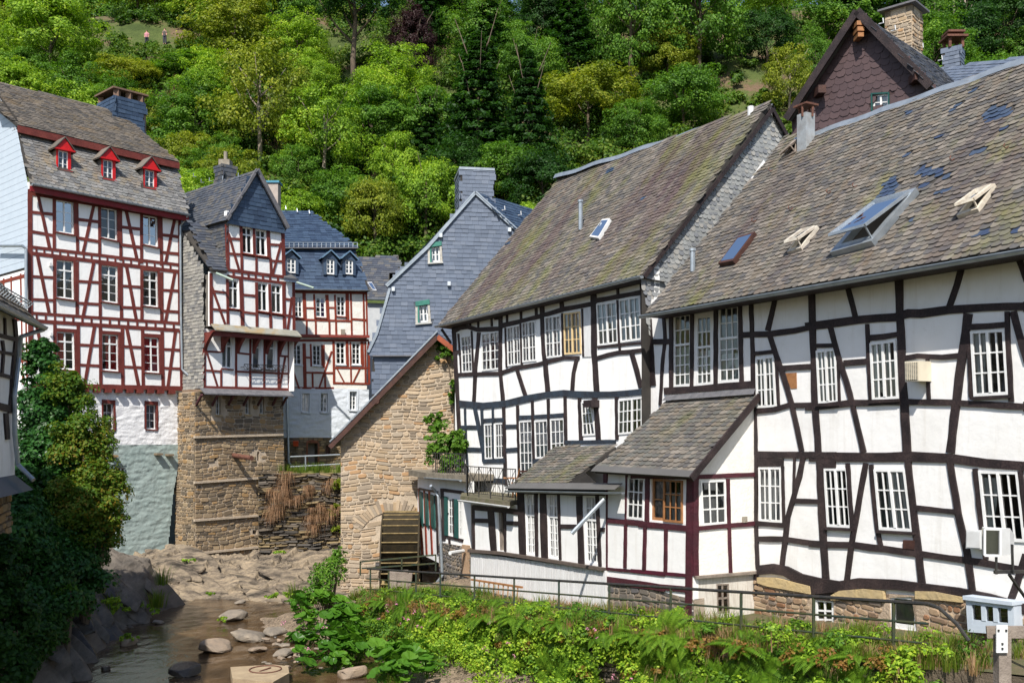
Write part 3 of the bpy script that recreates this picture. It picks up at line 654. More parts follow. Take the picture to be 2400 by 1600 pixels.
room(hM, facM, sMA+.05, sMB-.05, .7, zMt(sMB)+.2, .2, 1.6, ROOM)
b = B()
for s_ in (sMA, sMB):
    zt = zMt(s_)
    b.add([facM.w(s_, .6, -.2), facM.w(s_, .6, -8.6), facM.w(s_, zt, -8.6), facM.w(s_, zt+5.0, -4.4), facM.w(s_, zt, -.2)], [(0, 1, 2, 3, 4)])
b.add([facM.w(sMA, .6, -8.6), facM.w(sMB, .6, -8.6), facM.w(sMB, zMt(sMB), -8.6), facM.w(sMA, zMt(0), -8.6)], [(0, 1, 2, 3)])
b.go('side_wall', SL_WHITISH, hM)
for k, (q, ca, co, ro, cu) in enumerate(winM):
    window(hM, facM, q, WD_CREAM if k == 5 else WD_WHITE, GLASS, ca, co, ro, .03, .05, .028, .05, None, cu, CURT, None, label='cream painted window' if k == 5 else None)
def bM(w, *p, m=None, o=.03): beam(hM, facM, C8, p, w, m or TB_BLACK, o, .07)
for w_, *p in [(24, (128, 410), (145, 740), (160, 1000), (188, 1600)), (30, (128, 455), (170, 430), (225, 424), (290, 442), (445, 436)), (24, (448, 345), (444, 720), (466, 945)),
 (11, (240, 395), (242, 430)), (11, (294, 370), (296, 440)), (12, (385, 350), (388, 420)), (50, (430, 340), (432, 375)), (12, (490, 325), (492, 405)), (14, (586, 300), (588, 390)), (16, (688, 275), (692, 365)),
 (30, (455, 415), (590, 385), (720, 352), (880, 302), (1062, 268)), (28, (728, 258), (742, 600), (752, 680), (772, 890)), (26, (862, 220), (866, 310)), (36, (1080, 165), (1085, 600), (1104, 870)),
 (32, (1098, 246), (1400, 190)), (16, (1242, 130), (1246, 220)), (26, (1408, 85), (1418, 300), (1420, 570)), (22, (300, 462), (278, 700), (265, 940)), (10, (160, 470), (180, 740)), (10, (250, 450), (262, 740)), (24, (130, 596), (180, 592)),
 (26, (145, 750), (270, 745), (440, 740), (490, 722), (540, 705), (700, 678), (790, 655), (880, 634), (985, 632)), (28, (1105, 635), (1180, 612), (1250, 600), (1330, 592), (1480, 572)),
 (18, (1108, 562), (1410, 532)), (14, (1256, 520), (1260, 595)), (22, (560, 718), (590, 810), (622, 905)), (24, (966, 648), (945, 740), (935, 868)), (28, (1342, 605), (1375, 720), (1402, 838)),
 (14, (1005, 300), (1012, 625)), (14, (585, 400), (592, 680)), (14, (868, 330), (875, 625)), (14, (482, 430), (490, 700)), (16, (1246, 240), (1256, 540))]: bM(w_, *p)
for w_, *p in [(42, (155, 945), (330, 960), (480, 946), (620, 912), (760, 886), (880, 872), (960, 882), (1100, 886), (1300, 875), (1480, 858)), (13, (205, 975), (214, 1250), (225, 1420)), (26, (272, 970), (300, 1110), (326, 1245)),
 (17, (320, 968), (332, 1340)), (13, (395, 975), (400, 1340)), (20, (468, 960), (482, 1500)), (26, (165, 1106), (312, 1106)), (28, (325, 1062), (472, 1054)), (26, (478, 1102), (562, 1100)), (28, (478, 1262), (562, 1256)), (30, (178, 1256), (332, 1262)), (30, (330, 1338), (480, 1332)),
 (18, (563, 955), (578, 1470)), (18, (664, 928), (676, 1440)), (18, (772, 912), (780, 1330)), (20, (886, 860), (892, 1225)), (24, (985, 908), (996, 1195)), (32, (1088, 905), (1100, 1000), (1112, 1200)), (22, (1238, 888), (1240, 1190)), (30, (180, 1452), (300, 1460), (480, 1472))]: bM(w_, *p, m=TB_BLACK if w_ in (18, 24, 22, 32, 20) else TB_BLUE)
for w_, *p in [(30, (568, 1042), (882, 1024)), (24, (888, 1208), (1232, 1202)), (34, (665, 1340), (780, 1335))]: bM(w_, *p, m=TB_BLUE)
b = B(); prism(b, facM, qM((1010, 300), (1056, 294), (1070, 626), (1018, 628)), 0, .025); b.go('white_board_panel', WD_BOARD, hM)
b = B(); prism(b, facM, qM((1062, 925), (1118, 920), (1118, 970), (1062, 972)), 0, .3); b.go('beam_end', TB_BLACK, hM)
# roof M
EM0 = pt(*DD(1480, 630), 27.5); EM1 = pt(*DD(1006, 746), 37.9)
uE = (EM1-EM0).normalized(); inM = -nM
RM0 = pt(*DD(1775, 245), 30.1); RM1 = pt(*DD(1275, 407), 40.4)
plM = Plane3(EM0, uE, (RM0-EM0+RM1-EM1)); dnM = -plM.e2
SLM = pieces('old_roof_slate_far', ST_OLD, .75, .8, .35, .35, 25, .25, moss=[
 (plM.e1, dnM, (.085, .05, .055), .5, .72, .8, .10, .8, 4.4), (plM.e1, dnM, (.155, .165, .035), .5, .72, .9, .35, .7, 2.2), (plM.e1, dnM, (.15, .075, .035), .62, .8, 1.6, .1, .7, 7.7)])
rM0 = plM.to(RM0); rM1 = plM.to(RM1); eM1 = plM.to(EM1)
polyM = [(0, 0), eM1, rM1, rM0]
b = B(); prism(b, plM, polyM, -.12, 0); roofM = b.go('roof', DECK, hM)
skM = [plM.uv(*C7(*q)) for q in ((1165, 812), (1215, 806), (1140, 935), (1083, 925))]
slates_patch(roofM, plM, polyM, SLM, [[plM.uv(*C7(*q)) for q in t] for t in (((1165, 500), (1180, 470), (1235, 458), (1225, 480)), ((520, 965), (525, 945), (555, 938), (550, 955)), ((1415, 665), (1420, 650), (1440, 645), (1440, 660)))], SL_BLUE, [skM], ch=.165, cw=.22, jit=.014, thick=.013, nmax=300)
skylight(roofM, plM, skM, WHITE_METAL, 0, h=.12, label='small pale roof window above a rust streak')
bkM = -(RM0-EM0); bkM = Vector((-nM.x*4.6, -nM.y*4.6, -5.2))
mk('roof_back', [RM0, RM1, RM1+bkM, RM0+bkM], [(0, 1, 2, 3)], DECK, hM)
b = B(); v = []
for i in range(31):
    p = RM0.lerp(RM1, i/30)+Vector((0, 0, .03+.03*math.sin(i*.9))); v += [p-plM.e2*.16, p+Vector((0, 0, .06)), p+inM*.15-Vector((0, 0, .08))]
b.add(v, [(i*3+k, i*3+k+1, i*3+k+4, i*3+k+3) for i in range(30) for k in (0, 1)]); b.go('ridge_flashing', ZINC, roofM)
gutter(hM, [EM0.lerp(EM1, i/14)+nM*.09-Vector((0, 0, .05+.0*i)) for i in range(15)], .075)
b = B(); b.bar(EM0-Vector((0, 0, .07)), RM0-Vector((0, 0, .07)), .04, .12); b.bar(RM0-Vector((0, 0, .07)), RM0+bkM-Vector((0, 0, .07)), .04, .12); b.go('barge_board', TB_BLACK, roofM)
b = B(); so_ = [EM0+nM*.0, EM1, EM1+inM*.8+Vector((0, 0, -.05)), EM0+inM*.8+Vector((0, 0, -.05))]
b.add([p-Vector((0, 0, .1)) for p in so_], [(0, 1, 2, 3)]); b.go('soffit', TB_BLACK, hM)
b = B(); e1_ = EM1-Vector((0, 0, .15)); b.bar(e1_+inM*.15, facM.P(*C8(108, 535)), .1); b.go('eave_strut', TB_BLACK, hM)
b = B(); p = plM.P(*C7(1010, 865)); b.tube([p, p+Vector((0, 0, .95))], .075); b.tube([p+Vector((0, 0, .95)), p+Vector((0, 0, 1.02))], .1); b.go('vent_pipe', ZINC, roofM)
b = B(); p = plM.P(*D6(685, 650)); b.tube([p-Vector((0, 0, .3)), p+Vector((0, 0, .2))], .1, 10); b.go('flue', WHITE_METAL, roofM)
# gable cladding of M above the neighbour's roof
gfac = Fac((EM0.x, EM0.y), (inM.x, inM.y)); gfac.n = Vector((-uM.x, -uM.y)); gfac.O = Vector((EM0.x, EM0.y))+gfac.n*(-.12)
gE = (0.0, EM0.z-.15); gR_ = ((RM0-EM0).dot(inM), RM0.z-.1); gB = (gR_[0]*2, EM0.z)
polyG = [gE, (.0, 6), (gB[0], 6), gB, gR_]
mk('gable_wall', [gfac.w(*p) for p in polyG], [(0, 1, 2, 3, 4)], DECK, hM)
class GP:  # cladding plane
    def w(s, a, z, o=0): return gfac.w(a, z, o)
slates(hM, GP(), [gE, (.3, gE[1]-1.5), (gR_[0], gR_[1]-3.0), (gB[0], gB[1]+1), gR_], SL_WHITISH, .14, .17, .02, .012, 1, 200, name='cladding_slate')
b = B(); prism(b, facM, qM((1435, 590), (1468, 590), (1472, 1030), (1442, 1030)), .04, .16); b.go('downpipe', WHITE_METAL, hM)
# ================================================================ lean-to porch on the near house
facA = Fac((4.23, 23.2), (-.484, .875)); facAs = Fac((4.23, 23.2), (1.66, .93))
hA = thing('lean_to_annex', 'white lean-to annex with maroon timbers, slate roof and an open orange window', 'annex', facA.w(1.5, 2.2))
qA = lambda cr, *p: quadpx(facA, cr, p); qAs = lambda cr, *p: quadpx(facAs, cr, p)
sLa = facA.uv(*D1(1330, 700))[0]
wA1 = qA(D1, (1540, 325), (1686, 335), (1674, 706), (1530, 690)); wA2 = qA(D4, (148, 265), (250, 270), (250, 590), (145, 582)); wA3 = qA(D4, (252, 270), (396, 280), (396, 606), (250, 592))
zA0 = facA.uv(*D4(200, 1100))[1]; zAt = facA.uv(*D4(300, 235))[1]+.15
wallmesh(hA, facA, [(0, zA0-.1), (sLa, zA0), (sLa, zAt), (0, zAt)], [wA1, wA2, wA3], PL_WHITE, .15)
sS = facAs.uv(*D4(955, 600))[0]
wA4 = qAs(D4, (522, 280), (716, 272), (723, 612), (540, 626)); wA5 = qAs(D4, (655, 1070), (750, 1068), (757, 1290), (662, 1300))
topS = facAs.uv(*D2(962, 945))[1]
wallmesh(hA, facAs, [(0, facAs.uv(*D4(490, 1015))[1]), (sS, facAs.uv(*D4(950, 980))[1]), (sS, topS), (0, facAs.uv(*D4(500, 215))[1])], [wA4], PL_CREAM, .15, 'side_wall')
wallmesh(hA, facAs, [(0, 1.2), (sS, 1.2), (sS, facAs.uv(*D4(950, 985))[1]), (0, facAs.uv(*D4(490, 1020))[1])], [wA5], plain('peeling_white_boards', (.70, .66, .60), (.42, .36, .30), .8, 5, .5, 30, stretch=(5, 5, .5), lo=.45, hi=.8), .1, 'plank_skirting', -.02)
room(hA, facA, .75, sLa, 1.3, zAt, .15, 1.1, ROOM)
window(hA, facA, wA1, WD_WHITE, GLASS, 1, 3, 3, .02, .05, .03, .05, None, [(0, 1, .5, 1, 0)], CURT_G)
window(hA, facA, wA2, WD_ORANGE, GLASS, 1, 1, 2, -.05, .06, .03, .05, None, [(0, 1, 0, 1, 0)], CURT_G, label='open brown wooden window')
window(hA, facA, wA3, WD_ORANGE, GLASS, 1, 3, 3, .04, .045, .03, .05, None, [(0, 1, .3, 1, 0)], CURT, label='orange varnished sliding window')
window(hA, facAs, wA4, WD_WHITE, GLASS, 1, 3, 3, .03, .05, .035, .05, None, [(.1, .9, .3, 1, .3)], CURT_G)
window(hA, facAs, wA5, WD_GREY, GLASS, 1, 2, 2, -.02, .04, .05, .05)
def bA(fac, cr, w, *p, m=TB_MAROON, o=.03, wob=.05): beam(hA, fac, cr, p, w, m, o, wob)
for w_, *p in [(34, (1345, 290), (1345, 700), (1345, 1140)), (15, (1531, 310), (1524, 705)), (44, (1362, 705), (1700, 735), (1867, 757)), (24, (1522, 745), (1516, 1122)), (28, (1692, 765), (1682, 1152)), (26, (1358, 1128), (1600, 1150), (1867, 1182)), (60, (1352, 1225), (1600, 1255), (1867, 1298))]: bA(facA, D1, w_, *p)
for w_, *p in [(24, (268, 655), (264, 990)), (46, (60, 612), (250, 628), (430, 645)), (46, (455, 245), (448, 700), (440, 1390)), (30, (128, 260), (122, 590)), (26, (0, 968), (200, 985), (425, 1005)), (46, (0, 1072), (420, 1110)), (30, (0, 248), (430, 255))]: bA(facA, D4, w_, *p, m=plain('crimson_timber', (.10, .012, .03), (.05, .015, .025), .55, 3, .5, 16) if w_ == 26 else TB_MAROON, o=.04 if p[0][0] > 400 else .03)
for w_, *p in [(34, (505, 252), (965, 232)), (24, (735, 265), (745, 640), (756, 985)), (34, (505, 645), (950, 606)), (40, (490, 240), (490, 1010)), (20, (478, 1018), (975, 978))]: bA(facAs, D4, w_, *p, m=WD_GREY if w_ == 20 else TB_MAROON, o=.09 if w_ == 20 else .03)
# stone footing of the annex
pf = [(0, 1.3), (sLa, 1.3), (sLa, zA0+.02), (0, zA0-.08)]
wallmesh(hA, facA, pf, [], plain('footing_mortar', (.40, .33, .26), (.28, .22, .17), .95, 3, .8, 20), .3, 'stone_footing', -.02)
rubble(hA, facA, pf, ST_GREY, (.1, .2), (.15, .45), .03, .03, 80, [], base=-.02)
EA = facA.off(.32).P(*D4(452, 250)); TA = facR.P(*D2(965, 935)); plA = Plane3(EA, uR, TA-EA)
SLA = pieces('porch_slate', ST_OLD[:]+[(.13, .13, .12), (.155, .15, .135)], .75, .8, .35, .35, 25, .25, moss=[(plA.e1, -plA.e2, (.20, .13, .05), .55, .8, .6, 1.2, .6, 3.3), (plA.e1, -plA.e2, (.10, .11, .03), .55, .75, 1, .6, .5, 5.3)])
pa = [plA.uv(*D1(1245, 268)), (0, 0), plA.to(TA), plA.uv(*D2(262, 985))]
pa[0] = (pa[0][0], 0); b = B(); prism(b, plA, pa, -.08, 0); roofA = b.go('roof', DECK, hA)
slates(roofA, plA, pa, SLA, .15, .2, .016, .014, nmax=260)
b = B(); prism(b, plA, [(pa[0][0]+.05, -.06), (-.05, -.06), (-.05, .16), (pa[0][0]+.05, .16)], .03, .05); b.go('eave_slate', SL_BRUISE, roofA)
b = B(); b.bar(plA.w(-.06, -.05, -.02), plA.w(pa[2][0]-.06, pa[2][1], -.02), .05, .16); b.go('barge_board', TB_BLACK, roofA)
f0 = facR.P(*D2(275, 935)); f1 = facR.P(*D2(958, 882)); f2 = TA; f3 = plA.w(*pa[3])
b = B(); b.add([f0+nR*.04, f1+nR*.04, f2+nR*.1+plA.nn*.04, f3+nR*.1+plA.nn*.04], [(0, 1, 2, 3)]); b.go('flashing', LEAD, roofA)
# ================================================================ long low annex with tall windows and the flat balcony roof
facB = Fac((2.47, 26.3), (-3.75, 6.7)); nB = facB.N3(); uB = facB.U3()
hB = thing('low_annex', 'low white annex with tall narrow windows, dark posts and white boarded base', 'annex', facB.w(3, 1.6))
qB = lambda *p: quadpx(facB, D1, p)
wB = [qB((638, 465), (712, 468), (728, 1005), (652, 998)), qB((832, 472), (920, 478), (940, 1040), (845, 1026)), qB((1155, 490), (1262, 495), (1282, 1086), (1168, 1072))]
dB = qB((395, 635), (458, 640), (460, 968), (405, 968))
sB0 = 0.0; sB1 = facB.uv(*D1(182, 800))[0]; sBm = facB.uv(*D1(592, 600))[0]; zBt = facB.uv(*D1(900, 440))[1]; zBf = facB.uv(*D1(400, 555))[1]
zs = lambda x, y: facB.uv(*D1(x, y))[1]
wallmesh(hB, facB, [(sB0, zs(1340, 1120)), (sB1, zs(182, 975)), (sB1, zBf), (sBm, zBf), (sBm, zBt), (sB0, zBt)], wB+[dB], PL_WHITE, .15)
room(hB, facB, .05, sB1-.05, .8, zBf-.05, .15, 1.2, ROOM)
for q in wB: window(hB, facB, q, WD_WHITE, GLASS, 2, 2, 5, -.03, .05, .026, .05, (.36, 2), [(0, 1, .55, 1, 0)], CURT_G)
b = B(); prism(b, facB, [dB[0], bil(dB, .3, 0), bil(dB, .35, 1), dB[3]], -.12, -.05); dl = b.go('door', WD_GREY, hB)
b = B(); b.box(facB.w(*bil(dB, .28, .5), -.03), .03, .03, .1); b.go('handle', IRON, dl)
for w_, *p in [(20, (186, 575), (192, 962)), (52, (340, 620), (368, 978)), (16, (464, 620), (468, 975)), (36, (190, 706), (330, 710)), (36, (470, 726), (588, 730)), (56, (600, 460), (622, 1010)), (24, (736, 470), (744, 1015)), (56, (796, 480), (812, 1035)), (18, (934, 480), (950, 1048)), (36, (942, 755), (1100, 758)), (50, (1115, 490), (1135, 1090)), (26, (1272, 490), (1298, 1105)), (36, (1288, 782), (1338, 786)), (48, (185, 592), (400, 612), (590, 632)), (40, (590, 455), (1340, 472))]:
    beam(hB, facB, D1, p, w_, TB_BLACK, .03, .05)
beam(hB, facB, D1, [(162, 968), (460, 992), (800, 1045), (1345, 1130)], 26, plain('grey_brown_ledge', (.13, .10, .085), (.09, .07, .06), .7, 5, .4, 20), .12, .03, 'window_ledge')
beam(hB, facB, D1, [(768, 470), (772, 1030)], 10, WD_WHITE, .04, 0, 'white_post')
# vertical boarding under the ledge, board by board
bb0 = facB.uv(*D1(168, 1000))[0]; bb1 = facB.uv(*D1(1352, 1150))[0]; nb = 56; gro = B()
for i in range(nb):
    a0 = bb0+(bb1-bb0)*i/nb; a1 = bb0+(bb1-bb0)*(i+1)/nb; f_ = i/nb
    zt = zs(168, 985)+(zs(1352, 1145)-zs(168, 985))*f_; e = (a0-a1)*.06
    bo = B(); prism(bo, facB, [(a0-e, .5), (a1+e, .5), (a1+e, zt), (a0-e, zt)], -.05, .03+random.uniform(-.004, .004)); bo.go('board', WD_BOARD, hB)
mk('board_backing', [facB.w(bb0, .5, -.01), facB.w(bb1, .5, -.01), facB.w(bb1, zs(1352, 1145), -.01), facB.w(bb0, zs(168, 985), -.01)], [(0, 1, 2, 3)], CONC, hB)
EB = facB.off(.3).P(*D1(1335, 440)); EB1 = facB.off(.3).P(*D1(482, 428)); TB_ = facM.P(*D1(1000, 55)); plB = Plane3(EB, EB1-EB, TB_-EB)
pb = [(0, 0), plB.to(EB1), plB.uv(*D1(905, 58)), plB.uv(*D1(1430, 62)), (plB.uv(*D1(1430, 62))[0], 0)]
b = B(); prism(b, plB, pb, -.08, 0); roofB = b.go('roof', DECK, hB)
SLB = pieces('annex_slate', ST_OLD[:]+[(.14, .14, .12), (.12, .12, .105)], .75, .8, .35, .35, 25, .25, moss=[(plB.e1, -plB.e2, (.14, .15, .03), .5, .72, 1, .7, .6, 3.3)])
slates(roofB, plB, pb, SLB, .15, .2, .016, .014, nmax=200)
b = B(); prism(b, plB, [(-.5, -.05), (plB.to(EB1)[0]+.05, -.05), (plB.to(EB1)[0]-.05, .26), (-.5, .26)], .03, .05); b.go('eave_slate', SL_BRUISE, roofB)
gutter(hB, [EB.lerp(EB1, t/6)+nB*.05-Vector((0, 0, .06)) for t in range(-1, 7)], .05)
b = B(); p0 = facB.P(*D1(1330, 520), .3); p1 = facB.P(*D1(1045, 820), 1.1); b.tube([p0, p1], .055); b.go('rain_spout', ZINC, hB)
# flat balcony roof slab
zsl = facB.off(.3).uv(*D1(300, 555))[1]
k0 = facB.w(sBm, zsl, .35); k1 = facB.w(sB1+.25, zsl, .35); k2 = facM.P(*C8(195, 1400)); k3 = facM.P(*C8(650, 1400)); 
for p in (k2, k3): p.z = zsl
slb = B(); slb.add([k0, k1, k2, k3]+[p+Vector((0, 0, .14)) for p in (k0, k1, k2, k3)], [(0, 1, 2, 3), (4, 5, 6, 7), (0, 1, 5, 4), (1, 2, 6, 5), (2, 3, 7, 6), (3, 0, 4, 7)])
slb.go('flat_roof', plain('mossy_roofing', (.16, .135, .10), (.10, .10, .05), .9, 4, .6, 20), hB)
gutter(hB, [k1+nB*.05, k0+nB*.05], .05, WHITE_METAL)
rl = thing('balcony_railing', 'thin iron balcony railing with crossed bars on the flat annex roof', 'railing', k0.lerp(k1, .5)+Vector((0, 0, .14)))
zr = zsl+.14; ht = .98
A0 = k0-nB*.2-uB*(-.0); A1 = k1-nB*.2-uB*.15; A2 = k2.lerp(k1, .2)
A0 = Vector((A0.x, A0.y, zr)); A1 = Vector((A1.x, A1.y, zr)); A2 = Vector((k2.x, k2.y, zr))
for P0, P1, nn_ in ((A0, A1, 4), (A1, A2, 2)):
    b = B(); b.bar(P0+Vector((0, 0, ht)), P1+Vector((0, 0, ht)), .03); b.go('top_rail', IRON, rl)
    b = B(); b.bar(P0+Vector((0, 0, .12)), P1+Vector((0, 0, .12)), .022); b.go('lower_rail', IRON, rl)
    for i in range(nn_+1):
        p = P0.lerp(P1, i/nn_); b = B(); b.bar(p, p+Vector((0, 0, ht)), .035); b.go('post', IRON, rl)
        if i < nn_:
            q = P0.lerp(P1, (i+1)/nn_); b = B(); b.bar(p+Vector((0, 0, .12)), q+Vector((0, 0, ht)), .014); b.bar(q+Vector((0, 0, .12)), p+Vector((0, 0, ht)), .014); b.go('cross_bar', IRON, rl)
            for t in (.25, .4, .6, .75): m_ = p.lerp(q, t); b = B(); b.bar(m_+Vector((0, 0, .12)), m_+Vector((0, 0, ht)), .013); b.go('baluster', IRON, rl)
# folding garden chair and small table on the balcony
cp = k0.lerp(k3, .45)+uB*.3; cp.z = zr
ch = thing('garden_chair', 'slatted wooden folding chair on the flat balcony roof', 'chair', cp)
ax = uB; ay = -nB
def cpt(a, bb, z): return cp+ax*a+ay*bb+Vector((0, 0, z))
b = B(); b.bar(cpt(-.2, 0, 0), cpt(.22, 0, .5), .03); b.bar(cpt(-.2, .42, 0), cpt(.22, .42, .5), .03); b.bar(cpt(.2, 0, 0), cpt(-.3, 0, .95), .03); b.bar(cpt(.2, .42, 0), cpt(-.3, .42, .95), .03); b.go('frame', WD_ORANGE, ch)
for i in range(5): b = B(); b.bar(cpt(-.15+.09*i, 0, .46), cpt(-.15+.09*i, .42, .46), .07, .02); b.go('seat_slat', WD_ORANGE, ch)
for i in range(5): t = .55+.09*i; b = B(); b.bar(cpt(.2-.5*t/1.0, 0, t*.95), cpt(.2-.5*t, .42, t*.95), .02, .06); b.go('back_slat', WD_BROWN, ch)
tb_ = thing('folding_table', 'small orange wooden balcony table beside the folding chair', 'table', cpt(.65, .2, 0))
b = B(); b.box(cpt(.65, .2, .62), .5, .5, .03); b.go('table_top', WD_ORANGE, tb_)
b = B(); b.bar(cpt(.45, .2, 0), cpt(.85, .2, .6), .03); b.bar(cpt(.85, .2, 0), cpt(.45, .2, .6), .03); b.go('leg_frame', IRON, tb_)
# ================================================================ shuttered wing beside the wheel
cX = Vector((-2.67, 36.5)); facX = Fac(cX, (1.02, -1.5)); facXl = Fac(cX, (-1.02, 3.0))
hX = thing('shuttered_wing', 'small white wing with dark green shutters and a flat roof beside the waterwheel', 'annex', Vector((cX.x, cX.y, 1)))
zXt = facX.uv(*C6(700, 905))[1]; zXm = facX.uv(*C6(700, 1255))[1]
wX = [quadpx(facX, C6, ((712, 995), (742, 1000), (745, 1210), (716, 1205))), quadpx(facX, C6, ((772, 1010), (792, 1015), (793, 1225), (776, 1222)))]
wallmesh(hX, facX, [(-.0, zXm), (2.2, zXm), (2.2, zXt+.1), (0, zXt+.1)], wX, PL_WHITE, .15)
for q in wX: window(hX, facX, q, WD_WHITE, GLASS, 1, 2, 4, .0, .05, .03, .05, None, [(0, 1, 0, 1, 0)], CURT)
for x0, x1, y0, y1 in ((695, 712, 985, 1208), (752, 772, 1000, 1222)):
    b = B(); prism(b, facX, quadpx(facX, C6, ((x0, y0), (x1, y0+4), (x1+2, y1+4), (x0+2, y1))), .02, .06); b.go('shutter', WD_GREEN, hX)
for w_, *p in [(16, (678, 940), (690, 1240)), (18, (690, 950), (800, 965)), (16, (695, 1215), (800, 1240)), (12, (745, 1000), (750, 1220)), (10, (720, 1230), (722, 1260)), (10, (695, 1082), (715, 1086))]: beam(hX, facX, C6, p, w_, TB_BLACK, .03, .05)
qXl = lambda *p: quadpx(facXl, C6, p)
zl0 = facXl.uv(*C6(580, 1330))[1]
wallmesh(hX, facXl, [(0, zl0), (3.4, zl0), (3.4, zXt+.1), (0, zXt+.1)], [], PL_WHITE, .15, 'side_wall')
for x0, x1 in ((550, 566), (582, 598), (614, 636)):
    b = B(); y0 = 955+(x0-550)*.3; prism(b, facXl, qXl((x0, y0), (x1, y0+8), (x1+5, y0+205), (x0+6, y0+180)), .0, .05); b.go('shutter', WD_GREEN, hX)
for w_, *p in [(8, (545, 940), (565, 1320)), (8, (575, 945), (590, 1320)), (8, (605, 955), (622, 1320)), (10, (645, 955), (655, 1320)), (12, (545, 942), (655, 962)), (9, (560, 1140), (650, 1175))]: beam(hX, facXl, C6, p, w_, TB_BLACK if w_ != 8 else TB_RUST, .03, .05)
pfx = [(0, .4), (2.2, .4), (2.2, zXm), (0, zXm)]
wallmesh(hX, facX, pfx, [], MORTAR, .2, 'stone_footing', -.01)
rubble(hX, facX, pfx, ST_GREY, (.09, .2), (.12, .35), .03, .04, 60, [])
b = B(); zt = zXt+.1
pln = [facX.w(2.2, 0, .35), facX.w(-.35, 0, .35), facXl.w(3.5, 0, .35), facXl.w(3.5, 0, -2.2), facX.w(2.2, 0, -2)]
pln = [(p.x, p.y) for p in pln]; n = len(pln)
b.add([(x, y, zt) for x, y in pln]+[(x, y, zt+.22) for x, y in pln], [tuple(range(n)), tuple(range(n, 2*n))]+[(i, (i+1) % n, n+(i+1) % n, n+i) for i in range(n)])
b.go('flat_roof', plain('weathered_concrete_roof', (.24, .21, .165), (.15, .13, .10), .9, 4, .6, 20), hX)
gutter(hX, [facX.w(-.3, zt+.05, .42), facX.w(2.2, zt+.05, .42)], .06)
b = B(); p0 = facX.P(*C6(612, 925), .4); b.tube([p0, facX.P(*C6(640, 960), .1), facX.P(*C6(655, 985), .08), facX.P(*C6(668, 1220), .08), facX.P(*C6(678, 1440), .1), facX.P(*C6(640, 1490), .6), facX.P(*C6(595, 1520), 1.2)], .055); b.go('downpipe', ZINC, hX)
b = B(); b.tube([facX.P(*C6(800, 1300), .15), facX.P(*C6(722, 1312), .9)], .07); b.go('outlet_pipe', WHITE_METAL, hX)
b = B(); prism(b, facX, quadpx(facX, C6, ((798, 1262), (838, 1268), (838, 1450), (798, 1440))), -.02, .06); b.go('brick_pier', plain('pale_brick', (.42, .29, .19), (.33, .22, .14), .9, 6, .7, 30), hX)
# ================================================================ stone mill
facW = Fac((-6.87, 40), (1, .06))
hW = thing('stone_mill', 'rubble stone mill gable with brown barge board and arched wheel opening', 'mill', facW.w(2.5, .8))
qW = lambda *p: quadpx(facW, C6, p)
gl = [facW.uv(*C6(95, 645)), facW.uv(*C6(650, 75)), facW.uv(*C6(760, 150)), (facW.uv(*C6(760, 300))[0], -.2), (facW.uv(*C6(95, 1400))[0], -.2)]
arch = qW((330, 1095), (360, 1085), (445, 1080), (530, 1088), (556, 1100), (562, 1480), (562, 1900), (330, 1900))
wallmesh(hW, facW, gl, [arch[:6]+[(arch[5][0], -.15), (arch[0][0], -.15)]], MORTAR, .6)
archring = qW((200, 1150), (250, 1050), (350, 1005), (440, 995), (520, 1010), (545, 1030), (545, 1085), (445, 1078), (330, 1092), (330, 1500), (320, 1500))
rubble(hW, facW, gl, ST_MILL, (.09, .22), (.14, .62), .028, .04, 300, [arch, archring[:9]], convex=True)
# arch voussoirs
ac = facW.uv(*C6(395, 1270)); rin = facW.uv(*C6(395, 1075))[1]-ac[1]
for i in range(30):
    a = math.radians(26+i*128/30); a2 = math.radians(26+(i+1)*128/30)-.02*random.random(); r1 = rin*1.0; r2 = rin*random.uniform(1.22, 1.42)
    q = [(ac[0]+math.cos(t)*r*1.05, ac[1]+math.sin(t)*r) for t, r in ((a, r1), (a, r2), (a2, r2), (a2, r1))]
    b = B(); prism(b, facW, q, -.02, .025+random.uniform(0, .025)); b.go('voussoir', ST_MILL, hW)
# other walls and roof
dpt = 7; rp = [facW.w(*gl[0], .45), facW.w(*gl[1], .45), facW.w(*gl[2], .45)]
ex = (Vector(rp[0])-Vector(rp[1])).normalized()*.55; lo = rp[0]+ex; back = Vector((-facW.n.x, -facW.n.y, 0))*(dpt)
b = B(); up = Vector((0, 0, .16)); b.add([lo, rp[1], rp[1]+back, lo+back, lo+up, rp[1]+up, rp[1]+back+up, lo+back+up], [(0, 1, 2, 3), (4, 5, 6, 7), (0, 1, 5, 4), (0, 3, 7, 4), (1, 2, 6, 5), (2, 3, 7, 6)]); rw = b.go('roof', SL_BLUE, hW)
rr = rp[2]+Vector((1.2, 0, -1.0)); b = B(); b.add([rp[1], rr, rr+back, rp[1]+back, rp[1]+up, rr+up, rr+back+up, rp[1]+back+up], [(0, 1, 2, 3), (4, 5, 6, 7), (0, 1, 5, 4), (1, 2, 6, 5), (2, 3, 7, 6)]); b.go('roof_slope', SL_BLUE, hW)
nW3 = facW.N3()
b = B(); b.bar(lo+nW3*.03-Vector((0, 0, .02)), rp[1]+nW3*.03-Vector((0, 0, .02)), .06, .18); b.go('barge_board', WD_BROWN, hW)
b = B(); b.bar(rp[1]+nW3*.03-Vector((0, 0, .02)), rr+nW3*.03-Vector((0, 0, .02)), .06, .2); b.go('barge_board', plain('orange_barge', (.34, .09, .04), (.24, .06, .03), .6, 5), hW)
b = B(); b.bar(lo+nW3*.04+up*1.3, rp[1]+nW3*.04+up*1.3, .08, .05); b.go('verge_flashing', ZINC, hW)
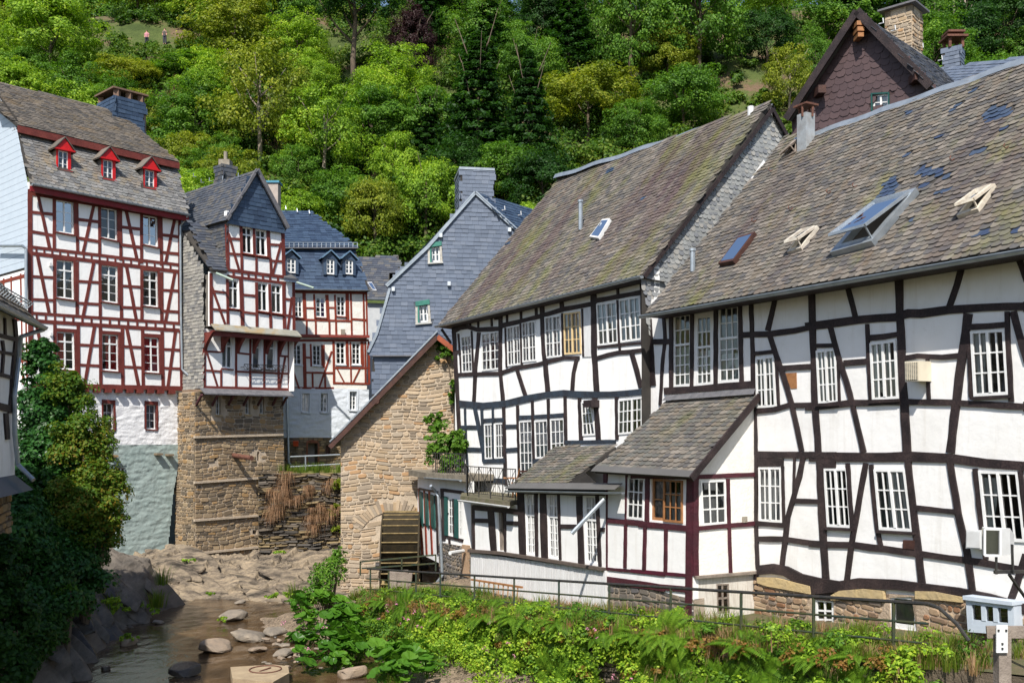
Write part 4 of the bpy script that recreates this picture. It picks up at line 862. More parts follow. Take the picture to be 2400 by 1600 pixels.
b = B(); pp = facW.P(*C6(302, 440)); b.tube([pp-nW3*.2, pp+nW3*.5], .14, 8); b.go('purlin_end', WD_BROWN, hW)
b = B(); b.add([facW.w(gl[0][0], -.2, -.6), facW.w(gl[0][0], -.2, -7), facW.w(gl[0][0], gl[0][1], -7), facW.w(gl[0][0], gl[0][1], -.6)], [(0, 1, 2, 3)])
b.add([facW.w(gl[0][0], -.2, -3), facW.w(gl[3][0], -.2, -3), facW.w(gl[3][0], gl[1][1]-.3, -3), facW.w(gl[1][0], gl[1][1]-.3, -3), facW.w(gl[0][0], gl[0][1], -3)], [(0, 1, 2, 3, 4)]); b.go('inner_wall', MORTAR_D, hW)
# ================================================================ waterwheel
pc = facW.w(*facW.uv(*C6(445, 1280)), 0); wc = pt(*C6(446, 1310), 39.7)
wr = wc.z  # placeholder radius, fixed below
top = pt(*C6(446, 1085), 38.9).z; wc.z = top-2.15; R_ = 2.15
axx = facW.U3(); halfw = (556-332)*.40816/F*38/2; dpth = Vector((-facW.n.x, -facW.n.y, 0))
wh = thing('waterwheel', 'mossy wooden waterwheel with broad paddles under the mill arch', 'waterwheel', Vector((wc.x, wc.y, wc.z-R_)))
WHEELW = plain('mossy_shaded_wheel_wood', (.045, .032, .015), (.022, .018, .011), .8, 4, .5, 20)  # mossy wood, darkened further for the shade under the arch
PADW = plain('pale_paddle_wood', (.34, .25, .12), (.17, .125, .055), .8, 4, .5, 20)
def wp(a, r, x): return wc+axx*x+dpth*(-math.cos(a)*r)+Vector((0, 0, math.sin(a)*r))
for sx in (-1, 1):
    b = B(); n = 40; v = []
    for i in range(n): a = 2*math.pi*i/n; v += [wp(a, R_-.28, sx*halfw), wp(a, R_, sx*halfw), wp(a, R_, sx*(halfw-.06)), wp(a, R_-.28, sx*(halfw-.06))]
    b.add(v, [(i*4+k, i*4+(k+1) % 4, ((i+1) % n)*4+(k+1) % 4, ((i+1) % n)*4+k) for i in range(n) for k in range(4)]); b.go('rim', WHEELW, wh)
    for i in range(8): a = 2*math.pi*i/8+.2; b = B(); b.bar(wp(a, .15, sx*halfw*.9), wp(a, R_-.2, sx*halfw*.95), .1); b.go('spoke', PADW, wh)
for i in range(34):
    a = 2*math.pi*i/34; b = B(); p0 = wp(a, R_+.02, -halfw+.06); p1 = wp(a, R_+.02, halfw-.06); q0 = wp(a-.16, R_-.34, -halfw+.06); q1 = wp(a-.16, R_-.34, halfw-.06)
    nn_ = (p1-p0).cross(q0-p0).normalized()*.02; b.add([p0, p1, q1, q0, p0+nn_, p1+nn_, q1+nn_, q0+nn_], [(0, 1, 2, 3), (4, 5, 6, 7), (0, 1, 5, 4), (1, 2, 6, 5), (2, 3, 7, 6), (3, 0, 4, 7)]); b.go('paddle', WHEELW, wh); b = B(); b.bar(p0, p1, .05, .035); b.go('paddle_edge', PADW, wh)
b = B(); n = 40; v = []
for i in range(n): a = 2*math.pi*i/n; v += [wp(a, R_-.36, -halfw+.06), wp(a, R_-.36, halfw-.06)]
b.add(v, [(i*2, i*2+1, ((i+1) % n)*2+1, ((i+1) % n)*2) for i in range(n) if i % 3 != 2]); b.go('sole_boards', WHEELW, wh)
b = B(); b.tube([wp(0, 0, -halfw-.3), wp(0, 0, halfw+.3)], .16, 12); b.go('axle', IRON, wh)
# ================================================================ tall red timber house, far left
facL = Fac((-19.4, 40), (.93, 1)); nL = facL.N3(); uL = facL.U3()
hL = thing('red_timber_house', 'tall white house with red-brown timbers, red dormers and sage green rubble base', 'house', facL.w(3, .9))
qL = lambda cr, *p: quadpx(facL, cr, p)
wL = [
 qL(C1, (445, 1050), (585, 1070), (592, 1330), (447, 1305)), qL(C1, (805, 1108), (933, 1130), (938, 1380), (804, 1350)), qL(C1, (1140, 1170), (1256, 1190), (1262, 1430), (1140, 1405)),
 qL(C2, (450, 165), (585, 180), (592, 485), (450, 465)), qL(C2, (808, 208), (938, 222), (942, 515), (808, 495)), qL(C2, (1142, 250), (1258, 262), (1265, 545), (1142, 530)),
 qL(C2, (452, 738), (590, 746), (597, 1046), (452, 1035)), qL(C2, (815, 758), (943, 766), (948, 1056), (815, 1045)), qL(C2, (1148, 782), (1268, 790), (1276, 1068), (1152, 1060))]
gL = [qL(C2, (822, 1310), (905, 1315), (912, 1522), (822, 1515)), qL(C2, (1165, 1320), (1246, 1325), (1250, 1520), (1167, 1515)), qL(C2, (480, 1310), (560, 1312), (560, 1500), (480, 1500))]
sL1 = facL.uv(*C2(1450, 700))[0]; zj = facL.uv(*C2(800, 1185))[1]; zLe = facL.uv(*C1(800, 1070))[1]
wallmesh(hL, facL, [(0, zj), (sL1, zj), (sL1, H+10.1), (0, H+10.1)], wL, PL_WHITE, .22)
room(hL, facL, .05, sL1-.05, 4, H+10, .22, 1.4, ROOM)
CUL = [None, None, None, [(.5, 1, .35, 1, 0)], [(.55, 1, .4, 1, .2)], None, [(0, .48, 0, 1, 0)], [(.3, 1, 0, 1, 0)], [(0, 1, 0, 1, .1)]]
for k, q in enumerate(wL):
    window(hL, facL, q, WD_WHITE, GLASS_B if k in (0, 2) else GLASS, 2, 1, 3, -.06, .05, .022, .05, (.26, 1) if k > 2 else None, CUL[k], CURT_R if k > 5 else CURT_G, .12, TB_RED)
    # red-brown casing round the opening
    b = B(); e = .07
    for u0, u1, v0, v1 in ((-e, 0, -.03, 1.02), (1, 1+e*2, -.03, 1.02), (0, 1, -.04, 0)): prism(b, facL, cellq(q, u0, u1, v0, v1), -.12, .028)
    b.go('casing', TB_RED, hL)
def bL(cr, w, *p, m=TB_RED, o=.02): beam(hL, facL, cr, p, w, m, o, .03)
for w_, *p in [(36, (240, 965), (240, 1460)), (56, (236, 985), (1435, 1192)), (24, (432, 1020), (432, 1445)), (24, (612, 1060), (620, 1475)), (24, (795, 1085), (795, 1505)), (24, (962, 1130), (965, 1535)), (24, (1130, 1160), (1130, 1560)), (24, (1285, 1190), (1290, 1575)), (22, (1434, 1195), (1434, 1640)),
 (25, (300, 1000), (395, 1435)), (25, (752, 1080), (665, 1465)), (25, (1005, 1130), (1092, 1520)), (24, (1395, 1200), (1320, 1565)), (24, (255, 1150), (430, 1168)), (24, (255, 1305), (430, 1337)), (24, (620, 1207), (792, 1228)), (24, (615, 1355), (792, 1385)), (24, (965, 1267), (1135, 1287)), (24, (965, 1410), (1135, 1432)), (24, (1290, 1330), (1428, 1347)), (24, (1290, 1470), (1428, 1484))]: bL(C1, w_, *p)
for w_, *p in [(38, (240, 0), (243, 600), (248, 985)), (24, (232, 62), (1428, 207)), (30, (232, 112), (1428, 262)), (24, (232, 590), (1432, 674)), (30, (232, 652), (1432, 730)), (36, (250, 1165), (1452, 1192)),
 (24, (435, 150), (435, 590)), (26, (615, 180), (616, 602)), (24, (797, 190), (800, 616)), (26, (966, 215), (970, 628)), (24, (1132, 240), (1132, 642)), (26, (1290, 265), (1292, 662)), (22, (1430, 250), (1434, 685)),
 (25, (298, 130), (390, 588)), (25, (747, 190), (665, 608)), (25, (1010, 220), (1087, 642)), (24, (1397, 268), (1320, 667)),
 (22, (260, 300), (428, 308)), (22, (260, 482), (428, 490)), (22, (630, 338), (792, 348)), (22, (628, 512), (800, 522)), (22, (978, 375), (1128, 385)), (22, (978, 545), (1130, 553)), (22, (1298, 408), (1430, 415)), (22, (1296, 575), (1434, 583)),
 (26, (437, 680), (440, 1170)), (26, (624, 690), (628, 1172)), (26, (800, 700), (805, 1172)), (26, (976, 715), (981, 1176)), (26, (1138, 725), (1144, 1182)), (26, (1294, 740), (1302, 1185)), (22, (1442, 730), (1450, 1195)),
 (25, (288, 680), (395, 1168)), (25, (754, 695), (675, 1168)), (25, (1012, 715), (1107, 1178)), (24, (1400, 740), (1340, 1182)), (22, (262, 825), (438, 832)), (22, (265, 998), (438, 1005)), (22, (632, 845), (798, 852)), (22, (632, 1005), (802, 1013)), (22, (984, 858), (1142, 866)), (22, (984, 1020), (1142, 1027)), (22, (1304, 880), (1442, 887)), (22, (1304, 1030), (1446, 1037)),
 (22, (446, 722), (618, 733)), (22, (810, 742), (968, 752)), (22, (1144, 764), (1292, 774))]: bL(C2, w_, *p)
for i in range(18):     # short struts of the two bands
    x = 290+i*63; bL(C2, 14, (x, 68+(x-232)*.121), (x, 112+(x-232)*.126))
for i in range(16):
    x = 292+i*73; bL(C2, 16, (x, 594+(x-232)*.07), (x, 652+(x-232)*.065))
for x, y in ((510, 1205), (595, 1206), (680, 1206), (775, 1206), (862, 1207), (948, 1208), (1035, 1209), (1115, 1211), (1200, 1212), (1280, 1215), (1370, 1218)):
    b = B(); prism(b, facL, qL(C2, (x-24, y-14), (x+24, y-13), (x+24, y+20), (x-24, y+18)), -.2, .10); b.go('joist_end', TB_RED, hL)
for x, y in ((398, 205), (405, 762)):
    b = B(); prism(b, facL, qL(C2, (x-9, y-14), (x+9, y-12), (x+9, y+14), (x-9, y+12)), 0, .1); b.go('wall_lamp', WHITE_METAL, hL)
# white and sage rubble base, set back under the jetty
facL0 = facL.off(-.18)
q0 = lambda cr, *p: quadpx(facL0, cr, p)
zm = facL0.uv(*D7(800, 110))[1]; zb0 = .2
gw = [quadpx(facL0, C2, p) for p in (((822, 1310), (905, 1315), (912, 1522), (822, 1515)), ((1165, 1320), (1246, 1325), (1250, 1520), (1167, 1515)), ((480, 1310), (560, 1312), (560, 1500), (480, 1500)))]
sE = facL0.uv(*C2(1452, 1300))[0]; sE2 = facL0.uv(*D7(1060, 500))[0]
upq = [(-.2, zm), (sE, zm), (sE, zj+.02), (-.2, zj+.02)]
wallmesh(hL, facL0, upq, gw, WALL_WHITE, .25, 'whitewashed_wall')
lumpy(hL, facL0, upq, [gr(w_, .3) for w_ in gw], WALL_WHITE, 'limewashed_rubble', .05, .03, .025, (2.6, 7), 3)
for q in gw:
    window(hL, facL0, q, WD_WHITE, GLASS, 1, 2, 3, -.12, .04, .02, .04, None, [(0, .5, .6, 1, 0)], CURT_G, .05, TB_RED)
    b = B()
    for u0, u1, v0, v1 in ((-.14, 0, -.14, 1.0), (1, 1.16, -.14, 1.0), (0, 1, -.14, 0)): prism(b, facL0, cellq(q, u0, u1, v0, v1), -.2, .045)
    b.go('casing', TB_RED, hL)
sgw = quadpx(facL0, D7, ((722, 248), (770, 248), (772, 320), (728, 320)))
lwq = [(-.2, zb0), (facL0.uv(*D7(1010, 760))[0], zb0), (sE2, zm-2.2), (sE, zm), (-.2, zm)]
wallmesh(hL, facL0, lwq, [sgw], WALL_SAGE, .3, 'sage_wall')
lumpy(hL, facL0, lwq, [gr(sgw, .3)], WALL_SAGE, 'sage_washed_rubble', .05, .03, .03, (2.6, 6.5), 8)
window(hL, facL0, sgw, WD_WHITE, GLASS, 2, 1, 2, -.1, .04, .02, .04)
for x0, x1, y in ((665, 705, 172), (940, 978, 160), (1010, 1045, 165)):
    b = B(); prism(b, facL0, quadpx(facL0, D7, ((x0, y), (x1, y), (x1, y+12), (x0, y+12))), -.05, .32); b.go('projecting_stone', ST_TOWER, hL)
# left gable side with pale blue boards
facLs = Fac((-19.4, 40), (-.73, .68)); qs = lambda *p: quadpx(facLs, C1, p)
zt0 = facLs.uv(*C1(120, 480))
prof = [(0, 1.0), (0, H+9.7), (.3, H+10.4), (1.35, H+12.75), (1.2, H+12.9), (4.9, H+15.6), (8.6, H+12.9), (9.6, H+9.9), (9.6, 1.0)]
mk('side_wall', [facLs.w(*p) for p in prof], [tuple(range(len(prof)))], DECK, hL)
z = 13.3; k = 0
while z < H+15.2:
    zz = z+.27; lft = lambda t: 0 if t < H+9.9 else (1.35*(t-H-9.8)/2.95 if t < H+12.75 else 1.35+(t-H-12.8)*3.55/2.8)
    a0 = lft(z)+.02; a1 = lft(zz)+.02; b = B(); prism(b, facLs, [(a0, z), (9.5, z), (9.5, zz-.012), (a1, zz-.012)], .0, .03); b.go('siding_board', SIDING, hL); z = zz
b = B(); prism(b, facLs, [(0, 1.2), (9.5, 1.2), (9.5, 13.2), (0, 13.2)], 0, .01); b.go('side_plaster', PL_WHITE, hL)
for zz in (9.5, 11.2, 12.9): b = B(); prism(b, facLs, [(0, zz), (9, zz), (9, zz+.14), (0, zz+.14)], 0, .028); b.go('beam', TB_RUST, hL)
for a in (.05, .5, 1.5, 2.3): b = B(); prism(b, facLs, [(a, 8.2), (a+.13, 8.2), (a+.13+.25, 13.1), (a+.25, 13.1)], 0, .03); b.go('beam', TB_RUST, hL)
# mansard roof
gu0 = facL.off(.42).P(*C1(250, 918)); gu1 = facL.off(.42).P(*C1(1510, 1166))
br0 = facL.off(-1.45).P(*C1(128, 480)); br1 = facL.off(-1.45).P(*C1(1412, 770))
plL = Plane3(gu0, gu1-gu0, br0-gu0)
SLL = pieces('old_mansard_slate', [(.21, .21, .205), (.18, .175, .17), (.245, .24, .235), (.145, .145, .148), (.225, .205, .175)], .7, .8, .35, .35, 25, .3, moss=[(plL.e1, -plL.e2, (.30, .18, .05), .55, .8, .8, .7, .55, 3.3), (plL.e1, -plL.e2, (.12, .11, .10), .5, .75, 1, .3, .6, 6.3)])
pm = [(0, 0), plL.to(gu1), plL.to(br1), plL.to(br0)]
b = B(); prism(b, plL, pm, -.1, 0); mroof = b.go('mansard', DECK, hL)
dq = [[plL.uv(*C1(*p)) for p in t] for t in (((450, 640), (560, 640), (575, 850), (440, 830)), ((810, 710), (915, 720), (925, 915), (805, 900)), ((1140, 790), (1240, 800), (1250, 990), (1135, 970)))]
slates(mroof, plL, pm, SLL, .17, .24, .015, .013, nmax=220, holes=dq)
ub0 = facL.off(-1.05).P(*C1(142, 452)); ub1 = facL.off(-1.05).P(*C1(1432, 752)); rg0 = facL.off(-5).P(*C1(-60, 100)); rg1 = facL.off(-5).P(*C1(955, 350))
plU = Plane3(ub0, ub1-ub0, rg1-ub0)
SLU = pieces('brown_ridge_slate', [(.155, .135, .115), (.13, .115, .10), (.185, .16, .135), (.10, .092, .085), (.17, .14, .105)], .75, .8, .35, .35, 25, .25, moss=[(plU.e1, -plU.e2, (.28, .16, .04), .56, .8, .6, 1.2, .6, 3.3)])
pu = [plU.uv(*C1(-60, 290)), (0, 0), plU.to(ub1), plU.to(rg1), plU.uv(*C1(-60, 100))]
b = B(); prism(b, plU, pu, -.1, 0); uroof = b.go('upper_roof', DECK, hL)
slates(uroof, plU, pu, SLU, .17, .24, .015, .013, nmax=150)
hb_ = facL.off(-7.5).P(*C1(1300, 640)); mk('roof_hip', [rg1, ub1, ub1-nL*7.5, rg1-nL*.1], [(0, 1, 2)], DECK, hL)
mk('roof_back', [rg0, rg1, ub1-nL*8.0, ub0-nL*8.0-uL*3], [(0, 1, 2, 3)], DECK, hL)
b = B(); b.bar(ub0-Vector((0, 0, .17)), ub1-Vector((0, 0, .17)), .08, .28); b.go('eave_fascia', TB_RED, hL)
b = B(); e0 = ub0-Vector((0, 0, .12)); e1_ = ub1-Vector((0, 0, .12)); b.add([e0, e1_, e1_-nL*.6, e0-nL*.6], [(0, 1, 2, 3)]); b.go('soffit', TB_RED, hL)
gutter(hL, [gu0.lerp(gu1, i/8)+nL*.07-Vector((0, 0, .03)) for i in range(9)], .07)
b = B(); b.bar(gu0-Vector((0, 0, .2))-nL*.1, gu1-Vector((0, 0, .2))-nL*.1, .16, .22); b.go('eave_cornice', TB_BRIGHT if False else plain('dark_red_cornice', (.2, .012, .015), (.15, .01, .012), .5, 4), hL)
# red dormers
for i, (cx, y0, y1, wd) in enumerate(((510, 640, 845, 112), (868, 715, 915, 108), (1200, 795, 985, 104))):
    fd = facL.off(-.35); ftl = fd.P(*C1(cx-wd/2, y0)); fbr = fd.P(*C1(cx+wd/2, y1))
    a0, z1 = fd.uv(*C1(cx-wd/2, y0+8)); a1, z0 = fd.uv(*C1(cx+wd/2, y1)); am = (a0+a1)/2
    dz = [fd.uv(*C1(cx+2, y0-78))[1]]
    bd = B(); dp = 1.6
    fr = [(a0, z0), (a1, z0), (a1, z1), (a0, z1)]
    b = B()
    for s_ in (a0, a1): b.add([fd.w(s_, z0, 0), fd.w(s_, z1, 0), fd.w(s_, z1, -dp), fd.w(s_, z0, -dp)], [(0, 1, 2, 3)])
    do = b.go('dormer', SLL, hL)
    cf = [(a0+.05, z0+.07), (a1-.12, z0+.07), (a1-.12, z1-.02), (a0+.05, z1-.02)]
    wallmesh(do, fd, fr, [[cf[3], cf[2], cf[1], cf[0]]], TB_BRIGHT, .1, 'front', .02)
    window(do, fd, [cf[3], cf[2], cf[1], cf[0]], WD_WHITE, GLASS, 2, 1, 3, -.02, .04, .02, .04)
    b = B(); prism(b, fd, [(a0-.1, z1), (a1+.1, z1), (am, dz[0])], -.05, .1); b.go('pediment', TB_BRIGHT, do)
    b = B(); b.bar(fd.w(a0-.13, z1+.02, .1), fd.w(a1+.13, z1+.02, .1), .1, .06); b.go('cornice', TB_BRIGHT, do)
    b = B(); tp = fd.w(am, dz[0]+.06, .16); l0 = fd.w(a0-.17, z1+.03, .16); r0 = fd.w(a1+.17, z1+.03, .16); bk_ = -nL*dp
    b.add([tp, l0, l0+bk_, tp+bk_, r0, r0+bk_], [(0, 1, 2, 3), (0, 4, 5, 3)]); b.add([p-Vector((0, 0, .05)) for p in (tp, l0, l0+bk_, tp+bk_, r0, r0+bk_)], [(0, 1, 2, 3), (0, 4, 5, 3)]); b.add([tp, l0, l0-Vector((0, 0, .05)), tp-Vector((0, 0, .05)), r0, r0-Vector((0, 0, .05))], [(0, 1, 2, 3), (0, 4, 5, 3)]); b.go('dormer_roof', SLU, do)
    b = B(); prism(b, fd, [(a0-.05, z0-.02), (a1+.05, z0-.02), (a1+.05, z0+.09), (a0-.05, z0+.09)], -.05, .07); b.go('dormer_sill', TB_BRIGHT, do)
# slate chimney of the red house
def slated_box(par, c, ux, lx, ly, z0, z1, mat, name='chimney', ch=.2, cw=.3, capmat=None):
    c = Vector((c[0], c[1], 0)); ux = Vector((ux[0], ux[1], 0)).normalized(); uy = Vector((-ux.y, ux.x, 0))
    rot = Matrix((ux, uy, Vector((0, 0, 1)))).transposed(); b = B(); b.box((c.x, c.y, (z0+z1)/2), lx, ly, z1-z0, rot); o = b.go(name, DECK, par)
    for d, l, t in ((uy, lx, ly), (-uy, lx, ly), (ux, ly, lx), (-ux, ly, lx)):
        q = c+d*t/2
        if d.dot(-q) <= 0: continue
        e1 = d.cross(Vector((0, 0, 1)))
        class PP:
            def w(s, a, z, oo=0, q=q, e1=e1, d=d): return Vector((q.x, q.y, 0))+e1*a+d*oo+Vector((0, 0, z))
        slates(o, PP(), [(-l/2+.01, z0), (l/2-.01, z0), (l/2-.01, z1), (-l/2+.01, z1)], mat, ch, cw, .008, .012, 0, 120)
    return o
pc_ = pt(*C1(970, 450), 48.2); zc0 = pc_.z-.9; zc1 = pt(*C1(970, 285), 48.2).z
ch1 = slated_box(hL, (pc_.x, pc_.y), uL, 1.55, 1.9, zc0-.8, zc1, SL_BLUE)
b = B()
for dx in (-.6, 0, .6):
    for dy in (-.8, .8): c_ = Vector((pc_.x, pc_.y, zc1))+uL*dx+nL*dy; b.bar(c_, c_+Vector((0, 0, .32)), .25)
b.box((pc_.x, pc_.y, zc1+.38), 1.75, 2.0, .08, Matrix.Rotation(math.atan2(uL.y, uL.x), 3, 'Z')); b.go('chimney_cap', plain('brick_cap', (.20, .12, .08), (.13, .09, .07), .9, 5), ch1)
b = B(); b.tube([facL.P(*C1(1500, 1170), .42), facL.P(*C1(1480, 1215), .3), facL.P(*C1(1440, 1260), .12), facL.P(*C2(1445, 600), .12), facL.P(*C2(1455, 1040), .12), facL.P(*C2(1490, 1075), .4), facL.P(*C4(265, 388), 1.2)], .05); b.go('downpipe', ZINC, hL)
b = B(); b.tube([facLs.P(*C2(-40, 55), .3), facLs.P(*C2(180, 55), .3), facL.P(*C2(208, 80), .1), facL.P(*C2(208, 560), .1)], .06); b.go('downpipe', ZINC, hL)
# ================================================================ red gable house on the stone tower
f0 = facL.off(1.3); f1 = facL.off(1.75); f2 = facL.off(2.2)
hG = thing('gable_timber_house', 'narrow red timbered house with blue slate gable on a rubble stone tower', 'house', f0.w(6.5, .9))
q2 = lambda *p: quadpx(f2, C3, p); q1 = lambda *p: quadpx(f1, C4, p)
wT = [q2((545, 560), (622, 572), (628, 770), (548, 758)), q2((652, 582), (728, 592), (736, 785), (655, 775))]
wM_ = [q2((442, 965), (520, 972), (523, 1190), (442, 1180)), q2((665, 985), (740, 995), (745, 1210), (668, 1200)), q2((772, 1000), (848, 1010), (852, 1225), (774, 1215))]
top = q2((428, 540), (870, 600), (868, 960), (440, 905)); mid = q2((306, 900), (945, 985), (946, 1370), (304, 1320))
topq = [top[0], top[1], top[2], top[3]]; topq = [(top[0][0], top[0][1]+.6), (top[1][0], top[1][1]+.6), (top[1][0], mid[1][1]), (top[0][0], mid[0][1])]
wallmesh(hG, f2, topq, wT, PL_WHITE, .2, 'upper_wall')
zmid = (mid[2][1]+mid[3][1])/2
wallmesh(hG, f2, [(mid[0][0], mid[0][1]), (mid[1][0], mid[1][1]), (mid[1][0], zmid), (mid[0][0], zmid)], wM_, PL_WHITE, .2, 'middle_wall')
room(hG, f2, mid[0][0]+.05, mid[1][0]-.05, zmid, mid[0][1]-.1, .2, 1.3, ROOM)
room(hG, f2, top[0][0]+.05, top[1][0]-.05, mid[0][1], top[0][1]+.1, .2, 1.3, ROOM)
for k, q in enumerate(wT+wM_): window(hG, f2, q, WD_WHITE, GLASS, 2, 1, 1, -.06, .05, .022, .05, (.28, 1), [(0, .4, 0, 1, .3)] if k % 2 else None, CURT_G, .1, TB_RUST)
def bG(f, cr, w, *p, m=TB_RED, o=.03): beam(hG, f, cr, p, w, m, o, .03)
for w_, *p in [(24, (428, 540), (438, 885)), (20, (536, 545), (545, 905)), (20, (636, 565), (642, 795)), (26, (744, 590), (752, 800)), (24, (858, 602), (866, 945)), (17, (442, 612), (522, 892)), (17, (846, 680), (780, 925)), (18, (440, 650), (536, 656)), (18, (440, 765), (542, 773)), (22, (540, 770), (765, 802)), (18, (758, 695), (835, 700)), (18, (760, 820), (862, 826)), (16, (655, 800), (656, 910)), (18, (764, 800), (768, 925)), (24, (430, 890), (872, 945)), (22, (430, 938), (880, 992)),
 (16, (480, 900), (480, 945)), (14, (545, 905), (545, 955)), (14, (595, 912), (595, 960)), (14, (650, 918), (650, 968)), (14, (705, 925), (705, 975)), (14, (760, 932), (760, 980)), (14, (820, 940), (820, 985)),
 (22, (308, 915), (310, 1310)), (20, (432, 955), (438, 1305)), (28, (536, 955), (550, 1315)), (20, (655, 985), (660, 1325)), (20, (756, 998), (766, 1335)), (24, (864, 1000), (870, 1340)), (20, (940, 985), (943, 1350)), (17, (314, 1020), (416, 1305)), (17, (926, 1100), (895, 1345)), (18, (318, 1052), (432, 1066)), (18, (312, 1190), (438, 1202)), (18, (550, 1080), (656, 1090)), (18, (550, 1212), (660, 1226)), (20, (438, 1192), (556, 1202)), (20, (660, 1212), (876, 1242)), (18, (870, 1112), (938, 1120)), (18, (870, 1236), (942, 1246))]: bG(f2, C3, w_, *p)
# pent strip and jetty beam
b = B(); a0 = f2.uv(*C3(305, 1300)); a1 = f2.uv(*C3(965, 1355)); v = [f2.w(a0[0], a0[1], .02), f2.w(a1[0], a1[1], .02), f2.w(a1[0], a1[1]-.28, .4), f2.w(a0[0], a0[1]-.28, .4)]
b.add(v+[p-Vector((0, 0, .05)) for p in v], [(0, 1, 2, 3), (4, 5, 6, 7), (2, 3, 7, 6), (0, 3, 7, 4), (1, 2, 6, 5)]); pent = b.go('pent_roof', pieces('pent_slate', [(.34, .33, .28), (.28, .27, .25)], .7, 3, .5, .3, 30, moss=[((1, 0, 0), (0, 0, 1), (.30, .19, .06), .45, .6, 2, 2, .6, 1)]), hG)
b = B(); b.bar(f2.w(a0[0], a0[1]-.42, .12), f2.w(a1[0], a1[1]-.42, .12), .3, .22); b.go('jetty_beam', TB_RED, hG)
# lower floor
wl = [q1((335, 20), (405, 25), (402, 235), (336, 228)), q1((540, 30), (590, 35), (586, 240), (536, 236)), q1((632, 38), (685, 42), (680, 242), (628, 237))]
lo_ = q1((213, -30), (778, 20), (778, 372), (213, 362)); zlo = min(lo_[2][1], lo_[3][1])
wallmesh(hG, f1, [(lo_[0][0], lo_[0][1]), (lo_[1][0], lo_[0][1]), (lo_[1][0], zlo), (lo_[0][0], zlo)], wl, PL_WHITE, .2, 'lower_wall')
room(hG, f1, lo_[0][0]+.05, lo_[1][0]-.05, zlo, lo_[0][1], .2, 1.2, ROOM)
for q in wl: window(hG, f1, q, WD_WHITE, GLASS, 2 if q is wl[0] else 1, 1, 1, -.05, .06, .02, .05, (.3, 1), [(0, 1, .3, 1, .3)] if q is wl[0] else None, CURT_G, .08, TB_RED)
for w_, *p in [(18, (220, 20), (220, 365)), (12, (330, 240), (330, 358)), (13, (428, 30), (428, 358)), (13, (522, 40), (521, 360)), (12, (615, 40), (612, 362)), (14, (706, 60), (708, 366)), (14, (774, 40), (776, 368)), (12, (234, 120), (306, 350)), (12, (752, 150), (714, 364)), (12, (222, 120), (328, 126)), (12, (220, 244), (332, 252)), (12, (428, 252), (770, 268)), (12, (430, 130), (515, 140)), (12, (706, 150), (768, 155)), (17, (213, 355), (778, 370))]: bG(f1, C4, w_, *p)
for i, x in enumerate((262, 395, 515, 635, 735, 835, 920)):     # curved brackets
    b = B(); a, zz = f1.uv(*C3(x, 1370+i*6)); pr_ = []
    for t in range(7): al = t/6*math.pi/2; pr_.append((.95*(1-math.sin(al))*.0+.42+.10*0, 0))
    v0 = []
    for sgn in (-.07, .07):
        for t in range(9):
            al = t/8; o_ = .78*(1-al)**1.6+.03; v0.append(f1.w(a+sgn, zz-al*.85, o_))
        for t in range(9): al = 1-t/8; v0.append(f1.w(a+sgn, zz-al*.85, 0))
    n = 18; b.add(v0, [tuple(range(n)), tuple(range(2*n-1, n-1, -1))]+[(i_, (i_+1) % n, n+(i_+1) % n, n+i_) for i_ in range(n)]); b.go('bracket', TB_RED, hG)
# window grille with flower boxes
fg = f1.off(.28); gq = [fg.uv(*C4(482, 205)), fg.uv(*C4(758, 215)), fg.uv(*C4(758, 246)), fg.uv(*C4(482, 240))]
b = B()
for t in (0, 1):
    b.bar(fg.w(*gq[0 if not t else 3]), fg.w(*gq[1 if not t else 2]), .03)
for i in range(13): u = i/12; b.bar(fg.w(*bil(gq, u, 0)), fg.w(*bil(gq, u, 1)), .016); 
for i in range(12): b.bar(fg.w(*bil(gq, i/12, i % 2)), fg.w(*bil(gq, (i+1)/12, 1-i % 2)), .014)
for i in (0, 12): p_ = fg.w(*bil(gq, i/12, .5)); b.bar(p_, p_-nL*.28, .02)
b.go('window_grille', IRON, hG)
# slate drip over the tower and its struts
d0 = f1.uv(*C4(205, 378)); d1 = f1.uv(*C4(775, 396)); v = [f1.w(d0[0]-.1, d0[1]+.12, .02), f1.w(d1[0], d1[1]+.12, .02), f1.w(d1[0], d1[1]-.12, .42), f1.w(d0[0]-.1, d0[1]-.12, .42)]
b = B(); b.add(v+[p-Vector((0, 0, .06)) for p in v], [(0, 1, 2, 3), (4, 5, 6, 7), (2, 3, 7, 6), (0, 3, 7, 4), (1, 2, 6, 5)]); b.go('drip_roof', LEAD, hG)
for x in (205, 310, 415, 515, 610, 705, 770):
    b = B(); p = f1.P(*C4(x, 405), .3); b.bar(p, f0.P(*C4(x-38, 475), .0), .08); b.go('strut', TB_MAROON, hG)
b = B(); b.add([f1.w(d0[0], zlo, 0), f1.w(d1[0], zlo, 0), f0.w(d1[0], zlo, -.2), f0.w(d0[0], zlo, -.2)], [(0, 1, 2, 3)]); b.go('floor_soffit', TB_MAROON, hG)
